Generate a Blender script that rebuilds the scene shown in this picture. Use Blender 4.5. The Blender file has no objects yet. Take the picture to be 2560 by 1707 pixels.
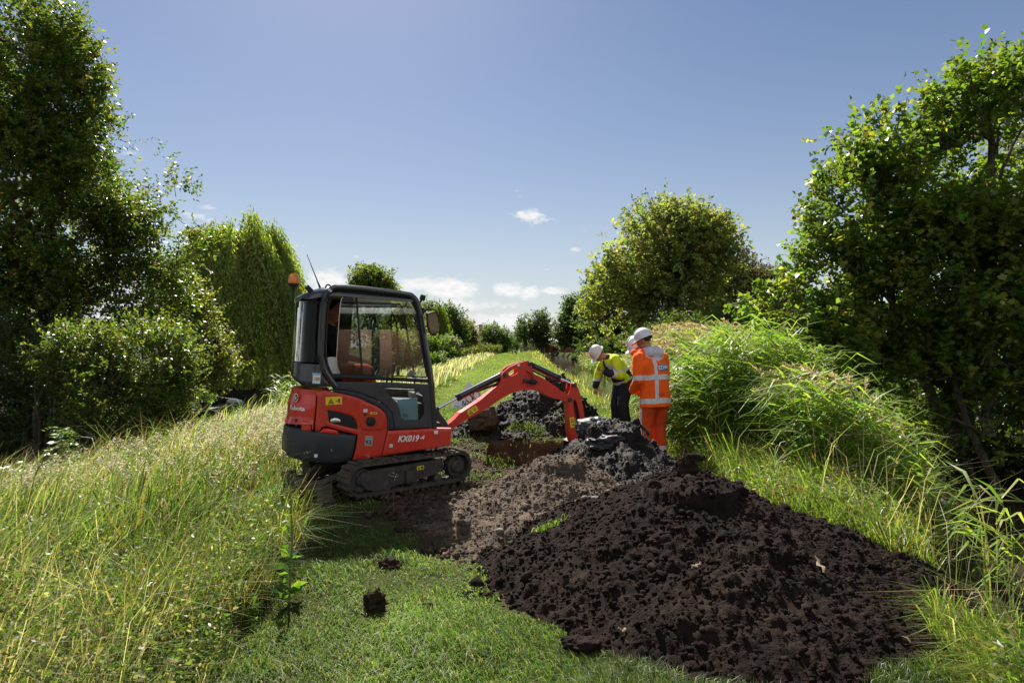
import bpy, bmesh, math, random, zlib
import numpy as np
from mathutils import Vector, Matrix, geometry
R = math.radians
S = bpy.context.scene
COL = S.collection
# ------------------------------------------------------------------ camera, sky, sun, exposure
FPX, EYE = 1437.0, 1.6          # focal length in pixels of a 2352 px wide picture, eye height
cd = bpy.data.cameras.new('camera'); cam = bpy.data.objects.new('camera', cd); COL.objects.link(cam)
cd.sensor_width = 36; cd.lens = 36*FPX/2352; cd.shift_y = 13/2352; cd.clip_start = .05; cd.clip_end = 3000
cam.location = (0, 0, EYE); cam.rotation_euler = (R(90), 0, 0); S.camera = cam
SUN_EL, SUN_AZ = 47.0, -16.0    # azimuth from +Y, negative = left
W = bpy.data.worlds.new('World'); S.world = W; W.use_nodes = True
def build_world():
    nt = W.node_tree; N = nt.nodes; L = nt.links
    N.clear()
    out = N.new('ShaderNodeOutputWorld'); bg = N.new('ShaderNodeBackground'); bg.inputs[1].default_value = .05
    sky = N.new('ShaderNodeTexSky'); sky.sky_type = 'NISHITA'; sky.sun_disc = False
    sky.sun_elevation = R(SUN_EL); sky.sun_rotation = R(SUN_AZ)
    sky.air_density = 1.1; sky.dust_density = .5; sky.ozone_density = 2.6
    hs = N.new('ShaderNodeHueSaturation'); hs.inputs['Hue'].default_value = .507; hs.inputs['Saturation'].default_value = 1.12; hs.inputs['Value'].default_value = .74
    L.new(sky.outputs[0], hs.inputs['Color'])
    tc = N.new('ShaderNodeTexCoord'); sep = N.new('ShaderNodeSeparateXYZ'); L.new(tc.outputs['Generated'], sep.inputs[0])
    def m(op, a, b=None, clamp=False):
        n = N.new('ShaderNodeMath'); n.operation = op; n.use_clamp = clamp
        for i, v in enumerate((a, b)):
            if v is None: continue
            if hasattr(v, 'links'): L.new(v, n.inputs[i])
            else: n.inputs[i].default_value = v
        return n.outputs[0]
    X, Y, Z = sep.outputs
    az = m('ARCTAN2', X, Y); el = m('ARCSINE', Z)
    comb = N.new('ShaderNodeCombineXYZ'); L.new(az, comb.inputs[0]); L.new(m('MULTIPLY', el, 2.3), comb.inputs[1])
    nz = N.new('ShaderNodeTexNoise'); nz.inputs['Scale'].default_value = 16; nz.inputs['Detail'].default_value = 7; nz.inputs['Roughness'].default_value = .58
    L.new(comb.outputs[0], nz.inputs['Vector'])
    nz2 = N.new('ShaderNodeTexNoise'); nz2.inputs['Scale'].default_value = 60; nz2.inputs['Detail'].default_value = 4
    L.new(comb.outputs[0], nz2.inputs['Vector'])
    tot = None
    # small fair-weather clouds: azimuth, elevation, half width, half height (degrees), strength
    for (px, py, wx, wy, st) in [(1235,500,34,13,.75),(1205,496,22,8,.5),(1318,572,18,9,.55),(1330,532,16,5,.35),(1358,538,10,4,.3),
              (463,497,26,9,.75),(470,479,20,6,.6),(290,350,26,8,.6),(1165,668,34,14,1.1),(1220,670,28,14,1.0),(1265,668,22,10,.9),
              (1035,665,60,20,1.1),(960,655,70,16,.9),(1010,700,90,18,.7),(1120,705,110,13,.55),(750,642,36,20,1.1),(1150,740,130,20,1.0),(1060,735,70,16,.8),
              (1250,738,90,18,.9),(1010,640,30,8,.4),(1450,498,8,4,.4),(1255,618,8,4,.35),(820,590,8,4,.35),(1280,770,120,12,.7),(960,690,140,10,.5),(640,560,60,6,0.25),(1190,445,30,8,.22)]:
        a0 = math.atan((px-1176)/FPX); e0 = math.atan((797-py)/FPX*math.cos(a0))
        dx = m('DIVIDE', m('SUBTRACT', az, a0), wx/FPX); dy = m('DIVIDE', m('SUBTRACT', el, e0), wy/FPX)
        r2 = m('ADD', m('MULTIPLY', dx, dx), m('MULTIPLY', dy, dy))
        g = m('MULTIPLY', m('POWER', 2.718, m('MULTIPLY', r2, -.8)), st)
        tot = g if tot is None else m('MAXIMUM', tot, g)
    nn = m('ADD', m('MULTIPLY', nz.outputs[0], 1.35), m('MULTIPLY', nz2.outputs[0], .65))
    # unseen bright clouds added behind the camera as fill light
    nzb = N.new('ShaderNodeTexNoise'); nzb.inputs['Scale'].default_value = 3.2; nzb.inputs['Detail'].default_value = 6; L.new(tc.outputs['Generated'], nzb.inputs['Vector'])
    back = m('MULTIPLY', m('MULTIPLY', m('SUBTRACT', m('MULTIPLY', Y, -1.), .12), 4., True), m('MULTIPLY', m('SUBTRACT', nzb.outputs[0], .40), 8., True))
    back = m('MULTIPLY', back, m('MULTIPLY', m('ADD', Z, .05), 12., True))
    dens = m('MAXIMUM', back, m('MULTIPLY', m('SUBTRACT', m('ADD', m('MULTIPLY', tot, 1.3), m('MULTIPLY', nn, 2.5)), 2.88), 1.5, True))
    # ground haze whitens the sky towards the horizon
    hz = N.new('ShaderNodeMix'); hz.data_type = 'RGBA'; hz.inputs[7].default_value = (6.5, 6.75, 7.2, 1)
    L.new(m('MULTIPLY', m('POWER', 2.718, m('DIVIDE', m('ABSOLUTE', el), -.17)), .92), hz.inputs[0]); L.new(hs.outputs[0], hz.inputs[6])
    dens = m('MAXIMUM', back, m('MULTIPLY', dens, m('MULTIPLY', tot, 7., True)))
    mix = N.new('ShaderNodeMix'); mix.data_type = 'RGBA'
    L.new(dens, mix.inputs[0]); L.new(hz.outputs[2], mix.inputs[6])
    # clouds whiter above, greyer below through a finer noise
    cr = N.new('ShaderNodeMix'); cr.data_type = 'RGBA'; cr.inputs[6].default_value = (8.9,8.8,8.75,1); cr.inputs[7].default_value = (6.7,6.8,7.1,1)
    L.new(m('MULTIPLY', m('SUBTRACT', nz2.outputs[0], .42), 2.2, True), cr.inputs[0])
    L.new(cr.outputs[2], mix.inputs[7])
    L.new(mix.outputs[2], bg.inputs[0]); L.new(bg.outputs[0], out.inputs[0])
build_world()
ld = bpy.data.lights.new('sun', 'SUN'); ld.energy = 5.0; ld.angle = R(.53); ld.color = (1, .945, .86)
sun = bpy.data.objects.new('sun', ld); COL.objects.link(sun)
sd = Vector((math.sin(R(SUN_AZ))*math.cos(R(SUN_EL)), math.cos(R(SUN_AZ))*math.cos(R(SUN_EL)), math.sin(R(SUN_EL))))
sun.rotation_euler = sd.to_track_quat('Z', 'Y').to_euler(); sun.location = (-6, 20, 30)
S.view_settings.view_transform = 'Standard'; S.view_settings.look = 'None'; S.view_settings.gamma = 1
S.view_settings.exposure = 1.15
S.cycles.max_bounces = 8; S.cycles.transparent_max_bounces = 16; S.cycles.use_denoising = True
try: S.cycles.denoiser = 'OPENIMAGEDENOISE'
except Exception: pass

# ------------------------------------------------------------------ helpers
rng = np.random.default_rng(7)
def reseed(s):
    global rng; rng = np.random.default_rng(zlib.crc32(s.encode()))
def at(px, py, Y): return ((px-1176)/FPX*Y, Y, EYE-(py-797)/FPX*Y)
def _h(i, j, k):
    n = (i*374761393 + j*668265263 + k*1274126177) & 0xffffffff
    n = ((n ^ (n >> 13))*1274126177) & 0xffffffff
    return ((n ^ (n >> 16)) & 0xffff)/65535.
def vnoise(x, y, z=0.):
    x, y, z = np.broadcast_arrays(np.asarray(x, float), np.asarray(y, float), np.asarray(z, float))
    i, j, k = np.floor(x).astype(np.int64), np.floor(y).astype(np.int64), np.floor(z).astype(np.int64)
    f, g, h = x-i, y-j, z-k
    f, g, h = f*f*(3-2*f), g*g*(3-2*g), h*h*(3-2*h)
    r = 0
    for a in (0, 1):
        for b in (0, 1):
            for c in (0, 1):
                r = r + _h(i+a, j+b, k+c)*(f if a else 1-f)*(g if b else 1-g)*(h if c else 1-h)
    return r*2-1
def fbm(x, y, z=0., oc=4, gain=.5):
    r, a = 0, 1.
    for o in range(oc):
        r = r + a*vnoise(np.asarray(x)*2**o+o*7.3, np.asarray(y)*2**o+o*3.1, np.asarray(z)*2**o+o*5.7); a *= gain
    return r
def sstep(a, b, x):
    t = np.clip((np.asarray(x, float)-a)/(b-a), 0, 1); return t*t*(3-2*t)
def mesh_np(name, V, quads=None, tris=None, col=None, smooth=False, mi=None):
    V = np.asarray(V, np.float32).reshape(-1, 3)
    q = np.zeros((0, 4), np.int32) if quads is None else np.asarray(quads, np.int32).reshape(-1, 4)
    t = np.zeros((0, 3), np.int32) if tris is None else np.asarray(tris, np.int32).reshape(-1, 3)
    me = bpy.data.meshes.new(name); me.vertices.add(len(V)); me.vertices.foreach_set('co', V.ravel())
    me.loops.add(q.size+t.size); me.loops.foreach_set('vertex_index', np.concatenate([q.ravel(), t.ravel()]))
    me.polygons.add(len(q)+len(t))
    me.polygons.foreach_set('loop_start', np.concatenate([np.arange(len(q))*4, q.size+np.arange(len(t))*3]).astype(np.int32))
    if smooth: me.polygons.foreach_set('use_smooth', np.ones(len(q)+len(t), bool))
    if mi is not None: me.polygons.foreach_set('material_index', np.asarray(mi, np.int32))
    me.update(calc_edges=True)
    if col is not None:
        c = np.ones((len(V), 4), np.float32); c[:, :3] = col
        me.color_attributes.new('Col', 'FLOAT_COLOR', 'POINT').data.foreach_set('color', c.ravel())
    return me
def link(name, me, mats=(), parent=None):
    o = bpy.data.objects.new(name, me); COL.objects.link(o)
    for m in (mats if isinstance(mats, (list, tuple)) else [mats]): me.materials.append(m)
    if parent: o.parent = parent
    return o
def tag(o, label=None, cat=None, group=None, kind=None):
    if label: o['label'] = label
    if cat: o['category'] = cat
    if group: o['group'] = group
    if kind: o['kind'] = kind
    return o
def empty(name, loc=(0, 0, 0), rz=0., label=None, cat=None, group=None, parent=None):
    o = bpy.data.objects.new(name, None); COL.objects.link(o); o.location = loc; o.rotation_euler = (0, 0, rz); o.empty_display_size = .2
    if parent: o.parent = parent
    return tag(o, label, cat, group)
def mat(name, col, rough=.6, metal=0., spec=.5, noise=None, bump=None, coat=0., alpha=None):
    """noise=(scale, amount, colour2) ; bump=(scale, strength)"""
    m = bpy.data.materials.new(name); m.use_nodes = True; nt = m.node_tree; b = nt.nodes['Principled BSDF']
    b.inputs['Base Color'].default_value = (*col, 1); b.inputs['Roughness'].default_value = rough; b.inputs['Metallic'].default_value = metal
    b.inputs['Specular IOR Level'].default_value = spec; b.inputs['Coat Weight'].default_value = coat; b.inputs['Coat Roughness'].default_value = .08
    tc = nt.nodes.new('ShaderNodeTexCoord')
    if noise:
        n = nt.nodes.new('ShaderNodeTexNoise'); n.inputs['Scale'].default_value = noise[0]; n.inputs['Detail'].default_value = 6; n.inputs['Roughness'].default_value = .6
        nt.links.new(tc.outputs['Object'], n.inputs['Vector'])
        rp = nt.nodes.new('ShaderNodeMapRange'); rp.inputs[1].default_value = .5-.5*noise[1]*.6; rp.inputs[2].default_value = .5+.5*noise[1]*.6 if len(noise) < 4 else noise[3]
        if len(noise) >= 4: rp.inputs[1].default_value = noise[3]-.12; rp.inputs[2].default_value = noise[3]+.12; rp.inputs[4].default_value = noise[1]
        nt.links.new(n.outputs[0], rp.inputs[0])
        mx = nt.nodes.new('ShaderNodeMix'); mx.data_type = 'RGBA'; mx.inputs[6].default_value = (*col, 1); mx.inputs[7].default_value = (*noise[2], 1)
        nt.links.new(rp.outputs[0], mx.inputs[0]); nt.links.new(mx.outputs[2], b.inputs['Base Color'])
        rr = nt.nodes.new('ShaderNodeMapRange'); rr.inputs[3].default_value = rough; rr.inputs[4].default_value = min(1, rough+.25)
        nt.links.new(rp.outputs[0], rr.inputs[0]); nt.links.new(rr.outputs[0], b.inputs['Roughness'])
    if bump:
        n = nt.nodes.new('ShaderNodeTexNoise'); n.inputs['Scale'].default_value = bump[0]; n.inputs['Detail'].default_value = 5
        nt.links.new(tc.outputs['Object'], n.inputs['Vector'])
        bp = nt.nodes.new('ShaderNodeBump'); bp.inputs['Strength'].default_value = bump[1]; bp.inputs['Distance'].default_value = bump[2] if len(bump) > 2 else .02
        nt.links.new(n.outputs[0], bp.inputs['Height']); nt.links.new(bp.outputs[0], b.inputs['Normal'])
    return m
def leafmat(name, trans=.42, rough=.42, spec=.45, tint=(1.35, 1.45, .45)):
    m = bpy.data.materials.new(name); m.use_nodes = True; nt = m.node_tree; b = nt.nodes['Principled BSDF']; out = nt.nodes['Material Output']
    at_ = nt.nodes.new('ShaderNodeAttribute'); at_.attribute_name = 'Col'
    nt.links.new(at_.outputs['Color'], b.inputs['Base Color']); b.inputs['Roughness'].default_value = rough; b.inputs['Specular IOR Level'].default_value = spec
    tr = nt.nodes.new('ShaderNodeBsdfTranslucent'); mu = nt.nodes.new('ShaderNodeMix'); mu.data_type = 'RGBA'; mu.blend_type = 'MULTIPLY'; mu.inputs[0].default_value = 1
    nt.links.new(at_.outputs['Color'], mu.inputs[6]); mu.inputs[7].default_value = (*[t*1.5 for t in tint], 1); nt.links.new(mu.outputs[2], tr.inputs[0])
    ms = nt.nodes.new('ShaderNodeMixShader'); ms.inputs[0].default_value = trans
    nt.links.new(b.outputs[0], ms.inputs[1]); nt.links.new(tr.outputs[0], ms.inputs[2]); nt.links.new(ms.outputs[0], out.inputs[0])
    return m
def unit(v): v = np.asarray(v, float); return v/np.maximum(np.linalg.norm(v, axis=-1, keepdims=True), 1e-9)
def tube(P, r, n=8, cap=True):
    """tapered tube along points -> V, quads, tris"""
    P = np.asarray(P, float); r = np.broadcast_to(np.asarray(r, float), (len(P),)); T = np.gradient(P, axis=0); T = unit(T)
    a = np.array([0, 0, 1.]) if abs(T[0][2]) < .9 else np.array([1., 0, 0]); U = []
    u = unit(np.cross(T[0], a))
    for t in T:
        u = unit(u-t*np.dot(u, t)); U.append(u)
    U = np.array(U); Wv = np.cross(T, U); th = np.arange(n)*2*np.pi/n
    V = P[:, None]+r[:, None, None]*(np.cos(th)[None, :, None]*U[:, None]+np.sin(th)[None, :, None]*Wv[:, None])
    V = V.reshape(-1, 3); q = []
    for i in range(len(P)-1):
        for j in range(n): q.append((i*n+j, i*n+(j+1) % n, (i+1)*n+(j+1) % n, (i+1)*n+j))
    t = []
    if cap:
        V = np.vstack([V, P[:1], P[-1:]]); a_, b_ = len(V)-2, len(V)-1; k = (len(P)-1)*n
        for j in range(n): t.append((a_, (j+1) % n, j)); t.append((b_, k+j, k+(j+1) % n))
    return V, np.array(q, int).reshape(-1, 4), np.array(t, int).reshape(-1, 3)
class MB:
    """collects pieces with materials into ONE mesh"""
    def __init__(s): s.V, s.Q, s.T, s.qm, s.tm, s.n, s.C = [], [], [], [], [], 0, []
    def add(s, V, q=None, t=None, m=0, M=None, col=None):
        V = np.asarray(V, float).reshape(-1, 3)
        if M is not None: V = V@np.array(M.to_3x3()).T+np.array(M.translation)
        if q is not None and len(q): q = np.asarray(q, int).reshape(-1, 4); s.Q.append(q+s.n); s.qm.append(np.full(len(q), m))
        if t is not None and len(t): t = np.asarray(t, int).reshape(-1, 3); s.T.append(t+s.n); s.tm.append(np.full(len(t), m))
        s.V.append(V); s.n += len(V)
        s.C.append(np.broadcast_to(np.array(col if col is not None else (1, 1, 1), float), (len(V), 3)))
        return s
    def tube(s, P, r, n=8, m=0, M=None, col=None): return s.add(*tube(P, r, n), m=m, M=M, col=col)
    def bm(s, b, m=0, M=None, col=None):
        bmesh.ops.triangulate(b, faces=[f for f in b.faces if len(f.verts) > 4]); b.verts.index_update()
        V = [v.co[:] for v in b.verts]; q = [[v.index for v in f.verts] for f in b.faces if len(f.verts) == 4]; t = [[v.index for v in f.verts] for f in b.faces if len(f.verts) == 3]
        b.free(); return s.add(V, q, t, m, M, col)
    def box(s, c, d, bev=.01, m=0, M=None, rot=None, col=None):
        b = bmesh.new(); bmesh.ops.create_cube(b, size=1)
        for v in b.verts: v.co = Vector((v.co.x*d[0], v.co.y*d[1], v.co.z*d[2]))
        if bev: bmesh.ops.bevel(b, geom=b.edges[:], offset=min(bev, min(d)*.45), segments=2, affect='EDGES', profile=.6)
        T = Matrix.Translation(c)@(rot.to_4x4() if rot is not None else Matrix.Identity(4))
        return s.bm(b, m, (M@T) if M is not None else T, col)
    def ball(s, c, r, m=0, sub=2, M=None, rot=None, col=None):
        b = bmesh.new(); bmesh.ops.create_icosphere(b, subdivisions=sub, radius=1)
        r = (r, r, r) if np.isscalar(r) else r
        for v in b.verts: v.co = Vector((v.co.x*r[0], v.co.y*r[1], v.co.z*r[2]))
        T = Matrix.Translation(c)@(rot.to_4x4() if rot is not None else Matrix.Identity(4))
        return s.bm(b, m, (M@T) if M is not None else T, col)
    def lathe(s, prof, c, axis=(0, 0, 1), n=20, m=0, M=None):
        """prof = [(radius, height)...] round axis"""
        th = np.arange(n)*2*np.pi/n; V = []; q = []
        for (r, z) in prof: V += [(r*math.cos(a), r*math.sin(a), z) for a in th]
        for i in range(len(prof)-1):
            for j in range(n): q.append((i*n+j, i*n+(j+1) % n, (i+1)*n+(j+1) % n, (i+1)*n+j))
        T = Matrix.Translation(c)@Vector(axis).to_track_quat('Z', 'Y').to_matrix().to_4x4()
        return s.add(V, q, None, m, (M@T) if M is not None else T)
    def mesh(s, name, smooth=40, col=False):
        V = np.vstack(s.V); Q = np.vstack(s.Q) if s.Q else None; T = np.vstack(s.T) if s.T else None
        mi = np.concatenate(([np.concatenate(s.qm)] if s.qm else [])+([np.concatenate(s.tm)] if s.tm else []))
        me = mesh_np(name, V, Q, T, mi=mi, smooth=bool(smooth), col=np.vstack(s.C) if col else None)
        if smooth:
            try: me.set_sharp_from_angle(angle=R(smooth))
            except Exception: pass
        return me
    def build(s, name, mats, parent=None, smooth=40, col=False): return link(name, s.mesh(name, smooth, col), mats, parent)
# vegetation primitives ------------------------------------------------------------------------------
def blades(P, h, w, ang, lean, col, tipcol=None, face=None):
    """grass blades: P base points, ang = lean direction, lean = horizontal reach as a share of h"""
    n = len(P); P = np.asarray(P, float); ld_ = np.stack([np.cos(ang), np.sin(ang), np.zeros(n)], 1)
    fa = (rng.uniform(0, np.pi, n) if face is None else face); wd = np.stack([np.cos(fa), np.sin(fa), np.zeros(n)], 1)*(w/2)[:, None]
    up = np.array([0, 0, 1.])
    mid = P+up*(h*.6)[:, None]+ld_*(h*lean*.3)[:, None]; tip = P+up*(h*np.maximum(1-.35*lean**2, .25))[:, None]+ld_*(h*lean)[:, None]
    V = np.stack([P-wd, P+wd, mid-wd*.8, mid+wd*.8, tip], 1).reshape(-1, 3); b = np.arange(n)*5
    q = np.stack([b, b+1, b+3, b+2], 1); t = np.stack([b+2, b+3, b+4], 1)
    tc = col if tipcol is None else tipcol
    C = np.stack([col*.9, col*.9, col, col, tc], 1).reshape(-1, 3)
    return V, q, t, C
def leaves(P, d, length, width, col, nrm=None, fold=.25, droop=0.):
    """diamond leaves: base P, direction d"""
    n = len(P); d = unit(d); r = rng.normal(size=(n, 3)) if nrm is None else nrm
    s = unit(np.cross(d, r)); u = np.cross(s, d); L_ = np.asarray(length)[:, None]; w = np.asarray(width)[:, None]/2
    V = np.stack([P, P+d*L_*.5+s*w+u*w*fold, P+d*L_-u*L_*droop, P+d*L_*.5-s*w+u*w*fold], 1).reshape(-1, 3)
    b = np.arange(n)*4; q = np.stack([b, b+1, b+2, b+3], 1)
    return V, q, None, np.repeat(col, 4, 0)
class VEG:
    def __init__(s): s.V, s.Q, s.T, s.C, s.n = [], [], [], [], 0
    def add(s, V, q, t, C):
        s.V.append(V); s.C.append(C)
        if q is not None: s.Q.append(q+s.n)
        if t is not None: s.T.append(t+s.n)
        s.n += len(V); return s
    def mesh(s, name): return mesh_np(name, np.vstack(s.V), np.vstack(s.Q) if s.Q else None, np.vstack(s.T) if s.T else None, np.vstack(s.C))
    def build(s, name, m, parent=None): return link(name, s.mesh(name), m, parent)
def jit(base, n, sat=.18, val=.3):
    c = np.array(base)[None]*np.exp(rng.normal(0, val, (n, 1)))*np.exp(rng.normal(0, sat, (n, 3))*np.array([1, .5, .8])); return np.clip(c, .004, .9)
def pick(pal, n, **k):
    """random choice from [(weight, colour)...]"""
    w = np.array([p[0] for p in pal], float); i = rng.choice(len(pal), n, p=w/w.sum()); return jit((1, 1, 1), n, **k)*np.array([p[1] for p in pal])[i]
M_grass = leafmat('grass_blades', .45, .45, .35, (1.15, 1.28, .55))
M_dryg = leafmat('dry_grass', .35, .5, .4, (1.1, 1.1, .8))
M_leaf = leafmat('leaf', .5, .38, .45); M_leaf_far = leafmat('distant_leaf', .5, .6, .2)
# ------------------------------------------------------------------ the lie of the land
WATER_R, WATER_L = -.95, -1.1
HOLE = (-.36, .98, 8.35, 10.5)
def bank_edge(y): return np.interp(y, [0, 3.5, 5, 7, 9.3, 13, 19, 60, 128, 200], [2.9, 3.35, 3.95, 4.6, 5.2, 4.7, 3.5, 3.9, 6.0, 7.0])
def far_right(y): return 8.0+.035*np.clip(y, 0, 160)
def ground_h(x, y, hole=True):
    x, y = np.broadcast_arrays(np.asarray(x, float), np.asarray(y, float))
    z = .0055*np.clip(y-12, 0, 130)
    # left slope, ditch, far bank
    zl = -.72*sstep(-3.2, -8.3, x)-.9*sstep(-8.2, -8.9, x)+1.25*sstep(-10.6, -11.4, x)
    xe = bank_edge(y); zr = -.5*sstep(xe-1.0, xe-.05, x)-1.1*sstep(xe, xe+.7, x)+1.35*sstep(far_right(y)-.5, far_right(y)+.7, x)
    z = z*(1-sstep(5, 12, np.abs(x))*.6)+zl+zr
    z = z+.05*fbm(x*.6, y*.6, 3.3, 3)*sstep(1.2, 4, np.abs(x)+.3)
    z = z+.018*fbm(x*2.3, y*2.3, 1.1, 3)
    if hole:
        n = .10*fbm(x*2.1, y*2.1, 9.2, 3)
        e = np.minimum.reduce([x-HOLE[0]+n, HOLE[1]-x+n, y-HOLE[2]+n, HOLE[3]-y+n])
        z = z-1.15*sstep(-.02, .10, e)
    return z
# soil heaps: (x, y, radius, height)
HEAPS = {
 'near': [(1.36, 4.80, 1.56, .60), (1.52, 3.95, .98, .38), (.64, 4.28, .80, .27), (1.2, 3.66, .84, .27), (1.78, 3.4, .40, .13)],
 'brown': [(.46, 6.3, 1.08, .50), (-.08, 5.75, .85, .17), (.3, 5.5, .7, .16)],
 'wet': [(1.10, 7.05, 1.18, .74), (1.45, 7.2, .85, .40), (1.25, 6.3, .75, .30)],
 'far': [(.42, 12.1, 1.45, .74), (.95, 12.6, 1.05, .98), (-.6, 11.3, .75, .26), (1.5, 11.6, .8, .25)],
}
def heap_h(name, x, y):
    z = np.full(np.broadcast(x, y).shape, -.3); w = .16*fbm(x*1.6, y*1.6, 4.4, 3)
    for (cx, cy, r, h) in HEAPS[name]:
        d = np.hypot(x-cx, y-cy)/r*(1+w)
        c = h*(1.08-d*1.08); c = np.where(d < .25, h*(1-1.1*d*d*1.3), c)
        k = .05; m_ = np.maximum(z, c); z = m_+k*.5*np.exp(-np.abs(z-c)/k)*.6
    return z
def soil_mask(x, y):
    """bare trampled earth round the digger and the hole"""
    n = .35*fbm(x*1.1, y*1.1, 6.6, 4)
    a = 1-sstep(.75, 1.15, np.hypot((x+.35)/1.9, (y-8.6)/2.1)+n)
    b = 1-sstep(.75, 1.15, np.hypot((x+.1)/1.3, (y-6.1)/1.15)+n)
    c = 1-sstep(.75, 1.1, np.hypot((x-1.3)/1.25, (y-4.6)/1.25)+n*.3)
    d = 1-sstep(.75, 1.15, np.hypot((x-.4)/1.9, (y-11.6)/1.5)+n)
    e = 1-sstep(.75, 1.15, np.hypot((x-1.2)/1.25, (y-7.4)/1.6)+n)
    f = 1-sstep(.7, 1.15, np.hypot((x+1.35)/1.0, (y-7.2)/.9)+n)
    return np.maximum.reduce([a, b*.9, c, d, e, f*.8])
def heap_cover(x, y, m=.0):
    r = np.zeros(np.shape(x), bool)
    for k in HEAPS: r |= heap_h(k, x, y) > ground_h(x, y, False)+m
    return r
def in_hole(x, y): return (x > HOLE[0]-.08) & (x < HOLE[1]+.08) & (y > HOLE[2]-.08) & (y < HOLE[3]+.08)
def build_ground():
    # one sheet, fine near the camera, coarse to the horizon
    def axis(knots):
        a = []
        for (s, e, st) in knots: a += list(np.arange(s, e-1e-6, st))
        return np.array(a+[knots[-1][1]])
    xs = axis([(-1500, -300, 150), (-300, -60, 20), (-60, -14, 2), (-14, -4, .25), (-4, 3.5, .055), (3.5, 7, .16), (7, 20, .5), (20, 80, 4), (80, 300, 20), (300, 1500, 150)])
    ys = axis([(-60, -5, 5), (-5, 1, .5), (1, 13.5, .055), (13.5, 30, .3), (30, 180, 3), (180, 400, 20), (400, 2000, 160)])
    X, Y = np.meshgrid(xs, ys); Z = ground_h(X, Y)
    soil = soil_mask(X, Y); near = (Y > 1) & (Y < 14) & (np.abs(X) < 4)
    Z = Z+np.where(near, soil*(.03*np.abs(fbm(X*7, Y*7, 2.2, 3))+.03*fbm(X*2.5, Y*2.5, 8.1, 2)), 0)
    nx, ny = len(xs), len(ys); idx = np.arange(nx*ny).reshape(ny, nx)
    q = np.stack([idx[:-1, :-1], idx[:-1, 1:], idx[1:, 1:], idx[1:, :-1]], -1).reshape(-1, 4)
    h = in_hole(X, Y)
    turf = np.array([.045, .05, .018])+np.clip((Y[..., None]-9)/12, 0, 1)*np.array([.05, .075, .004])*(np.abs(X[..., None]) < 3.6)
    C = turf*(1-soil[..., None])+np.array([.062, .042, .029])*soil[..., None]
    C = np.where(h[..., None], np.array([.075, .042, .028]), C)
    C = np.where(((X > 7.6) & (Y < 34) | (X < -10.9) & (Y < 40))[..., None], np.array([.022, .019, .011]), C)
    under = (Z < -.9)[..., None]; C = np.where(under & ~h[..., None], np.array([.02, .017, .012]), C)
    C = C*np.exp(.25*fbm(X*3, Y*3, .5, 3))[..., None]
    me = mesh_np('ground', np.stack([X, Y, Z], -1), q, None, C.reshape(-1, 3), smooth=True)
    m = mat('earth', (.05, .04, .03), 1., spec=.04, bump=(38, .9, .03)); nt = m.node_tree; a = nt.nodes.new('ShaderNodeAttribute'); a.attribute_name = 'Col'
    n = nt.nodes.new('ShaderNodeTexNoise'); n.inputs['Scale'].default_value = 24; n.inputs['Detail'].default_value = 8
    mr = nt.nodes.new('ShaderNodeMapRange'); mr.inputs[1].default_value = .3; mr.inputs[2].default_value = .7; mr.inputs[3].default_value = .55; mr.inputs[4].default_value = 1.6
    mx = nt.nodes.new('ShaderNodeVectorMath'); mx.operation = 'MULTIPLY'
    nt.links.new(n.outputs[0], mr.inputs[0]); nt.links.new(a.outputs['Color'], mx.inputs[0]); nt.links.new(mr.outputs[0], mx.inputs[1]); nt.links.new(mx.outputs[0], nt.nodes['Principled BSDF'].inputs['Base Color'])
    tag(link('ground', me, m), 'grassy dike with bare trampled soil round the digger and the hole', 'ground', kind='structure')
build_ground()
def build_water(name, pts, z, col, label):
    m = mat(name+'_surface', col, .06, spec=.5, bump=(2.2, .10, .03))
    me = mesh_np(name, [(x, y, z) for x, y in pts], [range(4)])
    tag(link(name, me, m), label, 'water', kind='structure')
build_water('canal_water', [(4.2, -8), (12, -8), (17.5, 165), (4.2, 165)], WATER_R, (.045, .038, .02), 'murky brown canal along the right side of the dike')
build_water('ditch_water', [(-11.2, -8), (-8.2, -8), (-8.2, 165), (-11.2, 165)], WATER_L, (.012, .012, .009), 'dark ditch under the trees left of the dike')

# ------------------------------------------------------------------ heaps of soil
def clods(mb, n, sampler, hfun, smin, smax, col, sub=1, power=2.2, emb=.25):
    b = bmesh.new(); bmesh.ops.create_icosphere(b, subdivisions=sub, radius=1); bv = np.array([v.co[:] for v in b.verts]); bf = np.array([[v.index for v in f.verts] for f in b.faces]); b.free()
    x, y = sampler(n); n = len(x); z = hfun(x, y); s = smin+(smax-smin)*rng.random(n)**power
    sc = s[:, None]*rng.uniform(.65, 1.25, (n, 3)); ph = rng.uniform(0, 100, n)
    V = bv[None]*sc[:, None]; rr = 1+.42*vnoise(bv[None, :, 0]*2.2+ph[:, None], bv[None, :, 1]*2.2, bv[None, :, 2]*2.2)+.16*vnoise(bv[None, :, 0]*5+ph[:, None], bv[None, :, 1]*5, bv[None, :, 2]*5)
    V = V*rr[..., None]; a = rng.uniform(0, 6.28, n); ca, sa = np.cos(a)[:, None], np.sin(a)[:, None]
    V = np.stack([V[..., 0]*ca-V[..., 1]*sa, V[..., 0]*sa+V[..., 1]*ca, V[..., 2]], -1)+np.stack([x, y, z+s*emb], 1)[:, None]
    F = bf[None]+(np.arange(n)*len(bv))[:, None, None]
    c = np.array(col)*np.exp(rng.normal(0, .22, (n, 1))); mb.add(V.reshape(-1, 3), None, F.reshape(-1, 3)); mb.C[-1] = np.repeat(c, len(bv), 0)
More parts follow.
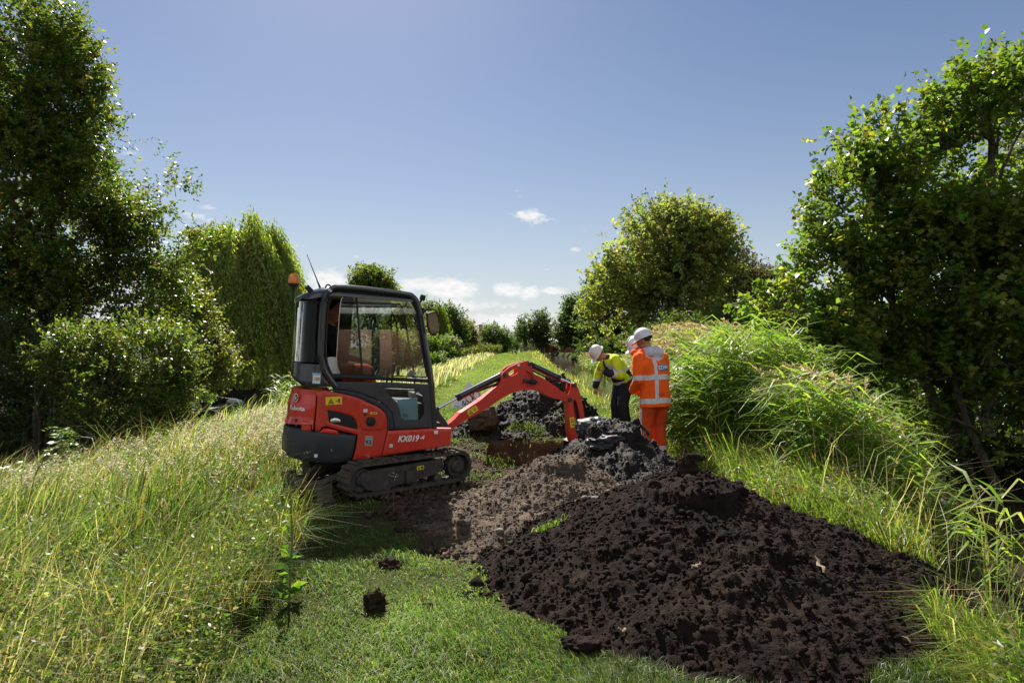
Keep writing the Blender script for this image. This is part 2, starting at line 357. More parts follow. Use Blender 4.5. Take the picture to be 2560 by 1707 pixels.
def soilmat(name, rough, spec, bs=60):
    m = mat(name, (.03, .02, .02), rough, spec=spec, bump=(bs, 1.0, .012)); nt = m.node_tree; a = nt.nodes.new('ShaderNodeAttribute'); a.attribute_name = 'Col'
    n = nt.nodes.new('ShaderNodeTexNoise'); n.inputs['Scale'].default_value = 30; n.inputs['Detail'].default_value = 7
    mr = nt.nodes.new('ShaderNodeMapRange'); mr.inputs[1].default_value = .3; mr.inputs[2].default_value = .72; mr.inputs[3].default_value = .6; mr.inputs[4].default_value = 1.6
    mx = nt.nodes.new('ShaderNodeVectorMath'); mx.operation = 'MULTIPLY'
    nt.links.new(n.outputs[0], mr.inputs[0]); nt.links.new(a.outputs['Color'], mx.inputs[0]); nt.links.new(mr.outputs[0], mx.inputs[1]); nt.links.new(mx.outputs[0], nt.nodes['Principled BSDF'].inputs['Base Color'])
    return m
M_dry = soilmat('dry_soil', .95, .2); M_wet = soilmat('wet_soil', .72, .16, 40); M_black = soilmat('black_soil', .95, .08, 90)
def build_heap(key, step, rough, col, m, nclod, smax, label, lump=.03):
    hs = HEAPS[key]; x0 = min(h[0]-h[2] for h in hs)-.2; x1 = max(h[0]+h[2] for h in hs)+.2; y0 = min(h[1]-h[2] for h in hs)-.2; y1 = max(h[1]+h[2] for h in hs)+.2
    xs = np.arange(x0, x1, step); ys = np.arange(y0, y1, step); X, Y = np.meshgrid(xs, ys)
    def hf(x, y):
        z = heap_h(key, x, y)
        return z+lump*fbm(x*4.2, y*4.2, 5., 3)+rough*1.3*np.abs(fbm(x*9, y*9, 2., 5, .62))+rough*.5*fbm(x*30, y*30, 4., 2)-rough*.4
    Z = hf(X, Y); G = ground_h(X, Y, False)
    keep = (Z > G-.06) & ~in_hole(X, Y); nx, ny = len(xs), len(ys); idx = np.arange(nx*ny).reshape(ny, nx)
    q = np.stack([idx[:-1, :-1], idx[:-1, 1:], idx[1:, 1:], idx[1:, :-1]], -1).reshape(-1, 4)
    kq = keep.ravel()[q].all(1); q = q[kq]; used = np.unique(q); rm = np.full(nx*ny, -1); rm[used] = np.arange(len(used))
    mb = MB(); P = np.stack([X, Y, Z], -1).reshape(-1, 3)[used]
    if callable(col): C = col(P)
    else: C = np.array(col)[None]*np.exp(.3*fbm(P[:, 0]*3, P[:, 1]*3, 1.2, 3))[:, None]
    mb.add(P, rm[q]); mb.C[-1] = C
    def samp(n):
        x = rng.uniform(x0-.1, x1+.1, n*3); y = rng.uniform(y0-.1, y1+.1, n*3); k = hf(x, y) > ground_h(x, y, False)-.02-.05*(rng.random(len(x)) < .12)
        k &= ~in_hole(x, y)
        return x[k][:n], y[k][:n]
    hz = lambda x, y: np.maximum(hf(x, y), ground_h(x, y, False))
    cc = col(P).mean(0) if callable(col) else col
    clods(mb, nclod, samp, hz, .004, smax*.32, cc, 1, 2.6, .05); clods(mb, int(nclod*.007), samp, hz, smax*.3, smax*.9, cc, 2, 3.2, -.1)
    me = mb.mesh('soil_heap', 180, True)
    return tag(link('soil_heap', me, m), label, 'soil heap', 'heaps of dug soil')
build_heap('near', .012, .022, (.0150, .0098, .0078), M_black, 13000, .07, 'big heap of crumbly black soil in the foreground')
build_heap('brown', .018, .024, (.085, .062, .044), M_dry, 9000, .06, 'low heap of dry grey brown soil full of small clods')
build_heap('wet', .016, .024, (.0135, .0100, .0088), M_wet, 5000, .07, 'shiny wet black heap at the feet of the workers', .06)
build_heap('far', .022, .034, (.0165, .0118, .0100), M_wet, 3500, .15, 'lumpy dark heap behind the digger arm and the hole', .10)
def clump(name, c, r, col, m, label, cat, group=None, sub=5, amp=.42, rz=0., seed=0):
    b = bmesh.new(); bmesh.ops.create_icosphere(b, subdivisions=sub, radius=1); V = np.array([v.co[:] for v in b.verts]); F = [[v.index for v in f.verts] for f in b.faces]; b.free()
    k = 1+amp*fbm(V[:, 0]*1.5+seed, V[:, 1]*1.5, V[:, 2]*1.5, 5, .62)
    V = V*k[:, None]*np.array(r); V[:, 2] = np.maximum(V[:, 2], -r[2]*.75)
    me = mesh_np(name, V, None, F, np.array(col)[None]*np.exp(.25*fbm(V[:, 0]*20, V[:, 1]*20, V[:, 2]*20, 2))[:, None], smooth=True)
    o = link(name, me, m); o.location = c; o.rotation_euler = (0, 0, rz); return tag(o, label, cat, group)
def on_ground(px, py, dz=0.):
    Y = 2299/(py-797); x = (px-1176)/FPX*Y; z = float(ground_h(x, Y, False)); Y = (EYE-z)*FPX/(py-797); return ((px-1176)/FPX*Y, Y, float(ground_h((px-1176)/FPX*Y, Y, False))+dz)
g = 'loose clods lying on the mown grass'
clump('soil_clod', on_ground(892, 1306, .03), (.08, .06, .04), (.03, .021, .016), M_black, 'flat dark clod on the grass in front of the digger blade', 'clod', g, seed=1)
clump('soil_clod', on_ground(862, 1398, .045), (.062, .055, .068), (.032, .022, .016), M_black, 'tallest upright clod alone in the middle of the lawn', 'clod', g, seed=5)
clump('soil_clod', on_ground(980, 1400, .015), (.035, .03, .03), (.04, .027, .02), M_black, 'smallest brown clod right of the upright one on the lawn', 'clod', g, seed=9, sub=3)
clump('soil_clod', on_ground(1336, 1502, .035), (.10, .07, .055), (.02, .014, .012), M_black, 'black clod on the grass touching the front of the big heap', 'clod', g, seed=13)
clump('soil_clod', on_ground(1440, 1548, .02), (.05, .04, .03), (.02, .014, .012), M_black, 'small black clod at the bottom edge before the big heap', 'clod', g, seed=17, sub=3)
M_clay = soilmat('wet_clay', .5, .3, 14)
clump('clay_lump', (1.03, 7.2, .67), (.29, .20, .12), (.040, .040, .041), M_clay, 'large smooth grey lump of wet clay on top of the wet heap', 'clay lump', amp=.22, seed=31, rz=.2)
clump('clay_lump', (1.03, 6.85, .56), (.24, .17, .10), (.03, .03, .033), M_clay, 'darker flat lump of wet clay below the large grey one', 'clay lump', amp=.3, seed=37)
clump('soil_lump', (1.37, 4.90, .63), (.085, .06, .13), (.03, .021, .016), M_black, 'horn shaped lump standing on the crest of the big heap', 'soil lump', amp=.45, seed=43)
clump('soil_lump', (1.42, 4.90, .735), (.07, .045, .035), (.03, .021, .016), M_black, 'overhanging tip of soil beside the horn shaped lump', 'soil lump', amp=.35, seed=47)
clump('turf_clod', at(1108, 962, 10.9), (.26, .22, .24), (.075, .052, .036), M_dry, 'round brown clod with grass roots left of the far heap', 'clod', amp=.3, seed=53)
M_stone = mat('pale_stone', (.20, .18, .155), .9, noise=(30, .8, (.10, .085, .07)))
for i, (px, py, Y, r, l) in enumerate([(1343, 1195, 5.55, .028, 'pale stone on the dark slope between the two heaps'), (1357, 1195, 5.57, .022, 'smaller pale stone touching the one on the dark slope'), (1367, 1228, 5.3, .03, 'pale stone lowest down between brown and black heaps'),
      (1147, 1222, 5.15, .03, 'round stone on the left flank of the brown heap')]):
    x, y, z = at(px, py, Y); k = max(float(heap_h(h_, np.array([x]), np.array([y]))[0]) for h_ in HEAPS)
    clump('stone', (x, y, max(k, 0)+r*.7), (r*1.2, r, r*.8), (1, 1, 1), M_stone, l, 'stone', 'stones on the heaps', sub=3, amp=.2, seed=i*3+60)
# crumbs of earth trodden over the bare ground
_m = MB()
def _samp(n):
    x = rng.uniform(-2.6, 2.6, n*6); y = rng.uniform(4.6, 13, n*6); k = (soil_mask(x, y) > .45+.3*rng.random(n*6)) & ~in_hole(x, y) & ~heap_cover(x, y); return x[k][:n], y[k][:n]
clods(_m, 9000, _samp, lambda x, y: ground_h(x, y)+.02, .006, .035, (.058, .039, .027), 1, 2.4, .1); clods(_m, 260, _samp, lambda x, y: ground_h(x, y)+.02, .02, .05, (.05, .034, .024), 2, 2., .1)
tag(link('loose_soil', _m.mesh('loose_soil', 180, True), M_dry), 'loose crumbs of earth scattered round the digger and the hole', 'loose soil', kind='stuff')
# bits of wood and shell in the big heap
M_chip = mat('splintered_wood', (.26, .19, .11), .8, noise=(40, .8, (.10, .07, .045)))
for i, (px, py, Y, L_, l) in enumerate([(1600, 1327, 3.75, .07, 'pale yellow wood chip high on the big heap'), (1884, 1343, 3.85, .15, 'long splinter of pale wood on the right slope of the big heap'), (2065, 1468, 3.3, .11, 'pale bark piece at the right foot of the big heap'), (1430, 1487, 3.35, .06, 'pale chip near the front foot of the big heap')]):
    x, y, z = at(px, py, Y)
    z = float(heap_h('near', np.array([x]), np.array([y]))[0])+.022
    b = MB(); n = 7; P = [(L_*(t/(n-1)-.5), .008*math.sin(t*2.1+i), .012*math.sin(t*1.3)) for t in range(n)]
    b.tube(P, [.003+.008*math.sin(math.pi*(t+.5)/n) for t in range(n)], 6); o = b.build('wood_chip', M_chip); o.location = (x, y, z); o.rotation_euler = (.2, -.3, .5+i); o.scale = (1, 1.3, .8); tag(o, l, 'wood chip', 'bits of wood in the big heap')
# ------------------------------------------------------------------ grass, weeds, reeds
def left_edge(y): return np.interp(y, [2, 4, 4.9, 5.6, 6.4, 8, 11, 30, 130], [-1.35, -1.45, -1.62, -2.0, -2.55, -2.6, -2.4, -2.6, -2.2])+.18*fbm(np.asarray(y)*.8, 3.3, 1., 3)
def right_edge(y): return np.interp(y, [2, 3.3, 5, 7, 9, 13, 30, 130], [2.0, 2.2, 2.35, 2.3, 2.35, 2.2, 2.4, 2.7])+.15*fbm(np.asarray(y)*.9, 8.3, 1., 3)
def scatter(n, d0, d1, p=1.6, xlim=None):
    """points over the view's wedge, density falling with distance**p"""
    k = 2-p; u = rng.random(n); d = (d0**k+u*(d1**k-d0**k))**(1/k) if abs(k) > 1e-6 else d0*(d1/d0)**u
    x = rng.uniform(-.93, .93, n)*d*1.02; return x, d
LAWN = [(5, (.11, .185, .034)), (3, (.15, .215, .045)), (1.2, (.23, .23, .08)), (.8, (.36, .33, .17)), (1, (.06, .11, .022))]
def build_lawn():
    reseed('lawn')
    v = VEG()
    x, y = scatter(520000, 2.4, 17, 1.75)
    k = (x > left_edge(y)-.1) & (x < right_edge(y)+.2) & ~heap_cover(x, y) & ~in_hole(x, y); x, y = x[k], y[k]
    s = soil_mask(x, y); k = rng.random(len(x)) > np.clip(s*1.35-.12, 0, .97); k &= fbm(x*2.6, y*2.6, 4.2, 3)+1.15 > rng.random(len(x))*.6
    x, y = x[k], y[k]; n = len(x); d = np.hypot(x, y)
    h = rng.uniform(.02, .07, n)*np.clip(1+.9*fbm(x*2.1, y*2.1, 2., 3), .3, 2.4); w = .0028+.0006*d
    sw = fbm(x*.8, y*.8, 7.7, 2)*3+np.pi*1.2
    v.add(*blades(np.stack([x, y, ground_h(x, y)-.005], 1), h, w*rng.uniform(.7, 1.3, n), sw+rng.normal(0, .8, n), rng.uniform(.3, 1.5, n), pick(LAWN, n, val=.25)*np.exp(.42*fbm(x*1.7, y*1.7, 12., 3))[:, None]))
    # farther mown path
    x, y = scatter(190000, 10, 135, 1.25); k = (x > left_edge(y)) & (x < right_edge(y)) & ~heap_cover(x, y) & ~in_hole(x, y) & (soil_mask(x, y) < .55); x, y = x[k], y[k]; n = len(x)
    v.add(*blades(np.stack([x, y, ground_h(x, y)-.01], 1), rng.uniform(.04, .09, n), .003+.0011*y, rng.uniform(0, 6.28, n), rng.uniform(.3, 1.2, n), pick([(4, (.19, .27, .04)), (2, (.24, .30, .055)), (.6, (.38, .35, .15))], n, val=.16)))
    # tufts of turf left on the diggings
    for (px, py, Y, r, m_) in [(1262, 998, 10.7, .22, 700), (1230, 985, 10.9, .15, 300), (1085, 1000, 9.9, .35, 900), (1110, 1030, 9.1, .3, 700), (1330, 975, 11.2, .2, 500), (1190, 985, 11., .12, 250), (1258, 1330, 5.0, .07, 110), (1105, 1095, 7.7, .3, 900), (1060, 990, 10.6, .3, 500)]:
        X, _, _ = at(px, py, Y); x = X+rng.normal(0, r, m_); y = Y+rng.normal(0, r*.6, m_); n = m_
        z = np.maximum(ground_h(x, y), np.max([heap_h(k_, x, y) for k_ in HEAPS], 0)); kk = z > -.5; x, y, z = x[kk], y[kk], z[kk]; n = len(x)
        v.add(*blades(np.stack([x, y, z], 1), rng.uniform(.03, .085, n), np.full(n, .007), rng.uniform(0, 6.28, n), rng.uniform(.3, 1.3, n), pick(LAWN, n)))
    tag(v.build('mown_grass', M_grass), 'short mown grass of the path along the dike', 'grass', kind='stuff')
build_lawn()
WEED = [(6, (.10, .17, .030)), (4, (.16, .22, .045)), (1.5, (.34, .30, .15)), (1.0, (.46, .40, .26)), (2, (.05, .09, .022)), (.5, (.24, .14, .045))]
def build_weeds():
    reseed('weeds')
    v = VEG()
    def field(n, d0, d1, p, hmin, hmax, w0, w1, keepf, pal, lean=(.15, .9), z0=0.):
        x, y = scatter(n, d0, d1, p); k = keepf(x, y); x, y = x[k], y[k]; n = len(x)
        h = rng.uniform(hmin, hmax, n)*np.clip(1+.95*fbm(x*1.15, y*1.15, 3., 3), .25, 2.1); h *= sstep(-.05, .5, np.minimum(left_edge(y)-x, 9))*.75+.25
        d = np.hypot(x, y); v.add(*blades(np.stack([x, y, ground_h(x, y)+z0], 1), h, (w0+w1*d)*rng.uniform(.7, 1.4, n), rng.normal(.2, 1.3, n), rng.uniform(*lean, n), pick(pal, n)*np.exp(.5*fbm(x*1.3, y*1.3, 33., 3))[:, None]))
    L = lambda x, y: (x < left_edge(y)) & (x > -8.6) & ~((np.hypot(x+1.5, y-7.0) < 1.25)) & ~((np.hypot(x+2.15, y-6.1) < 1.1))
    field(200000, 2.2, 30, 1.55, .06, .34, .003, .0010, L, WEED, (.25, 1.3))
    field(60000, 2.2, 26, 1.5, .2, .62, .005, .0012, lambda x, y: L(x, y) & (fbm(x*1.1, y*1.1, 15.5, 3) > .1), [(3, (.10, .17, .03)), (2, (.16, .22, .05)), (1, (.25, .2, .07))], (.25, 1.1))
    field(26000, 2.2, 14, 1.6, .3, .66, .002, .0006, lambda x, y: L(x, y) & (fbm(x*.9, y*.9, 5.5, 2) > .0), [(2, (.46, .40, .24)), (1, (.38, .32, .16)), (1, (.2, .2, .07))], (.3, 1.3))
    # rank tufts along the mown edge, reddening
    x = rng.normal(-1.75, .28, 9000); y = rng.uniform(2.9, 5.6, 9000); k = L(x, y) & (fbm(x*1.6, y*1.6, 25., 2) > -.1); x, y = x[k], y[k]; n = len(x)
    v.add(*blades(np.stack([x, y, ground_h(x, y)], 1), rng.uniform(.2, .62, n)*(1+.3*fbm(x*2, y*2, 1., 2)), .0035+.0007*y, rng.uniform(0, 6.28, n), rng.uniform(.2, 1.2, n), pick([(4, (.09, .15, .03)), (2, (.16, .21, .04)), (1.3, (.32, .20, .06)), (1, (.42, .36, .2))], n)))
    # long pale stems blown over to the right
    x, y = scatter(5200, 2.4, 12, 1.4); k = L(x, y) & (x < left_edge(y)-.25); x, y = x[k], y[k]; n = len(x)
    v.add(*blades(np.stack([x, y, ground_h(x, y)], 1), rng.uniform(.5, .95, n), .0022+.0004*np.hypot(x, y), rng.normal(.5, .8, n), rng.uniform(.3, .95, n), pick([(1, (.5, .43, .27)), (1, (.42, .36, .2))], n), face=rng.normal(np.pi*.5, .5, n)))
    # small broad leaves in between
    x, y = scatter(190000, 2.2, 18, 1.5); k = L(x, y) & (fbm(x*.8, y*.8, 9.5, 3) > -.25); x, y = x[k], y[k]; n = len(x); d = np.hypot(x, y)
    P = np.stack([x, y, ground_h(x, y)+rng.uniform(.03, .40, n)*(1+.4*fbm(x*.7, y*.7, 3., 3))], 1); dr = unit(np.stack([rng.normal(size=n), rng.normal(size=n), rng.uniform(-.2, .8, n)], 1))
    v.add(*leaves(P, dr, rng.uniform(.014, .036, n)+.001*d, rng.uniform(.007, .016, n)+.0006*d, pick([(4, (.10, .165, .03)), (2, (.17, .22, .05)), (1.3, (.38, .34, .20))], n)*np.exp(.4*fbm(x*1.3, y*1.3, 33., 3))[:, None]))
    # pale far verge with seeding grass, both sides of the mown path
    F = lambda x, y: (x < left_edge(y)) & (x > -9)
    field(90000, 14, 130, 1.2, .25, .62, .004, .0011, F, [(3, (.40, .36, .25)), (2, (.26, .28, .11)), (3, (.14, .20, .05)), (1, (.5, .45, .34))], (.25, 1.1))
    x, y = scatter(26000, 13, 80, 1.2); k = (x < left_edge(y)) & (x > left_edge(y)-4.2); x, y = x[k], y[k]; n = len(x)
    v.add(*blades(np.stack([x, y, ground_h(x, y)+.25], 1), rng.uniform(.25, .55, n), .006+.0016*y, rng.normal(.2, .8, n), rng.uniform(.2, .8, n), pick([(1, (.60, .53, .44)), (1, (.48, .42, .32))], n)))
    tag(v.build('tall_grass', M_grass), 'tall flowering grass and weeds on the left slope of the dike', 'tall grass', kind='stuff')
    # thistle down: pale seed heads in drifts
    v = VEG(); spots = [(600, 985, 9.5, .9, 1500), (640, 1010, 8.6, .7, 900), (80, 1150, 6.6, .6, 300), (480, 1160, 6.6, .9, 300), (560, 1060, 8.2, .8, 900), (300, 1045, 8.2, .35, 320), (35, 1135, 6.6, .5, 350), (430, 1100, 7., 1.2, 700), (620, 960, 11, .8, 700), (330, 1130, 6.2, 1.5, 420), (520, 1000, 10, 1.0, 500)]
    for (px, py, Y, r, m_) in spots:
        X, _, Z = at(px, py, Y); m_ = int(m_*1.7); cx, cy = X+rng.normal(0, r*.7, m_//9), Y+rng.normal(0, r*.6, m_//9); c = np.stack([cx, cy, ground_h(cx, cy)+rng.uniform(.34, .62, m_//9)], 1)
        P = np.repeat(c, 12, 0)+rng.normal(0, .020, (len(c)*12, 3)); n = len(P); P[:, 2] = np.maximum(P[:, 2], ground_h(P[:, 0], P[:, 1])+.15)
        v.add(*leaves(P, rng.normal(size=(n, 3)), rng.uniform(.014, .03, n), rng.uniform(.008, .018, n), pick([(2, (.62, .55, .48)), (1, (.5, .42, .34)), (1, (.35, .27, .18))], n, val=.15)))
        # their stems
        n = len(c); v.add(*blades(np.stack([c[:, 0], c[:, 1], ground_h(c[:, 0], c[:, 1])], 1), np.maximum(c[:, 2]-ground_h(c[:, 0], c[:, 1]), .1), np.full(n, .008), rng.uniform(0, 6, n), rng.uniform(0, .12, n), pick([(1, (.16, .17, .06))], n)))
    tag(v.build('thistle_down', M_dryg), 'pale fluffy thistle seed heads drifting through the left verge', 'thistle down', kind='stuff')
build_weeds()
def build_right_bank():
    reseed('bank')
    v = VEG()
    RB = lambda x, y: (x > right_edge(y)) & (x < bank_edge(y)+.12) & ~heap_cover(x, y, .02)
    def add(n, d0, d1, p, hmin, hmax, w0, w1, pal, lean, cond=None):
        x, y = scatter(n, d0, d1, p); k = RB(x, y)
        if cond is not None: k &= cond(x, y)
        x, y = x[k], y[k]; n = len(x); d = np.hypot(x, y); h = rng.uniform(hmin, hmax, n)*(1+.4*fbm(x*.9, y*.9, 6., 3))*(.45+.55*sstep(0, .5, x-right_edge(y)))
        v.add(*blades(np.stack([x, y, ground_h(x, y)], 1), h, (w0+w1*d)*rng.uniform(.7, 1.4, n), rng.normal(np.pi*.75, 1.4, n), rng.uniform(*lean, n), pick(pal, n)))
    PAL = [(4, (.15, .23, .03)), (3, (.22, .28, .045)), (1.5, (.36, .33, .13)), (1.5, (.08, .13, .025)), (.6, (.30, .17, .04))]
    add(230000, 2.4, 16, 1.5, .10, .44, .0028, .0008, PAL, (.35, 1.5))
    add(7000, 2.6, 13, 1.3, .35, .75, .004, .0009, [(3, (.17, .25, .035)), (1, (.3, .25, .05)), (1, (.42, .36, .2))], (.3, 1.3))
    add(70000, 11, 130, 1.2, .18, .48, .004, .0012, [(3, (.30, .30, .07)), (2, (.2, .24, .05)), (2, (.42, .38, .2))], (.15, .9))
    x, y = scatter(130000, 2.5, 14, 1.5); k = RB(x, y) & (fbm(x*1.2, y*1.2, 19., 3) > -.2); x, y = x[k], y[k]; n = len(x); d = np.hypot(x, y)
    P = np.stack([x, y, ground_h(x, y)+rng.uniform(.03, .35, n)], 1)
    v.add(*leaves(P, np.stack([rng.normal(size=n), rng.normal(size=n), rng.uniform(-.2, .8, n)], 1), rng.uniform(.02, .055, n)+.001*d, rng.uniform(.01, .024, n)+.0006*d, pick([(4, (.11, .17, .03)), (2, (.2, .22, .05)), (1, (.3, .28, .12))], n)))
    # pale seed stems leaning over the water
    x = rng.uniform(2.9, 4.9, 240); y = rng.uniform(3.4, 9, 240); n = len(x)
    v.add(*blades(np.stack([x, y, ground_h(x, y)], 1), rng.uniform(.7, 1.15, n), np.full(n, .007), rng.normal(.3, .9, n), rng.uniform(.2, 1., n), pick([(1, (.45, .38, .22))], n)))
    tag(v.build('bank_grass', M_grass), 'lush sunlit yellow green grass on the right bank behind the big heap', 'bank grass', kind='stuff')
build_right_bank()
def build_reeds():
    """common reed: upright stems, long arching leaves blown to the left, brown plumes"""
    reseed('reeds')
    v = VEG()
    def bed(n, xs, ys, hmin, hmax, hf=None, lw=.022):
        x, y = xs(n), ys(n); g = ground_h(x, y, False); g = np.maximum(g, WATER_R-.1); h = rng.uniform(hmin, hmax, n)*(hf(x, y) if hf else 1); d = np.hypot(x, y)
        le = rng.uniform(.02, .22, n); an = rng.normal(2.6, .8, n)
        v.add(*blades(np.stack([x, y, g], 1), h, .008+.0008*d, an, le, pick([(2, (.2, .22, .06)), (1, (.35, .3, .14))], n)))
        nl = 8; t = rng.uniform(.25, 1., (n, nl)); 
        P = np.stack([x[:, None]+np.cos(an)[:, None]*h[:, None]*le[:, None]*t**1.5, y[:, None]+np.sin(an)[:, None]*h[:, None]*le[:, None]*t**1.5, g[:, None]+h[:, None]*t], -1).reshape(-1, 3)
        a = np.where(rng.random(n*nl) < .7, rng.normal(2.9, .6, n*nl), rng.normal(.2, .6, n*nl))
        m = n*nl; dd = np.stack([np.cos(a), np.sin(a), rng.uniform(.1, 1.0, m)], 1)
        # each long leaf: two joined pieces, the tip drooping
        L1 = rng.uniform(.28, .55, m); w = rng.uniform(.6, 1.3, m)*lw*1.3; c = pick([(4, (.18, .28, .045)), (3, (.27, .36, .06)), (1, (.36, .37, .12)), (1, (.09, .16, .03))], m)
        d1 = unit(dd); s = unit(np.cross(d1, np.stack([rng.normal(0, .4, m), rng.normal(0, .4, m), np.ones(m)], 1)))*(w/2)[:, None]
        M_ = P+d1*(L1*.6)[:, None]; d2 = unit(d1+np.array([0, 0, -1.])*rng.uniform(.3, 1.3, m)[:, None]); T_ = M_+d2*(L1*.7)[:, None]
        V = np.stack([P-s*.6, P+s*.6, M_-s, M_+s, T_], 1).reshape(-1, 3); b = np.arange(m)*5
        v.add(V, np.stack([b, b+1, b+3, b+2], 1), np.stack([b+2, b+3, b+4], 1), np.repeat(c, 5, 0))
        return x, y, g, h, le, an
    def plumes(x, y, g, h, le, an, frac, size=1.):
        k = rng.random(len(x)) < frac; x, y, g, h, le, an = [q[k] for q in (x, y, g, h, le, an)]; n = len(x)
        if not n: return
        tip = np.stack([x+np.cos(an)*h*le, y+np.sin(an)*h*le, g+h], 1); m = 40; t = rng.random((n, m))
        bend = np.stack([np.cos(an)*.8-.2, np.sin(an)*.5, np.full(n, .7)], 1)
        ax = tip[:, None]+unit(bend)[:, None]*(t*.30*size)[..., None]-np.array([0, 0, .07])*(t**2)[..., None]
        P = ax.reshape(-1, 3); nn = n*m; dr = unit(np.repeat(unit(bend), m, 0)*.8+rng.normal(0, .55, (nn, 3))+np.array([0, 0, -.2]))
        L_ = rng.uniform(.05, .12, nn)*size*(1.15-t.ravel()*.8); d = np.hypot(P[:, 0], P[:, 1])
        v.add(*leaves(P, dr, L_, .006+.0011*d, pick([(3, (.30, .20, .17)), (2, (.42, .31, .26)), (1.4, (.52, .42, .36))], nn, val=.2)))
    U = lambda a, b: (lambda n: rng.uniform(a, b, n))
    # the bed behind the workers, reaching back along the water
    r = bed(2300, U(2.75, 5.2), lambda n: rng.uniform(8.6, 14, n), 1.35, 1.95, lambda x, y: (.6+.4*sstep(2.4, 3.5, x))*(1-.25*sstep(4.5, 5.2, x))); plumes(*[q[r[1] > 10.3] for q in r], .5, 1.1)
    r = bed(1100, U(4.3, 6.4), lambda n: 13+rng.random(n)**1.3*9, 1.5, 2.3, None, .03); plumes(*r, .5, 1.2)
    # its ragged near edge over the water
    r = bed(300, U(3.4, 5.0), U(7.0, 8.8), .85, 1.3); plumes(*r, .16)
    r = bed(110, U(2.6, 3.2), U(9.0, 11.5), .8, 1.4); 
    r = bed(22, U(3.9, 4.7), U(5.0, 7.0), .7, 1.1, None, .02)
    # right bank of the canal and the left ditch
    r = bed(500, lambda n: rng.uniform(8.2, 9.5, n), lambda n: rng.uniform(26, 75, n), 1.2, 1.9, None, .05); plumes(*r, .5, 1.6)
    r = bed(70, U(-8.3, -7.5), lambda n: rng.uniform(21, 30, n), .8, 1.3, None, .03); plumes(*r, .06)
    tag(v.build('reed_bed', M_grass), 'dense reeds with brown plumes between the path and the canal', 'reeds', kind='stuff')
build_reeds()
# ------------------------------------------------------------------ trees, shrubs, hedge
M_bark = mat('bark', (.10, .085, .065), .9, noise=(14, .8, (.045, .038, .03)), bump=(22, .8, .03))
M_bark_pale = mat('pale_bark', (.13, .12, .095), .9, spec=.1, noise=(9, .8, (.05, .045, .036)), bump=(20, .6, .02))
OAK = [(4, (.075, .11, .026)), (3, (.11, .145, .03)), (1.2, (.17, .18, .04)), (.5, (.20, .16, .05))]
ALDER = [(5, (.10, .15, .032)), (3, (.155, .205, .04)), (1., (.27, .27, .05))]
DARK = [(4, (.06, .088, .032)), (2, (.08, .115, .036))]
OLIVE = [(4, (.13, .145, .045)), (3, (.18, .185, .05)), (1.5, (.23, .205, .055))]
def limbs(mb, base, tips, r0, bend=.15, n=7, seed=0):
    """trunk forks: each tip is joined to the base by a bent tapering limb"""
    base = np.array(base, float)
    for (st, tip, ra, rb) in tips:
        st, tip = np.array(st, float), np.array(tip, float); t = np.linspace(0, 1, n)[:, None]; L_ = np.linalg.norm(tip-st)
        P = st+(tip-st)*t+np.sin(t*np.pi)*rng.normal(0, bend*L_*.3, 3)+np.array([0, 0, 1])*np.sin(t*np.pi)*L_*bend*.5
        P[1:-1] += rng.normal(0, L_*.012, (n-2, 3))
        mb.tube(P, np.linspace(ra, rb, n), 7)
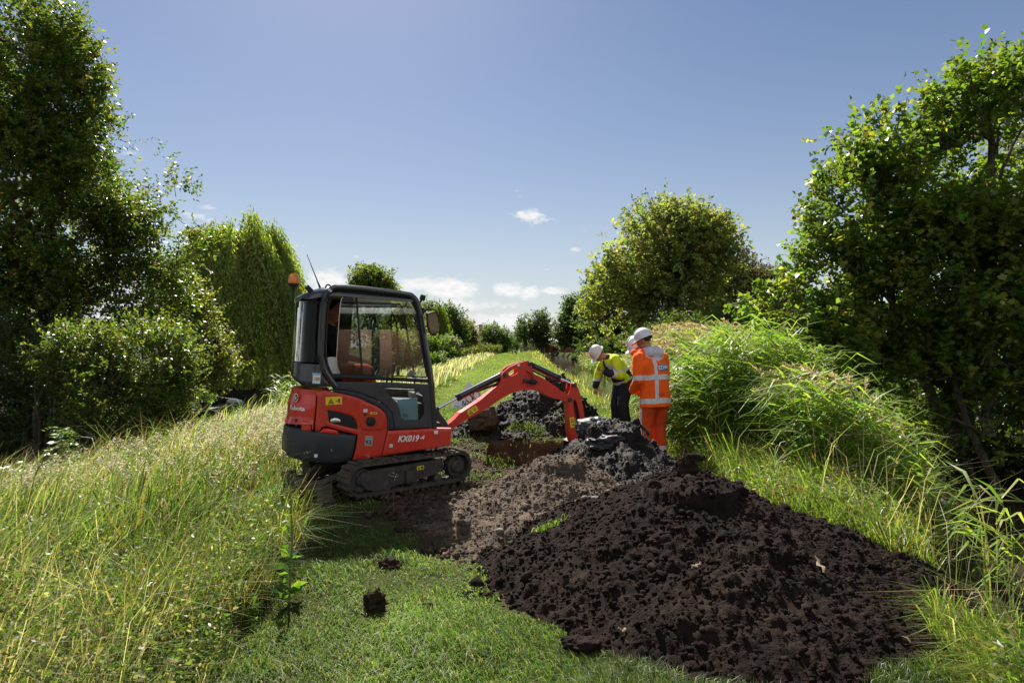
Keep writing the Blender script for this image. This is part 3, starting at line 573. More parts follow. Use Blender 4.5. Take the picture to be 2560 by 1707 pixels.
def crown(lobes, nt, leaf, pal, nl=9, twig=None, up=.45, hang=0., asp=.55, shell=.35, mb=None, trunk_top=None, twr=.006, val=.25):
    """leafy twigs through the volume of several ellipsoid lobes (cx,cy,cz,rx,ry,rz[,w])"""
    v = VEG(); L_ = np.array([l[:6] for l in lobes], float); w = np.array([(l[6] if len(l) > 6 else 1)*l[3]*l[4]*l[5] for l in lobes])**.72; w /= w.sum()
    i = rng.choice(len(L_), nt, p=w); u = unit(rng.normal(size=(nt, 3))); r = (shell+(1-shell)*rng.random(nt))**.6*(1+.24*fbm(u[:, 0]*2.4+i*3, u[:, 1]*2.4, u[:, 2]*2.4, 3)); far_ = rng.random(nt) < .07; r = np.where(far_, rng.uniform(.95, 1.22, nt), r)
    # clumps: twigs gather so that gaps and clusters form
    o = u*r[:, None]*L_[i, 3:6]; c = L_[i, :3]+o
    cs = twig*1.6; cell = fbm(c[:, 0]/cs*.55, c[:, 1]/cs*.55, c[:, 2]/cs*.55, 2, .6); keep = cell+.45 > rng.random(nt)*.9; keep |= rng.random(nt) < max(0, .45-keep.mean()); c, u, i = c[keep], u[keep], i[keep]; nt = len(c)
    d = unit(u*np.array([1, 1, .8])+np.array([0, 0, up])+rng.normal(0, .45, (nt, 3))); tl = twig*rng.uniform(.55, 1.35, nt)
    t = np.tile(np.linspace(.08, 1, nl), (nt, 1))+rng.uniform(-.05, .05, (nt, nl))
    P = c[:, None]+d[:, None]*(t*tl[:, None])[..., None]-np.array([0, 0, 1.])*(hang*tl[:, None]*t**2)[..., None]
    side = np.where(np.arange(nl) % 2 == 0, 1., -1.)[None]; s = unit(np.cross(d, unit(rng.normal(size=(nt, 3))+np.array([0, 0, 1.4]))))
    ld_ = unit(d[:, None]*rng.uniform(.1, .9, (nt, nl))[..., None]+s[:, None]*(side*rng.uniform(.5, 1.1, (nt, nl)))[..., None]+rng.normal(0, .35, (nt, nl, 3)))
    n = nt*nl; col = np.repeat(pick(pal, nt, val=val), nl, 0)*np.exp(rng.normal(0, .16, (n, 1)))
    lm = leaf*rng.uniform(.65, 1.25, n)
    v.add(*leaves(P.reshape(-1, 3), ld_.reshape(-1, 3), lm, lm*asp, col, nrm=rng.normal(0, .55, (n, 3))+np.array([0, 0, 1.]), fold=.3, droop=.08))
    if mb is not None:   # bare twigs under the leaves, only the outermost carry visible wood
        k = np.argsort(-rng.random(nt))[:min(nt, 900)]
        for j in k: mb.tube([c[j]-d[j]*tl[j]*.6, c[j]+d[j]*tl[j]*.4, c[j]+d[j]*tl[j]*.95-np.array([0, 0, hang*tl[j]*.8])], [twr*1.6, twr, twr*.4], 4)
    return v, c
def tree(name, base, top, lobes, nt, leaf, pal, label, group=None, r0=.2, twig=.5, bark=None, fork=.35, nlimb=26, cat='tree', trunks=None, lm=None, **k):
    reseed(label); root = empty(name, base, 0, label, cat, group); inv = np.array(base); lb = [(l[0]-inv[0], l[1]-inv[1], l[2]-inv[2], *l[3:]) for l in lobes]
    mb = MB(); v, c = crown(lb, nt, leaf, pal, twig=twig, mb=mb if k.get('wood', 1) else None, **{q: w for q, w in k.items() if q != 'wood'})
    tp = np.array(top)-inv; tips = []
    for tr in (trunks or [((0, 0, -.3), tp, r0)]):
        a, b, r = np.array(tr[0], float), np.array(tr[1], float), tr[2]; tips.append((a, b, r, r*.22))
        for q in range(nlimb//len(trunks or [1])):
            f = rng.uniform(fork, .95); st = a+(b-a)*f; j = rng.integers(len(c)); 
            for _ in range(6):
                j2 = rng.integers(len(c))
                if np.linalg.norm(c[j2]-st) < np.linalg.norm(c[j]-st) and c[j2][2] > st[2]-.3: j = j2
            tips.append((st, st+(c[j]-st)*.82, r*(1-f)*.55+r*.12, .012+r*.02))
    limbs(mb, (0, 0, 0), tips, r0)
    mb.build('trunk', bark or M_bark, root); cr = v.build('crown', lm or (M_leaf_far if base[1] > 30 else M_leaf), root); return root
def lobe(px, py, rx, ry, Y, ryd=None, w=1.):
    x, y, z = at(px, py, Y); s = Y/FPX; return (x, y, z, rx*s, (ryd if ryd else (rx+ry)*.5*s), ry*s, w)
def place(px, Y): 
    x = (px-1176)/FPX*Y; return (x, Y, float(ground_h(x, Y, False)))
def undergrowth():
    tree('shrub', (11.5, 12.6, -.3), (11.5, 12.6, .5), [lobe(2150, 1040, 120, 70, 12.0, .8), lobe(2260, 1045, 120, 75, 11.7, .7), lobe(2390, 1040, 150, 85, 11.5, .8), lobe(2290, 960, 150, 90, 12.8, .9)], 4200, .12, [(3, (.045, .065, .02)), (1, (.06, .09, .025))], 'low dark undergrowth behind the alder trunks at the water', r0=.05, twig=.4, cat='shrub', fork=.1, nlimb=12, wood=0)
def build_trees():
    undergrowth()
    # ---- left of the ditch
    Y = 17.5
    tree('oak_tree', (-13.4, Y, -.4), at(70, 60, Y), [lobe(40, 90, 130, 120, Y, 1.8), lobe(70, 230, 150, 130, Y, 2.), lobe(90, 380, 160, 110, Y, 2.), lobe(265, 445, 170, 95, Y, 1.5), lobe(365, 475, 90, 75, Y, .9), lobe(40, 680, 170, 130, Y, 2.2), lobe(110, 560, 250, 130, Y, 2.2), lobe(330, 570, 110, 75, Y, 1.1), lobe(210, 330, 80, 90, Y, 1.1), lobe(150, 160, 70, 90, Y, 1.),
         lobe(445, 556, 60, 20, Y, .4), lobe(120, 720, 250, 120, Y, 2.2), lobe(330, 680, 90, 80, Y, 1.2), lobe(-120, 300, 200, 330, Y, 2.5, .5), lobe(20, 830, 180, 80, Y, 2.), lobe(165, 110, 35, 45, Y, .4), lobe(225, 260, 25, 55, Y, .4)],
         23000, .12, OAK, 'huge leafy oak filling the upper left of the photo', r0=.34, twig=.42, nlimb=46, nl=10, asp=.6)
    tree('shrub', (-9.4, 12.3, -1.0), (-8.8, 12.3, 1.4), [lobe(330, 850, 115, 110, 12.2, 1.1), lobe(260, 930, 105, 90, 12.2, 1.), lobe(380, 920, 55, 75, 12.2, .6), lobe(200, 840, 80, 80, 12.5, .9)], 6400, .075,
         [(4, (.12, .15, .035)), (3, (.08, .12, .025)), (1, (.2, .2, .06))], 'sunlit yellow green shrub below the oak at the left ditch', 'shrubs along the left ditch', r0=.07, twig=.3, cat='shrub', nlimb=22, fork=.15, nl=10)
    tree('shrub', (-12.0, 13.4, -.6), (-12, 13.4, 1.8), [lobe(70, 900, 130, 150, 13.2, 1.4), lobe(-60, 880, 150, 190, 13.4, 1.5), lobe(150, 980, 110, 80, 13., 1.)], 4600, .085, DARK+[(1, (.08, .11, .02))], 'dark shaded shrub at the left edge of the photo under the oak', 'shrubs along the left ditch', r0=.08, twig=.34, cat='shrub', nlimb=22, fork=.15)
    tree('hazel_shrub', (-11.5, 21, -.5), (-11.2, 21, 3.2), [lobe(430, 760, 70, 80, 21, 1.2), lobe(455, 830, 70, 62, 21, 1.2), lobe(400, 690, 50, 60, 21, 1.)], 2600, .12, OLIVE+[(2, (.06, .08, .02))], 'darker shrub between the oak and the weeping willow above the jetty', 'shrubs along the left ditch', r0=.08, twig=.5, cat='shrub', nlimb=20, fork=.2)
    # weeping willow
    def willow(name, px, base_py, Y, W, top_py, nstr, label, leaf, pal, drop=(.35, 1.0), group=None):
        reseed(label); b = place(px, Y); root = empty(name, b, 0, label, 'weeping willow', group); s = Y/FPX; H = EYE-(top_py-797)*s-b[2]; rx = W*s; v = VEG(); mb = MB()
        n = nstr; a = rng.uniform(0, 6.28, n); rr = np.sqrt(rng.random(n)); dome = np.sqrt(np.maximum(1-rr**2*.96, 0)); top = H*(.50+.47*(1-rr**3)**.8)*(1+.15*fbm(np.cos(a)*3+7, np.sin(a)*3, rr*3, 2)+.04*rng.normal(size=n))
        a = np.where(rng.random(n) < .5, (np.floor(a*9)+.5+rng.normal(0, .22, n))/9., a); X, Y_ = np.cos(a)*rr*rx, np.sin(a)*rr*rx*.9; le = np.minimum(rng.uniform(*drop, n)*H*.62*(.35+rr*.75), top-.15); out = .10*H*rng.random(n); m = 26
        t = np.linspace(0, 1, m)[None]+rng.uniform(-.03, .03, (n, m)); sway = rng.normal(.0, .05, n)*H; tt = np.clip(t, 0, 1)
        P = np.stack([X[:, None]*(1+.0*tt)+np.cos(a)[:, None]*out[:, None]*np.sqrt(tt)+.10*le[:, None]*tt**1.5+sway[:, None]*tt, Y_[:, None]+np.sin(a)[:, None]*out[:, None]*np.sqrt(tt), top[:, None]-le[:, None]*tt+.06*H*np.sin(np.minimum(tt*4, 3.14))*.5], -1)
        k = n*m; d = np.stack([rng.normal(.12, .4, k), rng.normal(0, .4, k), rng.uniform(-1.2, -.5, k)], 1); L_ = leaf*rng.uniform(.7, 1.3, k)
        v.add(*leaves(P.reshape(-1, 3), d, L_, L_*.24, np.repeat(pick(pal, n, val=.2)*np.exp(.45*fbm(np.cos(a)*4, np.sin(a)*4, rr*4, 2))[:, None], m, 0)*np.exp(rng.normal(0, .15, (k, 1)))))
        tips = [((0, 0, -.2), (rx*.05, 0, H*.55), H*.035, H*.02)]
        for q in range(26):
            j = rng.integers(n); st = (0, 0, H*rng.uniform(.25, .5)); tips.append((st, (X[j]*.85, Y_[j]*.85, top[j]*.95), H*.014, H*.002))
        limbs(mb, (0, 0, 0), tips, .2, .18); mb.build('trunk', M_bark, root); v.build('crown', M_leaf if Y < 50 else M_leaf_far, root)
    WIL = [(4, (.20, .25, .065)), (3, (.27, .30, .08)), (2, (.13, .18, .05)), (.5, (.36, .32, .1))]
    willow('weeping_willow', 548, 890, 31, 146, 535, 5600, 'broad weeping willow left of the digger cab, its strands reaching the ditch', .23, WIL, (.6, 1.6))
    willow('weeping_willow', 1000, 830, 84, 26, 712, 500, 'small bright weeping willow behind the digger mirror', .5, [(3, (.15, .2, .04)), (1, (.2, .24, .06))], (.6, 1.2))
    # ---- right bank
    Y = 11.2
    A = [lobe(1930, 300, 40, 70, Y, .6), lobe(2030, 330, 70, 90, Y, .8), lobe(1960, 480, 85, 110, Y, 1.), lobe(2090, 480, 80, 130, Y, 1.1), lobe(1935, 640, 90, 90, Y, 1.1), lobe(1800, 700, 85, 45, Y, .8), lobe(2060, 690, 130, 120, Y, 1.4), lobe(1960, 820, 110, 80, Y, 1.2), lobe(2110, 880, 120, 110, Y, 1.3), lobe(1890, 760, 70, 60, Y, .9)]
    tree('alder_tree', (8.6, Y, -.4), at(2010, 300, Y), A, 6800, .105, ALDER, 'round leaved alder with one bough reaching left over the reeds', 'alders on the right bank', r0=.13, twig=.36, nl=9, asp=.85, nlimb=36, bark=M_bark_pale,
         trunks=[((-.1, 0, -.9), np.array(at(2000, 330, Y))-np.array((8.6, Y, -.4)), .11), ((-.35, .3, -.6), np.array(at(2120, 480, Y+.5))-np.array((8.6, Y, -.4)), .10), ((.5, .4, -.6), np.array(at(1880, 560, Y))-np.array((8.6, Y, -.4)), .09)], fork=.22)
    Y = 10.6
    B = [lobe(2210, 250, 70, 90, Y, .9), lobe(2300, 260, 90, 110, Y, 1.), lobe(2200, 430, 110, 140, Y, 1.2), lobe(2330, 480, 120, 170, Y, 1.4), lobe(2230, 660, 140, 150, Y, 1.4), lobe(2360, 780, 150, 200, Y, 1.5), lobe(2230, 880, 150, 120, Y, 1.3), lobe(2330, 1010, 130, 60, Y, 1.), lobe(2460, 450, 150, 300, Y, 1.4, .5)]
    tree('alder_tree', (9.0, Y, -.4), at(2270, 220, Y), B, 8600, .105, ALDER, 'tall dense alder at the right edge of the photo over the dark water', 'alders on the right bank', r0=.15, twig=.36, nl=9, asp=.85, nlimb=40, bark=M_bark_pale,
         trunks=[((-.5, .2, -.7), np.array(at(2180, 700, Y))-np.array((9.0, Y, -.4)), .085), ((.3, .2, -.6), np.array(at(2270, 240, Y))-np.array((9.0, Y, -.4)), .14), ((-.9, 1.1, -.5), np.array(at(2120, 700, Y+1))-np.array((9.0, Y, -.4)), .07), ((.9, -.3, -.5), np.array(at(2360, 500, Y))-np.array((9.0, Y, -.4)), .11)], fork=.25)
    for (x, y, l) in ((3, -30, 'tree behind the photographer mirrored at the left of the brick house'), (27, -34, 'tall tree behind the photographer mirrored over the brick house roof'), (-9, -26, 'tree behind the photographer seen in the digger mirror'), (38, -20, 'tree behind the photographer beyond the right end of the brick house')):
        tree('broad_tree', (x, y, 0), (x, y, 7), [(x, y, 5.5, 4, 4, 3.6), (x+1.5, y, 8.2, 3, 3, 3)], 1000, .45, DARK, l, 'trees behind the photographer', r0=.3, twig=1.1, wood=0)
    # out of the frame at left, seen in the dark glass of the cab
    tree('oak_tree', (-15.5, 7.5, -.5), (-15.5, 7.5, 8), [(-15, 7.5, 2.2, 2.6, 4.2, 2.6), (-15.5, 7.5, 5.5, 3.4, 4.6, 2.6), (-15.5, 7, 8, 2.5, 3, 2)], 2600, .24, OAK, 'oak standing beyond the left edge of the photo, mirrored in the dark cab glass', r0=.3, twig=.7)
    Y = 19
    tree('oak_tree', (18.0, Y, 0), at(2390, 120, Y), [lobe(2350, 190, 80, 70, Y, 1.2), lobe(2450, 250, 150, 150, Y, 2.), lobe(2420, 500, 200, 200, Y, 2.)], 2000, .13, OLIVE, 'thin olive crown rising behind the alder at the top right corner', r0=.25, twig=.5)
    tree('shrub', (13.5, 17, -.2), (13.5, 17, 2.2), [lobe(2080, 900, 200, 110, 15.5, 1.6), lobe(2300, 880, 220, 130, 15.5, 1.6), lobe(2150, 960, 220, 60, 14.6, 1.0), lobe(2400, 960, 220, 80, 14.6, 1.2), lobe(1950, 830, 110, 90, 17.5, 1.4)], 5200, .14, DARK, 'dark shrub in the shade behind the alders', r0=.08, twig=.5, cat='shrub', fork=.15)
    Y = 60
    tree('broad_tree', place(1560, Y), at(1560, 500, Y), [lobe(1530, 600, 130, 118, Y, 5), lobe(1620, 590, 75, 85, Y, 4), lobe(1445, 670, 85, 80, Y, 4), lobe(1560, 560, 90, 80, Y, 4.5), lobe(1420, 730, 70, 60, Y, 3.5), lobe(1560, 720, 150, 75, Y, 5)], 6500, .44, [(4, (.17, .20, .075)), (3, (.22, .235, .085)), (1.5, (.27, .24, .09)), (1.2, (.10, .13, .05))],
         'big round olive green tree beyond the reeds, tallest in the middle distance', r0=.7, twig=1.25, nlimb=46, nl=9, up=.35, val=.2, fork=.2, twr=.02)
    tree('broad_tree', place(1372, 86), at(1385, 650, 86), [lobe(1375, 690, 40, 55, 86, 3.), lobe(1400, 640, 30, 45, 86, 3), lobe(1385, 760, 55, 50, 86, 3.2), lobe(1450, 770, 60, 40, 86, 3)], 2000, .5, DARK+[(1, (.08, .11, .03))], 'dark green tree tucked against the left side of the big round tree', r0=.3, twig=1., twr=.015)
    tree('alder_tree', place(1314, 125), at(1316, 690, 125), [lobe(1316, 718, 18, 30, 125, 1.6), lobe(1314, 760, 34, 30, 125, 2.6), lobe(1320, 790, 45, 24, 125, 3.)], 1500, .6, DARK+[(2, (.06, .09, .022))], 'young pointed tree left of the big round tree on the canal bank', r0=.3, twig=1.6, twr=.01)
    PURP = [(3, (.062, .052, .038)), (2, (.075, .07, .035)), (1, (.05, .06, .025))]
    tree('dark_tree', place(1690, 66), at(1690, 600, 66), [lobe(1690, 690, 62, 95, 66, 3.4), lobe(1650, 740, 60, 55, 66, 3.2), lobe(1720, 740, 60, 55, 66, 3.)], 2400, .42, PURP, 'dark brownish tree standing right of the big round tree', 'dark trees right of the round tree', r0=.35, twig=1.2, twr=.015)
    tree('dark_tree', place(1768, 80), at(1768, 620, 80), [lobe(1768, 665, 42, 52, 80, 3), lobe(1790, 720, 70, 60, 80, 3.4), lobe(1720, 640, 28, 30, 80, 2)], 1700, .45, PURP, 'low brownish tree farthest right behind the alder bough', 'dark trees right of the round tree', r0=.3, twig=1.3, twr=.015)
    for (px, py, rx, ry, Y, l) in [(1490, 800, 60, 34, 50, 'bush on the canal bank behind the yellow worker'), (1580, 775, 90, 45, 48, 'bush under the big round tree behind the orange jacket'), (1690, 770, 90, 46, 50, 'bush in front of the dark brownish trees'), (1415, 808, 40, 24, 68, 'low bush at the water edge left of the yellow helmet'), (1350, 808, 34, 18, 106, 'farthest low bush on the right canal bank')]:
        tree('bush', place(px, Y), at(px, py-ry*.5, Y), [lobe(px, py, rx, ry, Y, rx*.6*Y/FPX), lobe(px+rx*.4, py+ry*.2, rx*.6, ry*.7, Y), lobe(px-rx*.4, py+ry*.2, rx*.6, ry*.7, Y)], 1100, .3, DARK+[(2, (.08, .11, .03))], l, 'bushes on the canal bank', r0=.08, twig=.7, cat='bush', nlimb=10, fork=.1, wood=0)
    # ---- far end of the path and left distance
    FAR = [(3, (.085, .11, .05)), (2, (.11, .135, .055))]
    far = [('broad_tree', 850, 660, 52, 44, 62, 1500, OAK, .4, 'round topped tree showing over the cab roof'), ('poplar_tree', 1032, 758, 34, 58, 92, 1500, DARK, .5, 'dark green tree right of the small willow and the mirror'), ('poplar_tree', 985, 745, 40, 48, 100, 1100, FAR, .55, 'grey green tree behind the cab front and mirror'),
           ('autumn_tree', 1070, 776, 22, 38, 98, 800, [(2, (.2, .12, .03)), (2, (.12, .12, .03)), (1, (.08, .1, .03))], .5, 'rusty orange tree at the left end of the far hedge'), ('broad_tree', 1132, 783, 38, 34, 118, 1400, DARK+FAR, .55, 'rounded dark tree in front of the tiled house roof'), ('broad_tree', 1207, 770, 27, 38, 150, 900, DARK, .7, 'left one of the two tall dark trees behind the gate'), ('broad_tree', 1243, 760, 21, 46, 150, 900, DARK, .7, 'taller pointed right one of the two dark trees behind the gate'),
           ('broad_tree', 1170, 790, 22, 22, 185, 500, [(1, (.12, .15, .05))], .8, 'pale green tree between the rounded tree and the two dark trees'), ('broad_tree', 930, 740, 40, 50, 70, 1100, OLIVE, .42, 'olive tree seen through the cab windows'), ('broad_tree', 735, 770, 50, 60, 70, 900, FAR, .45, 'tree hidden behind the cab'), ('broad_tree', 1270, 795, 24, 12, 170, 300, FAR, .8, 'low tree row right of the white roofed shed')]
    for (nm, px, py, rx, ry, Y, nt, pal, lf, l) in far:
        lf_ = lf*.75
        tree(nm, place(px, Y), at(px, py-ry*.6, Y), [lobe(px, py-ry*.1, rx*.85, ry*.8, Y), lobe(px+rx*.35, py+ry*.35, rx*.65, ry*.55, Y), lobe(px-rx*.35, py+ry*.3, rx*.65, ry*.6, Y)], nt, lf_, pal, l, 'trees in the distance', r0=Y*.0035, twig=lf*2., nlimb=14, wood=0)
    for (px, py, rx, ry, Y, pal, l) in [(1010, 815, 26, 24, 58, [(1, (.09, .13, .03))], 'bright bush left of the grey willow bush by the verge'), (1033, 806, 17, 22, 60, [(1, (.2, .22, .16)), (1, (.12, .14, .09))], 'pale grey leaved bush at the left end of the far hedge'), (965, 800, 34, 36, 48, [(1, (.10, .14, .03))], 'bush seen through the front of the cab'), (900, 800, 40, 40, 46, OLIVE, 'olive bush seen through the middle of the cab window'), (1000, 845, 18, 20, 40, [(1, (.08, .12, .03))], 'low bush beside the front post of the cab'), (1095, 806, 40, 12, 104, FAR, 'low bush behind the middle of the far hedge')]:
        tree('bush', place(px, Y), at(px, py-ry*.5, Y), [lobe(px, py, rx, ry, Y), lobe(px, py+ry*.5, rx*1.1, ry*.6, Y)], 700, .16+.002*Y, pal, l, 'bushes left of the verge', r0=.06, twig=.4+.004*Y, cat='bush', nlimb=8, fork=.1, wood=0)
    # clipped hedge running back to the gate
    v = VEG(); p0, p1 = np.array([-6.0, 64.]), np.array([-1.0, 132.]); n = 9000; t = rng.random(n)**1.3; f = rng.integers(0, 3, n); hw = .5; H = 1.15
    dv = unit(p1-p0); nv = np.array([-dv[1], dv[0]]); a = np.where(f == 0, -hw, np.where(f == 1, hw, rng.uniform(-hw, hw, n)))+rng.normal(0, .07, n); z = np.where(f == 2, H, rng.uniform(0, H, n))+rng.normal(0, .05, n)
    xy = p0+(p1-p0)*t[:, None]+nv*a[:, None]; P = np.stack([xy[:, 0], xy[:, 1], ground_h(xy[:, 0], xy[:, 1])+z], 1)
    v.add(*leaves(P, unit(rng.normal(size=(n, 3))+np.stack([nv[0]*np.sign(a), nv[1]*np.sign(a), np.ones(n)*.8], 1)*.7), rng.uniform(.15, .34, n)*1.3, rng.uniform(.1, .2, n)*1.3, pick([(2, (.07, .08, .03)), (1, (.13, .13, .05))], n)))
    me = v.mesh('hedge'); tag(link('hedge', me, M_leaf_far), 'long low clipped hedge running back to the gate', 'hedge')
    # woods along the horizon
    v = VEG(); n = 26000; x = rng.uniform(-230, 230, n); k = np.abs(x-6) > 0; hh = 6.5+4*fbm(x*.04, 2., 3., 3)+np.clip(np.abs(x)-14, 0, 40)*.11; z = rng.random(n)**.8*np.maximum(hh, 2.5); y = 215+rng.normal(0, 5, n)
    v.add(*leaves(np.stack([x, y, z], 1), rng.normal(size=(n, 3)), rng.uniform(.9, 2., n), rng.uniform(.7, 1.4, n), pick(FAR, n)))
    tag(v.build('woodland', M_leaf_far), 'far line of woods along the horizon', 'woodland', kind='stuff')
build_trees()
# ------------------------------------------------------------------ mini digger
PHI, PIT, THE, PSI = 20., 3.5, 40., 20.
DC = Vector((-1.45, 7.25, 0.035))
M_H = Matrix.Translation(DC)@Matrix.Rotation(R(PHI), 4, 'Z')@Matrix.Rotation(R(PIT), 4, 'Y')     # upper body
M_T = Matrix.Translation(DC)@Matrix.Rotation(R(THE), 4, 'Z')                                      # undercarriage
_b = M_H@Vector((.6, .05, 0)); M_B = Matrix.Translation((_b.x, _b.y, 0))@Matrix.Rotation(R(PSI), 4, 'Z')  # boom
INV = Matrix.Translation(-DC)
def c1(x, y): return ((680+x/4.126)*.91875, (620+y/4.126)*.91875)
def c2(x, y): return ((680+x/4.127)*.91875, (920+y/4.127)*.91875)
def c3(x, y): return ((1080+x/5.88)*.91875, (880+y/5.88)*.91875)
def onplane(p, y, M):
    """point of the machine's local vertical plane y seen at photo point p -> (x, z) in metres"""
    Mi = M.inverted(); o = Mi@Vector((0, 0, EYE)); d = (Mi.to_3x3())@Vector(((p[0]-1176)/FPX, 1, -(p[1]-797)/FPX))
    q = o+d*((y-o.y)/d.y); return (q.x, q.z)
# plan of the upper body: near side, rounded tail, far side
_a = np.linspace(0, np.pi/2, 14); _n = np.stack([-.72-.42*np.sin(_a)**.75, -.49*np.cos(_a)**.75], 1)
PLAN = np.vstack([[[.60, -.49]], _n, (_n[::-1]*[1, -1])[1:], [[.60, .49]]])
_seg = np.linalg.norm(np.diff(PLAN, axis=0), axis=1); PU = np.concatenate([[0], np.cumsum(_seg)])
_tg = unit(np.gradient(PLAN, axis=0)); PN = np.stack([_tg[:, 1], -_tg[:, 0]], 1)*-1.
if np.dot(PN[1], [0, -1]) < 0: PN = -PN
def surf(u, z, off):
    x = np.interp(u, PU, PLAN[:, 0]); y = np.interp(u, PU, PLAN[:, 1]); nx = np.interp(u, PU, PN[:, 0]); ny = np.interp(u, PU, PN[:, 1])
    return np.stack([x+nx*off, y+ny*off, z+0*x], -1)
def hit(p, off=0.):
    """photo point -> (u, z) on the upper body's skin"""
    Mi = M_H.inverted(); o = np.array(Mi@Vector((0, 0, EYE))); d = np.array(Mi.to_3x3()@Vector(((p[0]-1176)/FPX, 1, -(p[1]-797)/FPX))); best = None
    Q = PLAN+PN*off
    for i in range(len(Q)-1):
        a, b = Q[i], Q[i+1]; e = b-a; A = np.array([[d[0], -e[0]], [d[1], -e[1]]]); D = np.linalg.det(A)
        if abs(D) < 1e-9: continue
        t, s = np.linalg.solve(A, a-o[:2])
        if -1e-3 <= s <= 1.001 and t > 0 and (best is None or t < best[0]): best = (t, PU[i]+s*_seg[i], o[2]+t*d[2])
    if best is None:   # just past the outline: take the outermost point
        px = []
        for i in range(len(Q)):
            w = M_H@Vector((Q[i][0], Q[i][1], .9)); px.append(w.x/w.y*FPX+1176)
        i = int(np.argmin(px)); w = M_H@Vector((Q[i][0], Q[i][1], 0)); best = (0, PU[i], EYE-(p[1]-797)/FPX*w.y+.0)
    return best[1:]
def resample(poly, st):
    P = np.array(poly, float); out = []
    for a, b in zip(P, np.roll(P, -1, 0)):
        n = max(1, int(np.linalg.norm(b-a)/st)); out += [a+(b-a)*k/n for k in range(n)]
    return np.array(out)
def smoothpoly(P, it=1):
    P = np.array(P, float)
    for _ in range(it):
        Nx = np.roll(P, -1, 0); P = np.stack([P*.8+Nx*.2, P*.2+Nx*.8], 1).reshape(-1, 2)
    return P
def cdt(loops, step=None, extra=()):
    """triangulate a polygon with holes, optional inner points"""
    V = []; E = []
    for lp in loops:
        k = len(V); V += [tuple(p) for p in lp]; E += [(k+i, k+(i+1) % len(lp)) for i in range(len(lp))]
    if step:
        o = np.array(loops[0]); mn, mx = o.min(0), o.max(0)
        for a in np.arange(mn[0]+step*.5, mx[0], step):
            for b in np.arange(mn[1]+step*.5, mx[1], step): V.append((a, b))
    V += [tuple(p) for p in extra]
    r = geometry.delaunay_2d_cdt([Vector(v) for v in V], E, [], 0, 1e-6)
    return np.array([v[:] for v in r[0]]), [f for f in r[2]]
def inside(P, poly):
    x, y = P[:, 0], P[:, 1]; c = np.zeros(len(P), bool); Q = np.array(poly); j = len(Q)-1
    for i in range(len(Q)):
        a, b = Q[i], Q[j]
        with np.errstate(divide='ignore', invalid='ignore'): c ^= ((a[1] > y) != (b[1] > y)) & (x < (b[0]-a[0])*(y-a[1])/(b[1]-a[1])+a[0])
        j = i
    return c
def bdist(P, loops):
    d = np.full(len(P), 9.)
    for lp in loops:
        lp = np.array(lp)
        for a, b in zip(lp, np.roll(lp, -1, 0)):
            e = b-a; t = np.clip(((P-a)@e)/max(e@e, 1e-12), 0, 1); d = np.minimum(d, np.linalg.norm(P-a-t[:, None]*e, axis=1))
    return d
def patch(mb, poly, off=0., th=.03, holes=(), step=.03, r=.014, m=0, bulge=None):
    """thick curved panel lying on the body's skin, its edge rounded over r; poly in (u, z)"""
    loops = [resample(poly, min(step, .02))]+[resample(h, min(step, .02)) for h in holes]; ex = []
    for lp in loops:
        t = unit(np.roll(lp, -1, 0)-np.roll(lp, 1, 0)); nn = np.stack([-t[:, 1], t[:, 0]], 1)
        for f in (.35, 1.): ex += [lp+nn*r*f, lp-nn*r*f]
    ex = np.vstack(ex); d = bdist(ex, loops); dd = np.minimum(np.abs(d-r*.35), np.abs(d-r)); ex = ex[dd < r*.06]
    o = np.array(loops[0]); mn, mx = o.min(0), o.max(0); gx, gz = np.meshgrid(np.arange(mn[0]+step*.5, mx[0], step), np.arange(mn[1]+step*.5, mx[1], step)); g = np.stack([gx.ravel(), gz.ravel()], 1); g = g[bdist(g, loops) > r*1.5]
    pts = np.vstack([ex, g]); k = inside(pts, loops[0])
    for h in loops[1:]: k &= ~inside(pts, h)
    V, F = cdt(loops, extra=pts[k])
    F = [f for f in F if len(f) == 3]; F = np.array(F); c = V[F].mean(1); k = inside(c, loops[0])
    for h in loops[1:]: k &= ~inside(c, h)
    F = F[k]; d = np.clip(bdist(V, loops)/r, 0, 1); o = off-r*.8*(1-np.sqrt(1-(1-d)**2))
    if bulge is not None: o = o+bulge(V[:, 0], V[:, 1])
    A = surf(V[:, 0], V[:, 1], o); B = surf(V[:, 0], V[:, 1], np.minimum(o, off)-th); n = len(V)
    T = [F, F[:, ::-1]+n]; E = {}
    for f in F:
        for a, b in ((f[0], f[1]), (f[1], f[2]), (f[2], f[0])): E[(a, b)] = 1
    q = [(b, a, a+n, b+n) for (a, b) in E if (b, a) not in E]
    mb.add(np.vstack([A, B]), q, np.vstack(T), m)
def flat(mb, poly, y, th, M=None, holes=(), m=0, bev=0.):
    """plate cut to an outline in the machine's x-z plane, from y to y+th"""
    loops = [np.array(poly, float)]+[np.array(h, float) for h in holes]; V, F = cdt(loops); F = np.array([f for f in F if len(f) == 3]); c = V[F].mean(1); k = inside(c, loops[0])
    for h in loops[1:]: k &= ~inside(c, h)
    F = F[k]; n = len(V); A = np.stack([V[:, 0], np.full(n, y), V[:, 1]], 1); B = A+[0, th, 0]; E = {}
    for f in F:
        for a, b in ((f[0], f[1]), (f[1], f[2]), (f[2], f[0])): E[(a, b)] = 1
    mb.add(np.vstack([A, B]), [(b, a, a+n, b+n) for (a, b) in E if (b, a) not in E], np.vstack([F, F[:, ::-1]+n]), m, M)
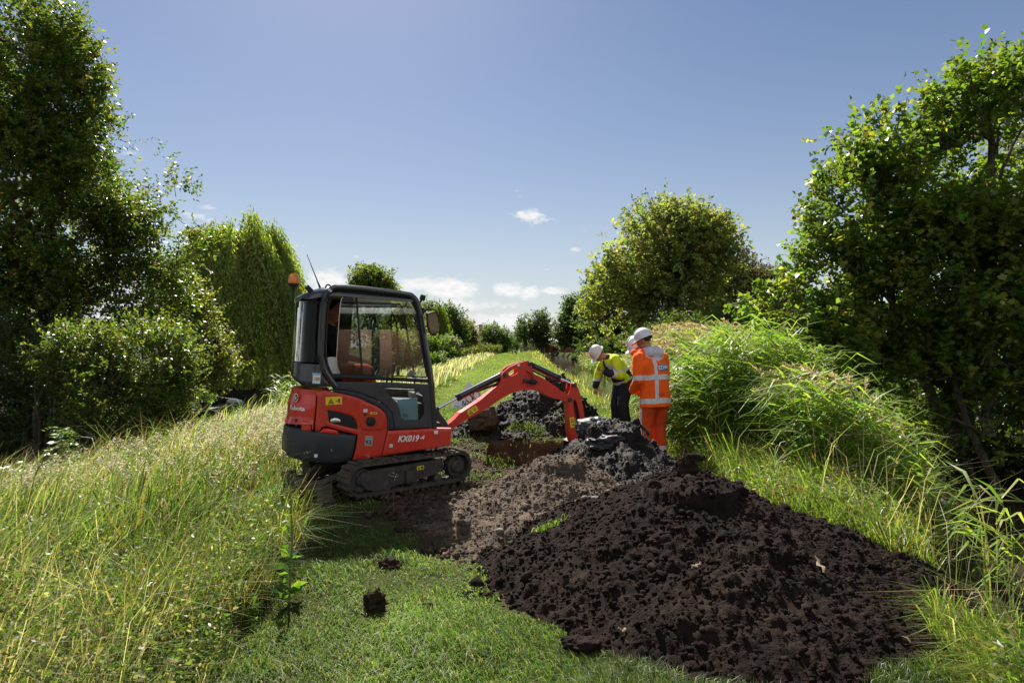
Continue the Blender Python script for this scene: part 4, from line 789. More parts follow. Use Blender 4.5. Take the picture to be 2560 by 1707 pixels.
def text_geo(s, size=.1, shear=0., bold=0.):
    cu = bpy.data.curves.new('t', 'FONT'); cu.body = s; cu.size = size; cu.shear = shear; cu.offset = bold; cu.align_x = 'CENTER'; cu.align_y = 'CENTER'; cu.resolution_u = 3
    o = bpy.data.objects.new('t', cu); COL.objects.link(o); bpy.context.view_layer.update(); me = bpy.data.meshes.new_from_object(o.evaluated_get(bpy.context.evaluated_depsgraph_get()))
    me.calc_loop_triangles(); V = np.array([v.co[:] for v in me.vertices]).reshape(-1, 3)[:, :2]; T = np.array([t.vertices[:] for t in me.loop_triangles])
    bpy.data.objects.remove(o); bpy.data.curves.remove(cu); bpy.data.meshes.remove(me); return V, T
def skin_text(mb, s, p, size, off=.0035, shear=0., bold=0., m=0, rot=0., sx=1.):
    V, T = text_geo(s, size, shear, bold); u0, z0 = hit(p); c, s_ = math.cos(rot), math.sin(rot); x, y = V[:, 0]*sx, V[:, 1]
    X, Y = x*c-y*s_, x*s_+y*c; mb.add(surf(u0-X, z0+Y, off), None, T, m)
def skin_quad(mb, c, w, h, off=.002, m=0, rot=0.):
    u0, z0 = hit(c); n = 5; q = []; V = []
    for i in range(n):
        for j in (0, 1):
            x, y = w*(i/(n-1)-.5), h*(j-.5); V.append((u0-(x*math.cos(rot)-y*math.sin(rot)), z0+x*math.sin(rot)+y*math.cos(rot)))
    V = np.array(V); q = [(i*2, i*2+2, i*2+3, i*2+1) for i in range(n-1)]; mb.add(surf(V[:, 0], V[:, 1], off), q, None, m)
def flat_text(mb, s, x, z, y, size, M, rot=0., m=0, bold=0., shear=0.):
    V, T = text_geo(s, size, shear, bold); c, s_ = math.cos(rot), math.sin(rot); mb.add(np.stack([x+V[:, 0]*c-V[:, 1]*s_, np.full(len(V), y), z+V[:, 0]*s_+V[:, 1]*c], 1), None, T, m, M)
P_red = mat('red_paint', (.62, .022, .006), .28, spec=.5, coat=.6, noise=(2.6, .6, (.50, .035, .016)))
P_red2 = mat('boom_red_paint', (.66, .028, .008), .38, spec=.5, coat=.25, noise=(7, .6, (.50, .04, .02)))
P_cw = mat('counterweight_plastic', (.016, .019, .028), .42, noise=(6, .5, (.03, .033, .04)))
P_char = mat('charcoal_panel', (.030, .030, .036), .45, noise=(8, .4, (.045, .045, .05)))
P_blk = mat('black_gloss', (.018, .020, .026), .22, coat=.5)
P_matte = mat('black_rubber', (.018, .018, .019), .75)
P_track = mat('muddy_rubber', (.022, .021, .021), .85, noise=(11, .7, (.12, .092, .066)))
P_frame = mat('muddy_blue_black_steel', (.018, .022, .036), .6, noise=(8, .7, (.11, .085, .06)))
P_steel = mat('chrome_rod', (.65, .66, .68), .15, metal=1.)
P_dsteel = mat('worn_steel', (.09, .09, .095), .5, metal=.6, noise=(12, .9, (.06, .05, .04)))
P_yel = mat('yellow_label', (.80, .58, .02), .5); P_ink = mat('black_ink', (.012, .012, .012), .6); P_white = mat('white_label', (.75, .75, .74), .5); P_grey = mat('grey_label', (.33, .33, .33), .5)
P_blue = mat('blue_label', (.02, .16, .42), .5); P_refl = mat('red_reflector', (.8, .02, .015), .15, coat=1.)
P_skyblue = mat('light_blue_board', (.32, .50, .60), .6)
def glassmat(name, tint, refl=1.5):
    m = bpy.data.materials.new(name); m.use_nodes = True; nt = m.node_tree; nt.nodes.clear(); o = nt.nodes.new('ShaderNodeOutputMaterial'); t = nt.nodes.new('ShaderNodeBsdfTransparent'); g = nt.nodes.new('ShaderNodeBsdfGlossy'); f = nt.nodes.new('ShaderNodeFresnel'); x = nt.nodes.new('ShaderNodeMixShader')
    t.inputs[0].default_value = (*tint, 1); g.inputs['Roughness'].default_value = .0; f.inputs[0].default_value = refl
    nt.links.new(f.outputs[0], x.inputs[0]); nt.links.new(t.outputs[0], x.inputs[1]); nt.links.new(g.outputs[0], x.inputs[2]); nt.links.new(x.outputs[0], o.inputs[0]); return m
G_clear = glassmat('window_glass', (.50, .53, .52), 1.6); G_tint = glassmat('tinted_glass', (.10, .11, .115), 1.5); G_soft = glassmat('front_glass', (.90, .93, .92), 1.45)
def digger():
    root = empty('mini_excavator', DC, 0, 'red and black mini excavator with a closed cab working beside the hole', 'excavator')
    def fin(mb, name, mats, parent=root, smooth=35, M=M_H, label=None):
        X = INV@M; mb.V = [np.asarray(v)@np.array(X.to_3x3()).T+np.array(X.translation) for v in mb.V]; o = mb.build(name, mats, parent, smooth)
        if label: o['label'] = label
        return o
    H = lambda pts, f=c2: [hit(f(*p)) for p in pts]
    # --- body panels
    def cwb(u, z): return .022*np.sin(np.clip((z-.30)/.38, 0, 1)*np.pi)**.7
    uL = PU[-1]; zt = .70
    near_cw = H([(870, 690), (700, 668), (500, 645), (435, 652)]); near_bot = H([(845, 850), (812, 958), (700, 978), (600, 990)])
    poly = [near_cw[0], near_cw[1], near_cw[2], near_cw[3], (PU[8], .665), (PU[14], .66), (uL*.62, .66), (uL-near_cw[3][0], near_cw[3][1]), (uL-near_cw[0][0], near_cw[0][1]), (uL-near_bot[1][0], near_bot[1][1]), (uL-near_bot[3][0], .33), (uL*.6, .36), (PU[14], .37), (PU[8], .34), near_bot[3], near_bot[2], near_bot[1], near_bot[0]]
    mb = MB(); patch(mb, poly, .012, .06, step=.035, r=.03, bulge=cwb); cw = fin(mb, 'counterweight', P_cw)
    mb = MB(); skin_quad(mb, c2(455, 887), .032, .055, .03); fin(mb, 'white_sticker', P_white, cw)
    seam = H([(540, 222), (462, 250), (455, 400), (440, 560), (425, 640), (415, 668)])
    hood = [seam[1], seam[2], seam[3], seam[4], (seam[5][0], .70), (PU[10], .685), (PU[14], .68), (uL-seam[5][0], .70), (uL-seam[2][0], seam[2][1]), (uL-seam[1][0], seam[1][1]+.01), (PU[14]+.1, seam[1][1]+.02), (PU[10], seam[1][1]+.015)]
    hood = [(u+.006, z) for u, z in hood]
    mb = MB(); patch(mb, hood, .0, .03, step=.03, r=.02, bulge=lambda u, z: -.035*sstep(.88, 1.05, z)+.03*np.clip(.74-z, 0, .06)/.06); hd = fin(mb, 'rear_hood', P_red)
    mb = MB(); skin_text(mb, 'Kubota', c2(252, 412), .062, .008, bold=.0025, sx=1.25); fin(mb, 'lettering', P_white, hd)
    mb = MB(); u0, z0 = hit(c2(252, 305)); th = np.linspace(0, 2*np.pi, 20, endpoint=False)
    for rr, mm, of in ((.037, 1, .006), (.029, 2, .008)):
        V = np.vstack([[[u0, z0]], np.stack([u0+rr*.85*np.cos(th), z0+rr*1.25*np.sin(th)], 1)]); mb.add(surf(V[:, 0], V[:, 1], of), None, [(0, 1+i, 1+(i+1) % 20) for i in range(20)], mm)
    skin_text(mb, 'k', c2(252, 305), .05, .010, bold=.003, m=0); fin(mb, 'emblem', [P_white, P_white, P_ink], hd)
    mb = MB(); lo = H([(245, 520), (262, 520), (270, 600), (248, 600)]); mb.add(surf(*np.array(lo).T, .012), [range(4)]); fin(mb, 'hood_lock', P_matte, hd)
    mb = MB(); patch(mb, H([(310, 505), (400, 530), (405, 650), (300, 640)]), .008, .01, step=.03, r=.01); fin(mb, 'hood_recess', P_red, hd)
    grille = H([(575, 436), (650, 450), (720, 466), (800, 490), (845, 515), (870, 552), (882, 632), (790, 608), (700, 586), (590, 555)])
    side = H([(540, 228), (600, 240), (720, 258), (850, 290), (950, 330), (1060, 380), (1130, 420), (1175, 465), (1192, 540), (1190, 640), (1165, 740), (1125, 908), (980, 930), (822, 956), (852, 850), (880, 690), (700, 645), (560, 600), (510, 615), (485, 652), (440, 650)])+[seam[3], seam[2], seam[1]]
    side = [(u-.004, z) for u, z in side]
    mb = MB(); patch(mb, side, .0, .03, [grille], step=.03, r=.016); sp = fin(mb, 'side_panel', P_red)
    mb = MB(); patch(mb, [(u, z) for u, z in smoothpoly(H([(915, 345), (960, 340), (1100, 400), (1160, 455), (1175, 560), (1160, 640), (930, 645), (905, 560), (895, 420)]))], .010, .01, step=.03, r=.012); fin(mb, 'filler_recess', P_red, sp)
    mb = MB(); g2 = [(u, z) for u, z in grille]; patch(mb, g2, -.012, .01, step=.04, r=.002)
    us = [p[0] for p in g2]; zs = [p[1] for p in g2]
    G = np.array(g2)
    for k in np.arange(min(zs)-.5, max(zs)+.5, .016):      # diamond mesh
        for sgn in (1, -1):
            uu = np.linspace(min(us), max(us), 26); zz = k+sgn*(uu-np.mean(us))*.6; ins = inside(np.stack([uu, zz], 1), G)
            run = []
            for i in range(26):
                if ins[i]: run.append((uu[i], zz[i]))
                if (not ins[i] or i == 25) and len(run) > 1:
                    A = np.array(run); mb.tube(surf(A[:, 0], A[:, 1], -.006), .0016, 4, m=1); run = []
                elif not ins[i]: run = []
    fin(mb, 'grille', [P_ink, P_char], sp)
    mb = MB(); u0, z0 = hit(c2(655, 545)); mb.ball(surf(np.array(u0), np.array(z0), -.003), (.055, .012, .035), 0, 3); fin(mb, 'headlamp_lens', P_steel, sp)
    u0, z0 = hit(c2(1018, 548)); cpt = surf(np.array(u0), np.array(z0), .0)
    mb = MB(); mb.lathe([(.0, .062), (.032, .062), (.040, .055), (.043, .02), (.052, .018), (.052, 0)], cpt, (0, -1, 0), 14); mb.box(cpt+np.array([0, -.068, 0]), (.06, .012, .018), .005); mb.lathe([(0, .03), (.012, .03), (.014, 0)], surf(*np.array(hit(c2(960, 475))), .0), (0, -1, 0), 10); fin(mb, 'fuel_cap', P_matte)
    skirt = H([(1196, 642), (1300, 637), (1500, 628), (1700, 615)])+[(-.02, hit(c2(1700, 615))[1]), (-.02, hit(c2(1690, 790))[1])]+H([(1655, 832), (1500, 850), (1340, 878), (1132, 908), (1170, 742)])
    mb = MB(); patch(mb, skirt, .006, .04, step=.035, r=.02); sk = fin(mb, 'front_skirt', P_red)
    mb = MB(); skin_text(mb, 'KX019', c2(1402, 727), .092, .0095, .3, .0035, rot=.05, sx=.86); skin_text(mb, '-4', c2(1545, 714), .06, .0095, .3, .003, rot=.05, sx=.9); fin(mb, 'lettering', P_white, sk)
    mb = MB(); patch(mb, H([(1668, 645), (1712, 640), (1712, 678), (1675, 678)]), .012, .01, step=.03, r=.006); fin(mb, 'position_light', P_white, sk)
    # stickers of the side panel
    mb = MB(); r_ = .09; skin_quad(mb, c2(638, 335), .165, .082, .003, 0, r_)
    def warn(p, s, m=1, rot=0.):
        u0, z0 = hit(p); tri = [(-.5, -.42), (.5, -.42), (0, .5)]; inn = [(-.3, -.3), (.3, -.3), (0, .26)]
        for a in range(3):
            b = (a+1) % 3; V = np.array([tri[a], tri[b], inn[b], inn[a]])*s; X = V[:, 0]*math.cos(rot)-V[:, 1]*math.sin(rot); Y = V[:, 0]*math.sin(rot)+V[:, 1]*math.cos(rot); mb.add(surf(u0-X, z0+Y, .0045), [range(4)], None, m)
    warn(c2(608, 342), .06, 1, r_); skin_quad(mb, c2(608, 348), .016, .012, .0045, 1); skin_quad(mb, c2(670, 338), .03, .006, .0045, 1); u0, z0 = hit(c2(692, 325)); mb.add(surf(u0+.011*np.cos(th), z0+.011*np.sin(th), .0045), None, [(0, i, i+1) for i in range(1, 19)], 1); skin_quad(mb, c2(693, 345), .014, .024, .0045, 1)
    fin(mb, 'warning_sticker', [P_yel, P_ink], sp)
    mb = MB(); skin_quad(mb, c2(1048, 462), .078, .022, .012, 0, .03); skin_quad(mb, c2(1040, 462), .02, .008, .0135, 1); skin_quad(mb, c2(1062, 460), .02, .008, .0135, 1); fin(mb, 'warning_sticker', [P_yel, P_ink], sp)
    mb = MB(); skin_quad(mb, c2(963, 437), .042, .034, .012, 0, .1); skin_quad(mb, c2(962, 436), .028, .006, .0135, 1); fin(mb, 'white_sticker', [P_white, P_grey], sp); mb = MB(); skin_quad(mb, c2(1228, 798), .036, .034, .009, 0); skin_quad(mb, c2(1228, 798), .022, .006, .0105, 1); fin(mb, 'white_sticker', [P_white, P_grey], sp)
    mb = MB(); skin_quad(mb, c2(998, 748), .082, .105, .003, 0); skin_text(mb, '93', c2(992, 765), .062, .005, m=1, bold=.001); skin_text(mb, 'dB', c2(1022, 775), .022, .005, m=1); skin_text(mb, 'Lwa', c2(1008, 718), .018, .005, m=1); fin(mb, 'noise_sticker', [P_grey, P_ink], sp)
    mb = MB(); patch(mb, H([(498, 655), (538, 618), (600, 626), (665, 640), (692, 672), (600, 668)]), .030, .04, step=.03, r=.004); fin(mb, 'rear_reflector', P_refl)
    # engine deck on top of the hood, dark core
    def deck(z, inset, x1, mb, m=0, zf=None):
        Q = PLAN-PN*inset; Q = Q[(Q[:, 0] <= x1)]; n = len(Q); mb.add(np.vstack([np.c_[Q, np.full(n, z)], np.c_[Q, np.full(n, z-.05)]]), [(i, i+1, i+1+n, i+n) for i in range(n-1)]+[(n-1, 0, n, 2*n-1)], None, m)
        V, F = cdt([Q]); mb.add(np.c_[V, np.full(len(V), z)], None, [f for f in F if len(f) == 3], m)
    zd = hit(c2(462, 250))[1]; mb = MB(); deck(zd+.022, .045, -.60, mb); deck(zd+.012, .03, -.60, mb); fin(mb, 'engine_deck', P_red)
    mb = MB(); skin_pts = M_H.inverted()@Vector(at(*c2(465, 212), 6.75)); mb.box((skin_pts.x, skin_pts.y, zd+.025), (.11, .07, .004), 0); fin(mb, 'deck_sticker', P_yel)
    mb = MB(); mb.box((-.28, 0, .70), (1.30, .86, .52), .03); mb.box((.2, 0, .60), (.6, .8, .3), .03); mb.lathe([(0, .02), (.36, .02), (.36, .18), (.30, .19), (.30, .32), (0, .32)], (0, 0, .22), (0, 0, 1), 24); fin(mb, 'revolving_frame', P_matte)
    # --- cab lower door-side panel with its small window
    win = smoothpoly(H([(1160, 203), (1555, 220), (1575, 535), (1335, 537), (1318, 420), (1285, 350), (1225, 290), (1160, 235)]))
    lower = H([(600, 118), (640, 140), (1000, 142), (1300, 150), (1640, 168), (1692, 605), (1500, 622), (1265, 632), (1240, 470), (1190, 400), (1050, 310), (900, 255), (750, 225), (640, 215)])
    mb = MB(); patch(mb, lower, .004, .035, [win], step=.035, r=.012); lp = fin(mb, 'cab_lower_panel', P_char)
    arch = H([(560, 222), (640, 217), (750, 227), (900, 257), (1050, 312), (1190, 402), (1240, 470), (1266, 632), (1192, 640), (1190, 520), (1165, 455), (1100, 405), (950, 328), (800, 275), (650, 243)])
    mb = MB(); patch(mb, arch, .014, .03, step=.03, r=.014); fin(mb, 'arch_trim', P_cw, lp)
    P2 = lambda pts, y, f=c1: [onplane(f(*p), y, M_H) for p in pts]
    wpl = P2([(1150, 195), (1565, 212), (1582, 545), (1325, 545), (1308, 420), (1270, 345), (1215, 295), (1150, 245)], -.475, c2)
    mb = MB(); flat(mb, wpl, -.475, .004); fin(mb, 'lower_window_pane', G_soft)
    # things seen through the lower window: boards and seat box
    mb = MB(); flat(mb, P2([(1290, 325), (1500, 305), (1508, 540), (1330, 545)], -.45, c2), -.45, .01); fin(mb, 'paper_board', P_skyblue)
    mb = MB(); V = P2([(1378, 490)], -.455, c2)[0]; flat_text(mb, 'TK', V[0], V[1], -.456, .05, None); fin(mb, 'board_lettering', P_ink)
    # --- cab frame
    def T2(pts, y, f=c1): return [(x, y, z) for x, z in P2(pts, y, f)]
    def spline(P, n=6):
        P = np.array(P, float); out = []
        for i in range(len(P)-1):
            a, b, c, d = P[max(i-1, 0)], P[i], P[i+1], P[min(i+2, len(P)-1)]
            for t in np.linspace(0, 1, n, endpoint=False): out.append(.5*((2*b)+(c-a)*t+(2*a-5*b+4*c-d)*t*t+(3*b-a-3*c+d)*t**3))
        return np.array(out+[P[-1]])
    mb = MB(); fr = spline(T2([(660, 1425), (570, 1300), (512, 1170), (503, 1050), (516, 760), (530, 590), (562, 480), (630, 418), (720, 406), (1000, 430), (1370, 478), (1450, 505), (1497, 570), (1528, 680), (1580, 1000), (1635, 1340), (1672, 1848)], -.475))
    fr[:, 1] += 0; mb.tube(fr, .034, 10); far = fr.copy(); far[:, 1] = .475; mb.tube(far[:44], .031, 8)
    mb.tube(far[44:], .013, 6)
    mb.tube(spline(T2([(1400, 478), (1420, 485)], -.475)+np.array([0, .0, 0])), .03, 8)
    i_t = int(np.argmin(np.abs(fr[:, 0]-.03)+np.abs(fr[:, 2]-2.15)*2)); tp = fr[i_t]; mb.tube([(tp[0], -.47, tp[2]), (tp[0]+.02, 0, tp[2]+.005), (tp[0], .47, tp[2])], .028, 8)
    cf = fin(mb, 'cab_frame', P_blk)
    seal = T2([(615, 1300), (565, 1180), (555, 1000), (572, 660), (592, 560), (640, 478), (710, 446), (1000, 466), (1370, 515), (1432, 545), (1472, 610), (1500, 720), (1555, 1080), (1604, 1330)], -.462)
    mb = MB(); mb.tube(spline(seal), .014, 6); mb.tube(T2([(600, 1322), (1000, 1335), (1612, 1368)], -.466), .022, 8); mb.tube(T2([(605, 1302), (1000, 1308), (1590, 1330)], -.47), .008, 6); mb.tube(T2([(868, 450), (932, 1312)], -.468), .011, 6); fin(mb, 'window_seal', P_matte, cf)
    # --- panes
    mb = MB(); flat(mb, P2([(795, 452), (750, 478), (715, 535), (698, 650), (668, 1090), (672, 1210), (702, 1300), (930, 1306), (868, 450)], -.452), -.452, .005); pa = fin(mb, 'sliding_pane', G_clear)
    mb = MB(); mb.tube(spline(T2([(795, 452), (750, 478), (715, 535), (698, 650), (668, 1090), (672, 1210), (702, 1300)], -.455)), .004, 5); fin(mb, 'pane_edge', P_steel, pa)
    mb = MB(); flat(mb, P2([(868, 450), (932, 1308), (1242, 1312), (1226, 486)], -.470), -.470, .005); fin(mb, 'sliding_pane', glassmat('dark_reflecting_glass', (.50, .55, .54), 2.1))
    mb = MB(); flat(mb, P2([(1226, 486), (1242, 1312), (1596, 1326), (1560, 1100), (1500, 740), (1472, 615), (1432, 548), (1370, 518)], -.470), -.470, .005); fin(mb, 'front_side_pane', G_soft)
    # rear wrap-around window (dark glass) and moulded panel below it
    zr0, zr1 = hit(c1(400, 1195))[1], hit(c1(380, 545))[1]; ur = hit(c1(500, 900))[0]
    mb = MB(); patch(mb, [(ur-.02, zr0), (ur-.05, zr1), (uL-ur+.05, zr1), (uL-ur+.02, zr0)], -.012, .004, step=.05, r=.003); fin(mb, 'rear_window', glassmat('rear_tinted_glass', (.05, .055, .06), 1.28))
    zl = hit(c1(520, 1425))[1]; ub = hit(c1(320, 1400))[0]
    mb = MB(); patch(mb, [(ur-.14, zl), (ur-.05, (zl+zr0)/2), (ur-.02, zr0), (PU[14], zr0+.01), (uL-ur, zr0), (uL-ur+.1, zl), (uL-ub, zl), (PU[14]+.18, zl+.08), (PU[14]-.05, zl+.12), (ub, zl-.01)], -.01, .02, step=.04, r=.012); rp = fin(mb, 'rear_lower_panel', P_blk)
    mb = MB(); c_ = c1(458, 1340); skin_quad(mb, c_, .088, .125, -.004, 0); skin_quad(mb, c1(458, 1352), .078, .085, -.002, 1); skin_text(mb, 'VERBODEN', c1(458, 1300), .021, -.002, m=1, bold=.0006, sx=.8)
    for k in range(4): skin_quad(mb, c1(469, 1336+k*9), .045-.006*(k % 2), .004, .0, 2)
    skin_quad(mb, c1(434, 1350), .014, .04, .0, 3); fin(mb, 'prohibition_sticker', [P_blue, P_white, P_ink, P_yel], rp)
    # roof: shallow cap, higher in the middle, falling to the tail
    def roofz(x, y): return 2.165-.11*sstep(-.75, -1.15, x)-.35*np.clip(np.abs(y)-.36, 0, .2)
    mb = MB(); rings = []
    for ins, dz in ((-.005, -.055), (0, -.03), (.03, .0), (.1, .012), (.22, .018), (.36, .02)):
        Q = PLAN-PN*ins; Q = Q[Q[:, 0] < .06+0*ins] if False else np.c_[np.minimum(Q[:, 0], .08), Q[:, 1]]; rings.append(np.c_[Q, roofz(Q[:, 0], Q[:, 1])+dz])
    n = len(PLAN); V = np.vstack(rings); q = [(k*n+i, k*n+i+1, (k+1)*n+i+1, (k+1)*n+i) for k in range(len(rings)-1) for i in range(n-1)]; mb.add(V, q); L_ = rings[-1]; V2, F2 = cdt([L_[:, :2]]); mb.add(np.c_[V2, roofz(V2[:, 0], V2[:, 1])+.02], None, [f for f in F2 if len(f) == 3]); mb.box((-.45, 0, 2.10), (.95, .80, .02), 0); fin(mb, 'roof', P_blk)
    # --- roof gear
    LP = lambda p, y: (lambda q: np.array([q[0], y, q[1]]))(onplane(p, y, M_H))
    yb = -.18; b0 = LP(c1(215, 545), yb); b1 = LP(c1(222, 378), yb)
    mb = MB(); mb.tube([b0+[0, .0, -.06], b0, b0+(b1-b0)*.4, b1-[0, 0, .03]], [.014, .012, .011, .016], 8); mb.box(b0-[0, 0, .03], (.03, .03, .07), .006); mb.lathe([(0, -.035), (.03, -.03), (.052, -.004), (.056, .004), (.056, .012)], b1, (0, 0, 1), 18); bc = fin(mb, 'beacon', P_matte)
    m_ = mat('amber_lens', (.95, .30, .01), .12, coat=.5); m_.node_tree.nodes['Principled BSDF'].inputs['Transmission Weight'].default_value = .35
    mb = MB(); mb.lathe([(.053, .012), (.055, .03), (.053, .07), (.046, .10), (.030, .117), (0, .122)], b1, (0, 0, 1), 20); mb.lathe([(.02, .012), (.03, .06), (.01, .09), (0, .09)], b1, (0, 0, 1), 12); mb.lathe([(.0555, .012), (.0575, .02), (.0575, .045), (.0555, .05)], b1, (0, 0, 1), 20); fin(mb, 'beacon_lens', m_, bc)
    mb = MB(); a0 = LP(c1(508, 440), -.2); a1 = LP(c1(362, 72), -.2); mb.tube([a0, a0+(a1-a0)*.12, a0+(a1-a0)*.3, a1], [.014, .012, .007, .003], 6); mb.ball(a0, (.025, .025, .02), 0, 2); mb.ball(a1, .006, 0, 1); fin(mb, 'antenna', P_matte)
    mb = MB(); w0 = LP(c1(390, 432), -.33); mb.box(w0, (.105, .05, .055), .012, rot=Matrix.Rotation(R(42), 3, 'Y')); mb.tube([w0-[0, 0, .02], w0+[.04, 0, -.08]], .01, 6); wl = fin(mb, 'work_light', P_matte)
    mb = MB(); w0 = LP(c1(1553, 512), -.40); mb.box(w0, (.06, .06, .065), .014, rot=Matrix.Rotation(R(12), 3, 'Y')); mb.tube([w0-[.01, 0, .02], w0+[-.03, -.0, -.07]], .012, 6); fin(mb, 'work_light', P_matte)
    mb = MB(); e0 = LP(c1(578, 415), -.475); ring = [(e0[0]+.024*math.cos(t), -.475, e0[2]+.012+.026*math.sin(t)) for t in np.linspace(-.6, 3.7, 12)]; mb.tube(ring, .009, 6); fin(mb, 'lifting_eye', P_blk)
    mb = MB(); flat(mb, P2([(590, 412), (622, 440), (604, 456), (575, 432)], -.508), -.508, .002); fin(mb, 'white_sticker', P_white, cf)
    # mirror on the front post
    ym = -.56; mo = smoothpoly(P2([(1590, 690), (1610, 668), (1660, 655), (1692, 662), (1715, 720), (1738, 840), (1735, 872), (1700, 888), (1650, 892), (1630, 870), (1605, 790)], ym), 2); mc = np.mean(mo, 0)
    mb = MB(); RM = Matrix.Translation((mc[0], ym, mc[1]))@Matrix.Rotation(R(12), 4, 'Z')@Matrix.Rotation(R(6), 4, 'X')@Matrix.Translation((-mc[0], -ym, -mc[1])); flat(mb, mo, ym, .035, RM); p0 = LP(c1(1558, 650), -.48); mb.tube(spline([p0, LP(c1(1600, 640), -.5), LP(c1(1660, 632), -.53), LP(c1(1690, 650), ym+.02), LP(c1(1690, 700), ym+.025)]), .009, 6); mb.box(p0, (.02, .03, .07), .005); mi = fin(mb, 'mirror', P_matte)
    mg = mat('mirror_glass', (.9, .9, .9), .01, metal=1.); mb = MB(); flat(mb, mc+(mo-mc)*.90, ym-.003, .004, RM); fin(mb, 'mirror_glass', mg, mi)
    mb = MB(); mb.tube(spline(T2([(1360, 520), (1430, 680), (1490, 800), (1500, 860), (1530, 1000), (1560, 1150)], .30)), .007, 5); mb.box(LP(c1(1500, 820), .28), (.04, .03, .1), .01); fin(mb, 'wiper', P_matte)
    # windscreen and far door glass
    Fp = [fr[k] for k in range(60, len(fr), 4)]; mb = MB(); V = [];
    for p in Fp: V += [(p[0], -.44, p[2]), (p[0], .46, p[2])]
    mb.add(V, [(2*i, 2*i+1, 2*i+3, 2*i+2) for i in range(len(Fp)-1)]); fin(mb, 'windscreen', G_soft)
    xs = [.0, -.72]; mb = MB(); mb.add([(-.66, .47, 1.05), (.26, .47, 1.05), (.10, .47, 2.08), (-.62, .47, 2.08)], [range(4)]); fin(mb, 'door_pane', G_soft)
    mb = MB(); mb.add([(-1.0, .468, 1.05), (-.48, .468, 1.05), (-.46, .468, 2.1), (-.95, .468, 2.1)], [range(4)]); fin(mb, 'door_rear_pane', glassmat('dark_door_glass', (.08, .09, .09), 1.4))
    mb = MB(); mb.box((.02, .474, .95), (.75, .03, .22), .01); fin(mb, 'cab_door', P_char)
    # --- inside the cab
    M_seat = mat('seat_vinyl', (.02, .02, .022), .6); mb = MB(); mb.box((-.42, 0.02, 1.00), (.46, .48, .12), .05); mb.box((-.66, .02, 1.32), (.11, .44, .58), .05, rot=Matrix.Rotation(R(-10), 3, 'Y')); mb.box((-.45, 0, .9), (.4, .45, .14), .02); fin(mb, 'seat', M_seat)
    mb = MB(); flat(mb, smoothpoly(P2([(560, 1140), (590, 1122), (668, 1122), (690, 1250), (720, 1300), (610, 1300), (575, 1230)], -.40), 1), -.40, .05); fin(mb, 'white_canister', P_white)
    mb = MB(); mb.tube([(-.12, -.25, 1.1), (-.10, -.25, 1.28)], .012, 6); mb.box((-.10, -.25, 1.31), (.035, .035, .09), .012); fin(mb, 'control_lever', P_matte); mb = MB(); mb.tube([(.02, .25, 1.1), (.04, .25, 1.3)], .012, 6); mb.box((.04, .25, 1.33), (.035, .035, .09), .012); fin(mb, 'control_lever', P_matte)
    mb = MB(); mb.tube(spline(T2([(1232, 1300), (1232, 700), (1255, 705), (1285, 790), (1300, 1040), (1270, 1180)], .2)), .009, 6); fin(mb, 'grab_bar', P_matte)
    mb = MB(); mb.box(LP(c1(838, 1252), -.44), (.03, .02, .085), .006); fin(mb, 'window_catch', P_char); mb = MB(); mb.box(LP(c1(1302, 1272), -.44), (.035, .02, .085), .006); fin(mb, 'window_catch', P_char)
    mb = MB(); mb.box(LP(c1(1440, 1295), -.3), (.08, .06, .07), .006, rot=Matrix.Rotation(R(25), 3, 'Y')); fin(mb, 'display_box', P_grey)
    mb = MB(); mb.box((-.15, 0, .93), (1.0, .84, .03), .0); mb.box((.30, 0, .96), (.08, .84, .16), .01); fin(mb, 'cab_floor', P_matte)
    # --- swing post, boom, arm, rams
    B3 = lambda pts, y: [onplane(c3(*p), y, M_B) for p in pts]
    def fb(mb, name, mats, parent=root, **k): return fin(mb, name, mats, parent, M=M_B, **k)
    post = B3([(-60, 830), (40, 805), (62, 800), (85, 815), (95, 860), (150, 940), (225, 1040), (255, 1110), (225, 1165), (215, 1230), (170, 1330), (60, 1380), (-60, 1390)], -.085)
    mb = MB(); flat(mb, post, -.085, .03); flat(mb, post, .055, .03); mb.box((post[0][0]+.02, 0, .62), (.14, .15, .34), .02); mb.lathe([(0, -.11), (.022, -.11), (.022, .11), (0, .11)], (*[B3([(62, 845)], -.085)[0][0]], 0, B3([(62, 845)], -.085)[0][1]), (0, 1, 0), 12); fb(mb, 'swing_post', P_char)
    bo = B3([(205, 1100), (228, 1070), (330, 985), (415, 890), (440, 882), (700, 712), (925, 540), (960, 500), (1005, 440), (1022, 330), (1060, 285), (1130, 222), (1250, 165), (1390, 128), (1440, 130), (1466, 165), (1472, 275), (1510, 325), (1600, 366), (1700, 420), (1800, 488), (1900, 568), (1985, 622), (2040, 668), (2052, 705), (2030, 738), (1980, 728), (1900, 702), (1800, 680), (1700, 640), (1600, 582), (1500, 552), (1350, 555), (1200, 590), (1050, 665), (900, 765), (700, 890), (500, 1000), (350, 1095), (270, 1148), (225, 1148)], -.075)
    hole = smoothpoly(B3([(1132, 342), (1122, 305), (1165, 268), (1240, 232), (1266, 245), (1262, 300), (1235, 325), (1190, 345), (1150, 354)], -.075), 2)
    box = B3([(205, 1100), (228, 1070), (330, 985), (415, 890), (440, 882), (700, 712), (925, 540), (1080, 455), (1200, 385), (1330, 345), (1472, 335), (1600, 375), (1700, 425), (1800, 492), (1900, 572), (1975, 625), (1960, 710), (1900, 702), (1800, 680), (1700, 640), (1600, 582), (1500, 552), (1350, 555), (1200, 590), (1050, 665), (900, 765), (700, 890), (500, 1000), (350, 1095), (270, 1148), (225, 1148)], -.075)
    mb = MB(); flat(mb, bo, -.075, .02, None, [hole]); flat(mb, bo, .055, .02, None, [hole]); flat(mb, box, -.055, .11)
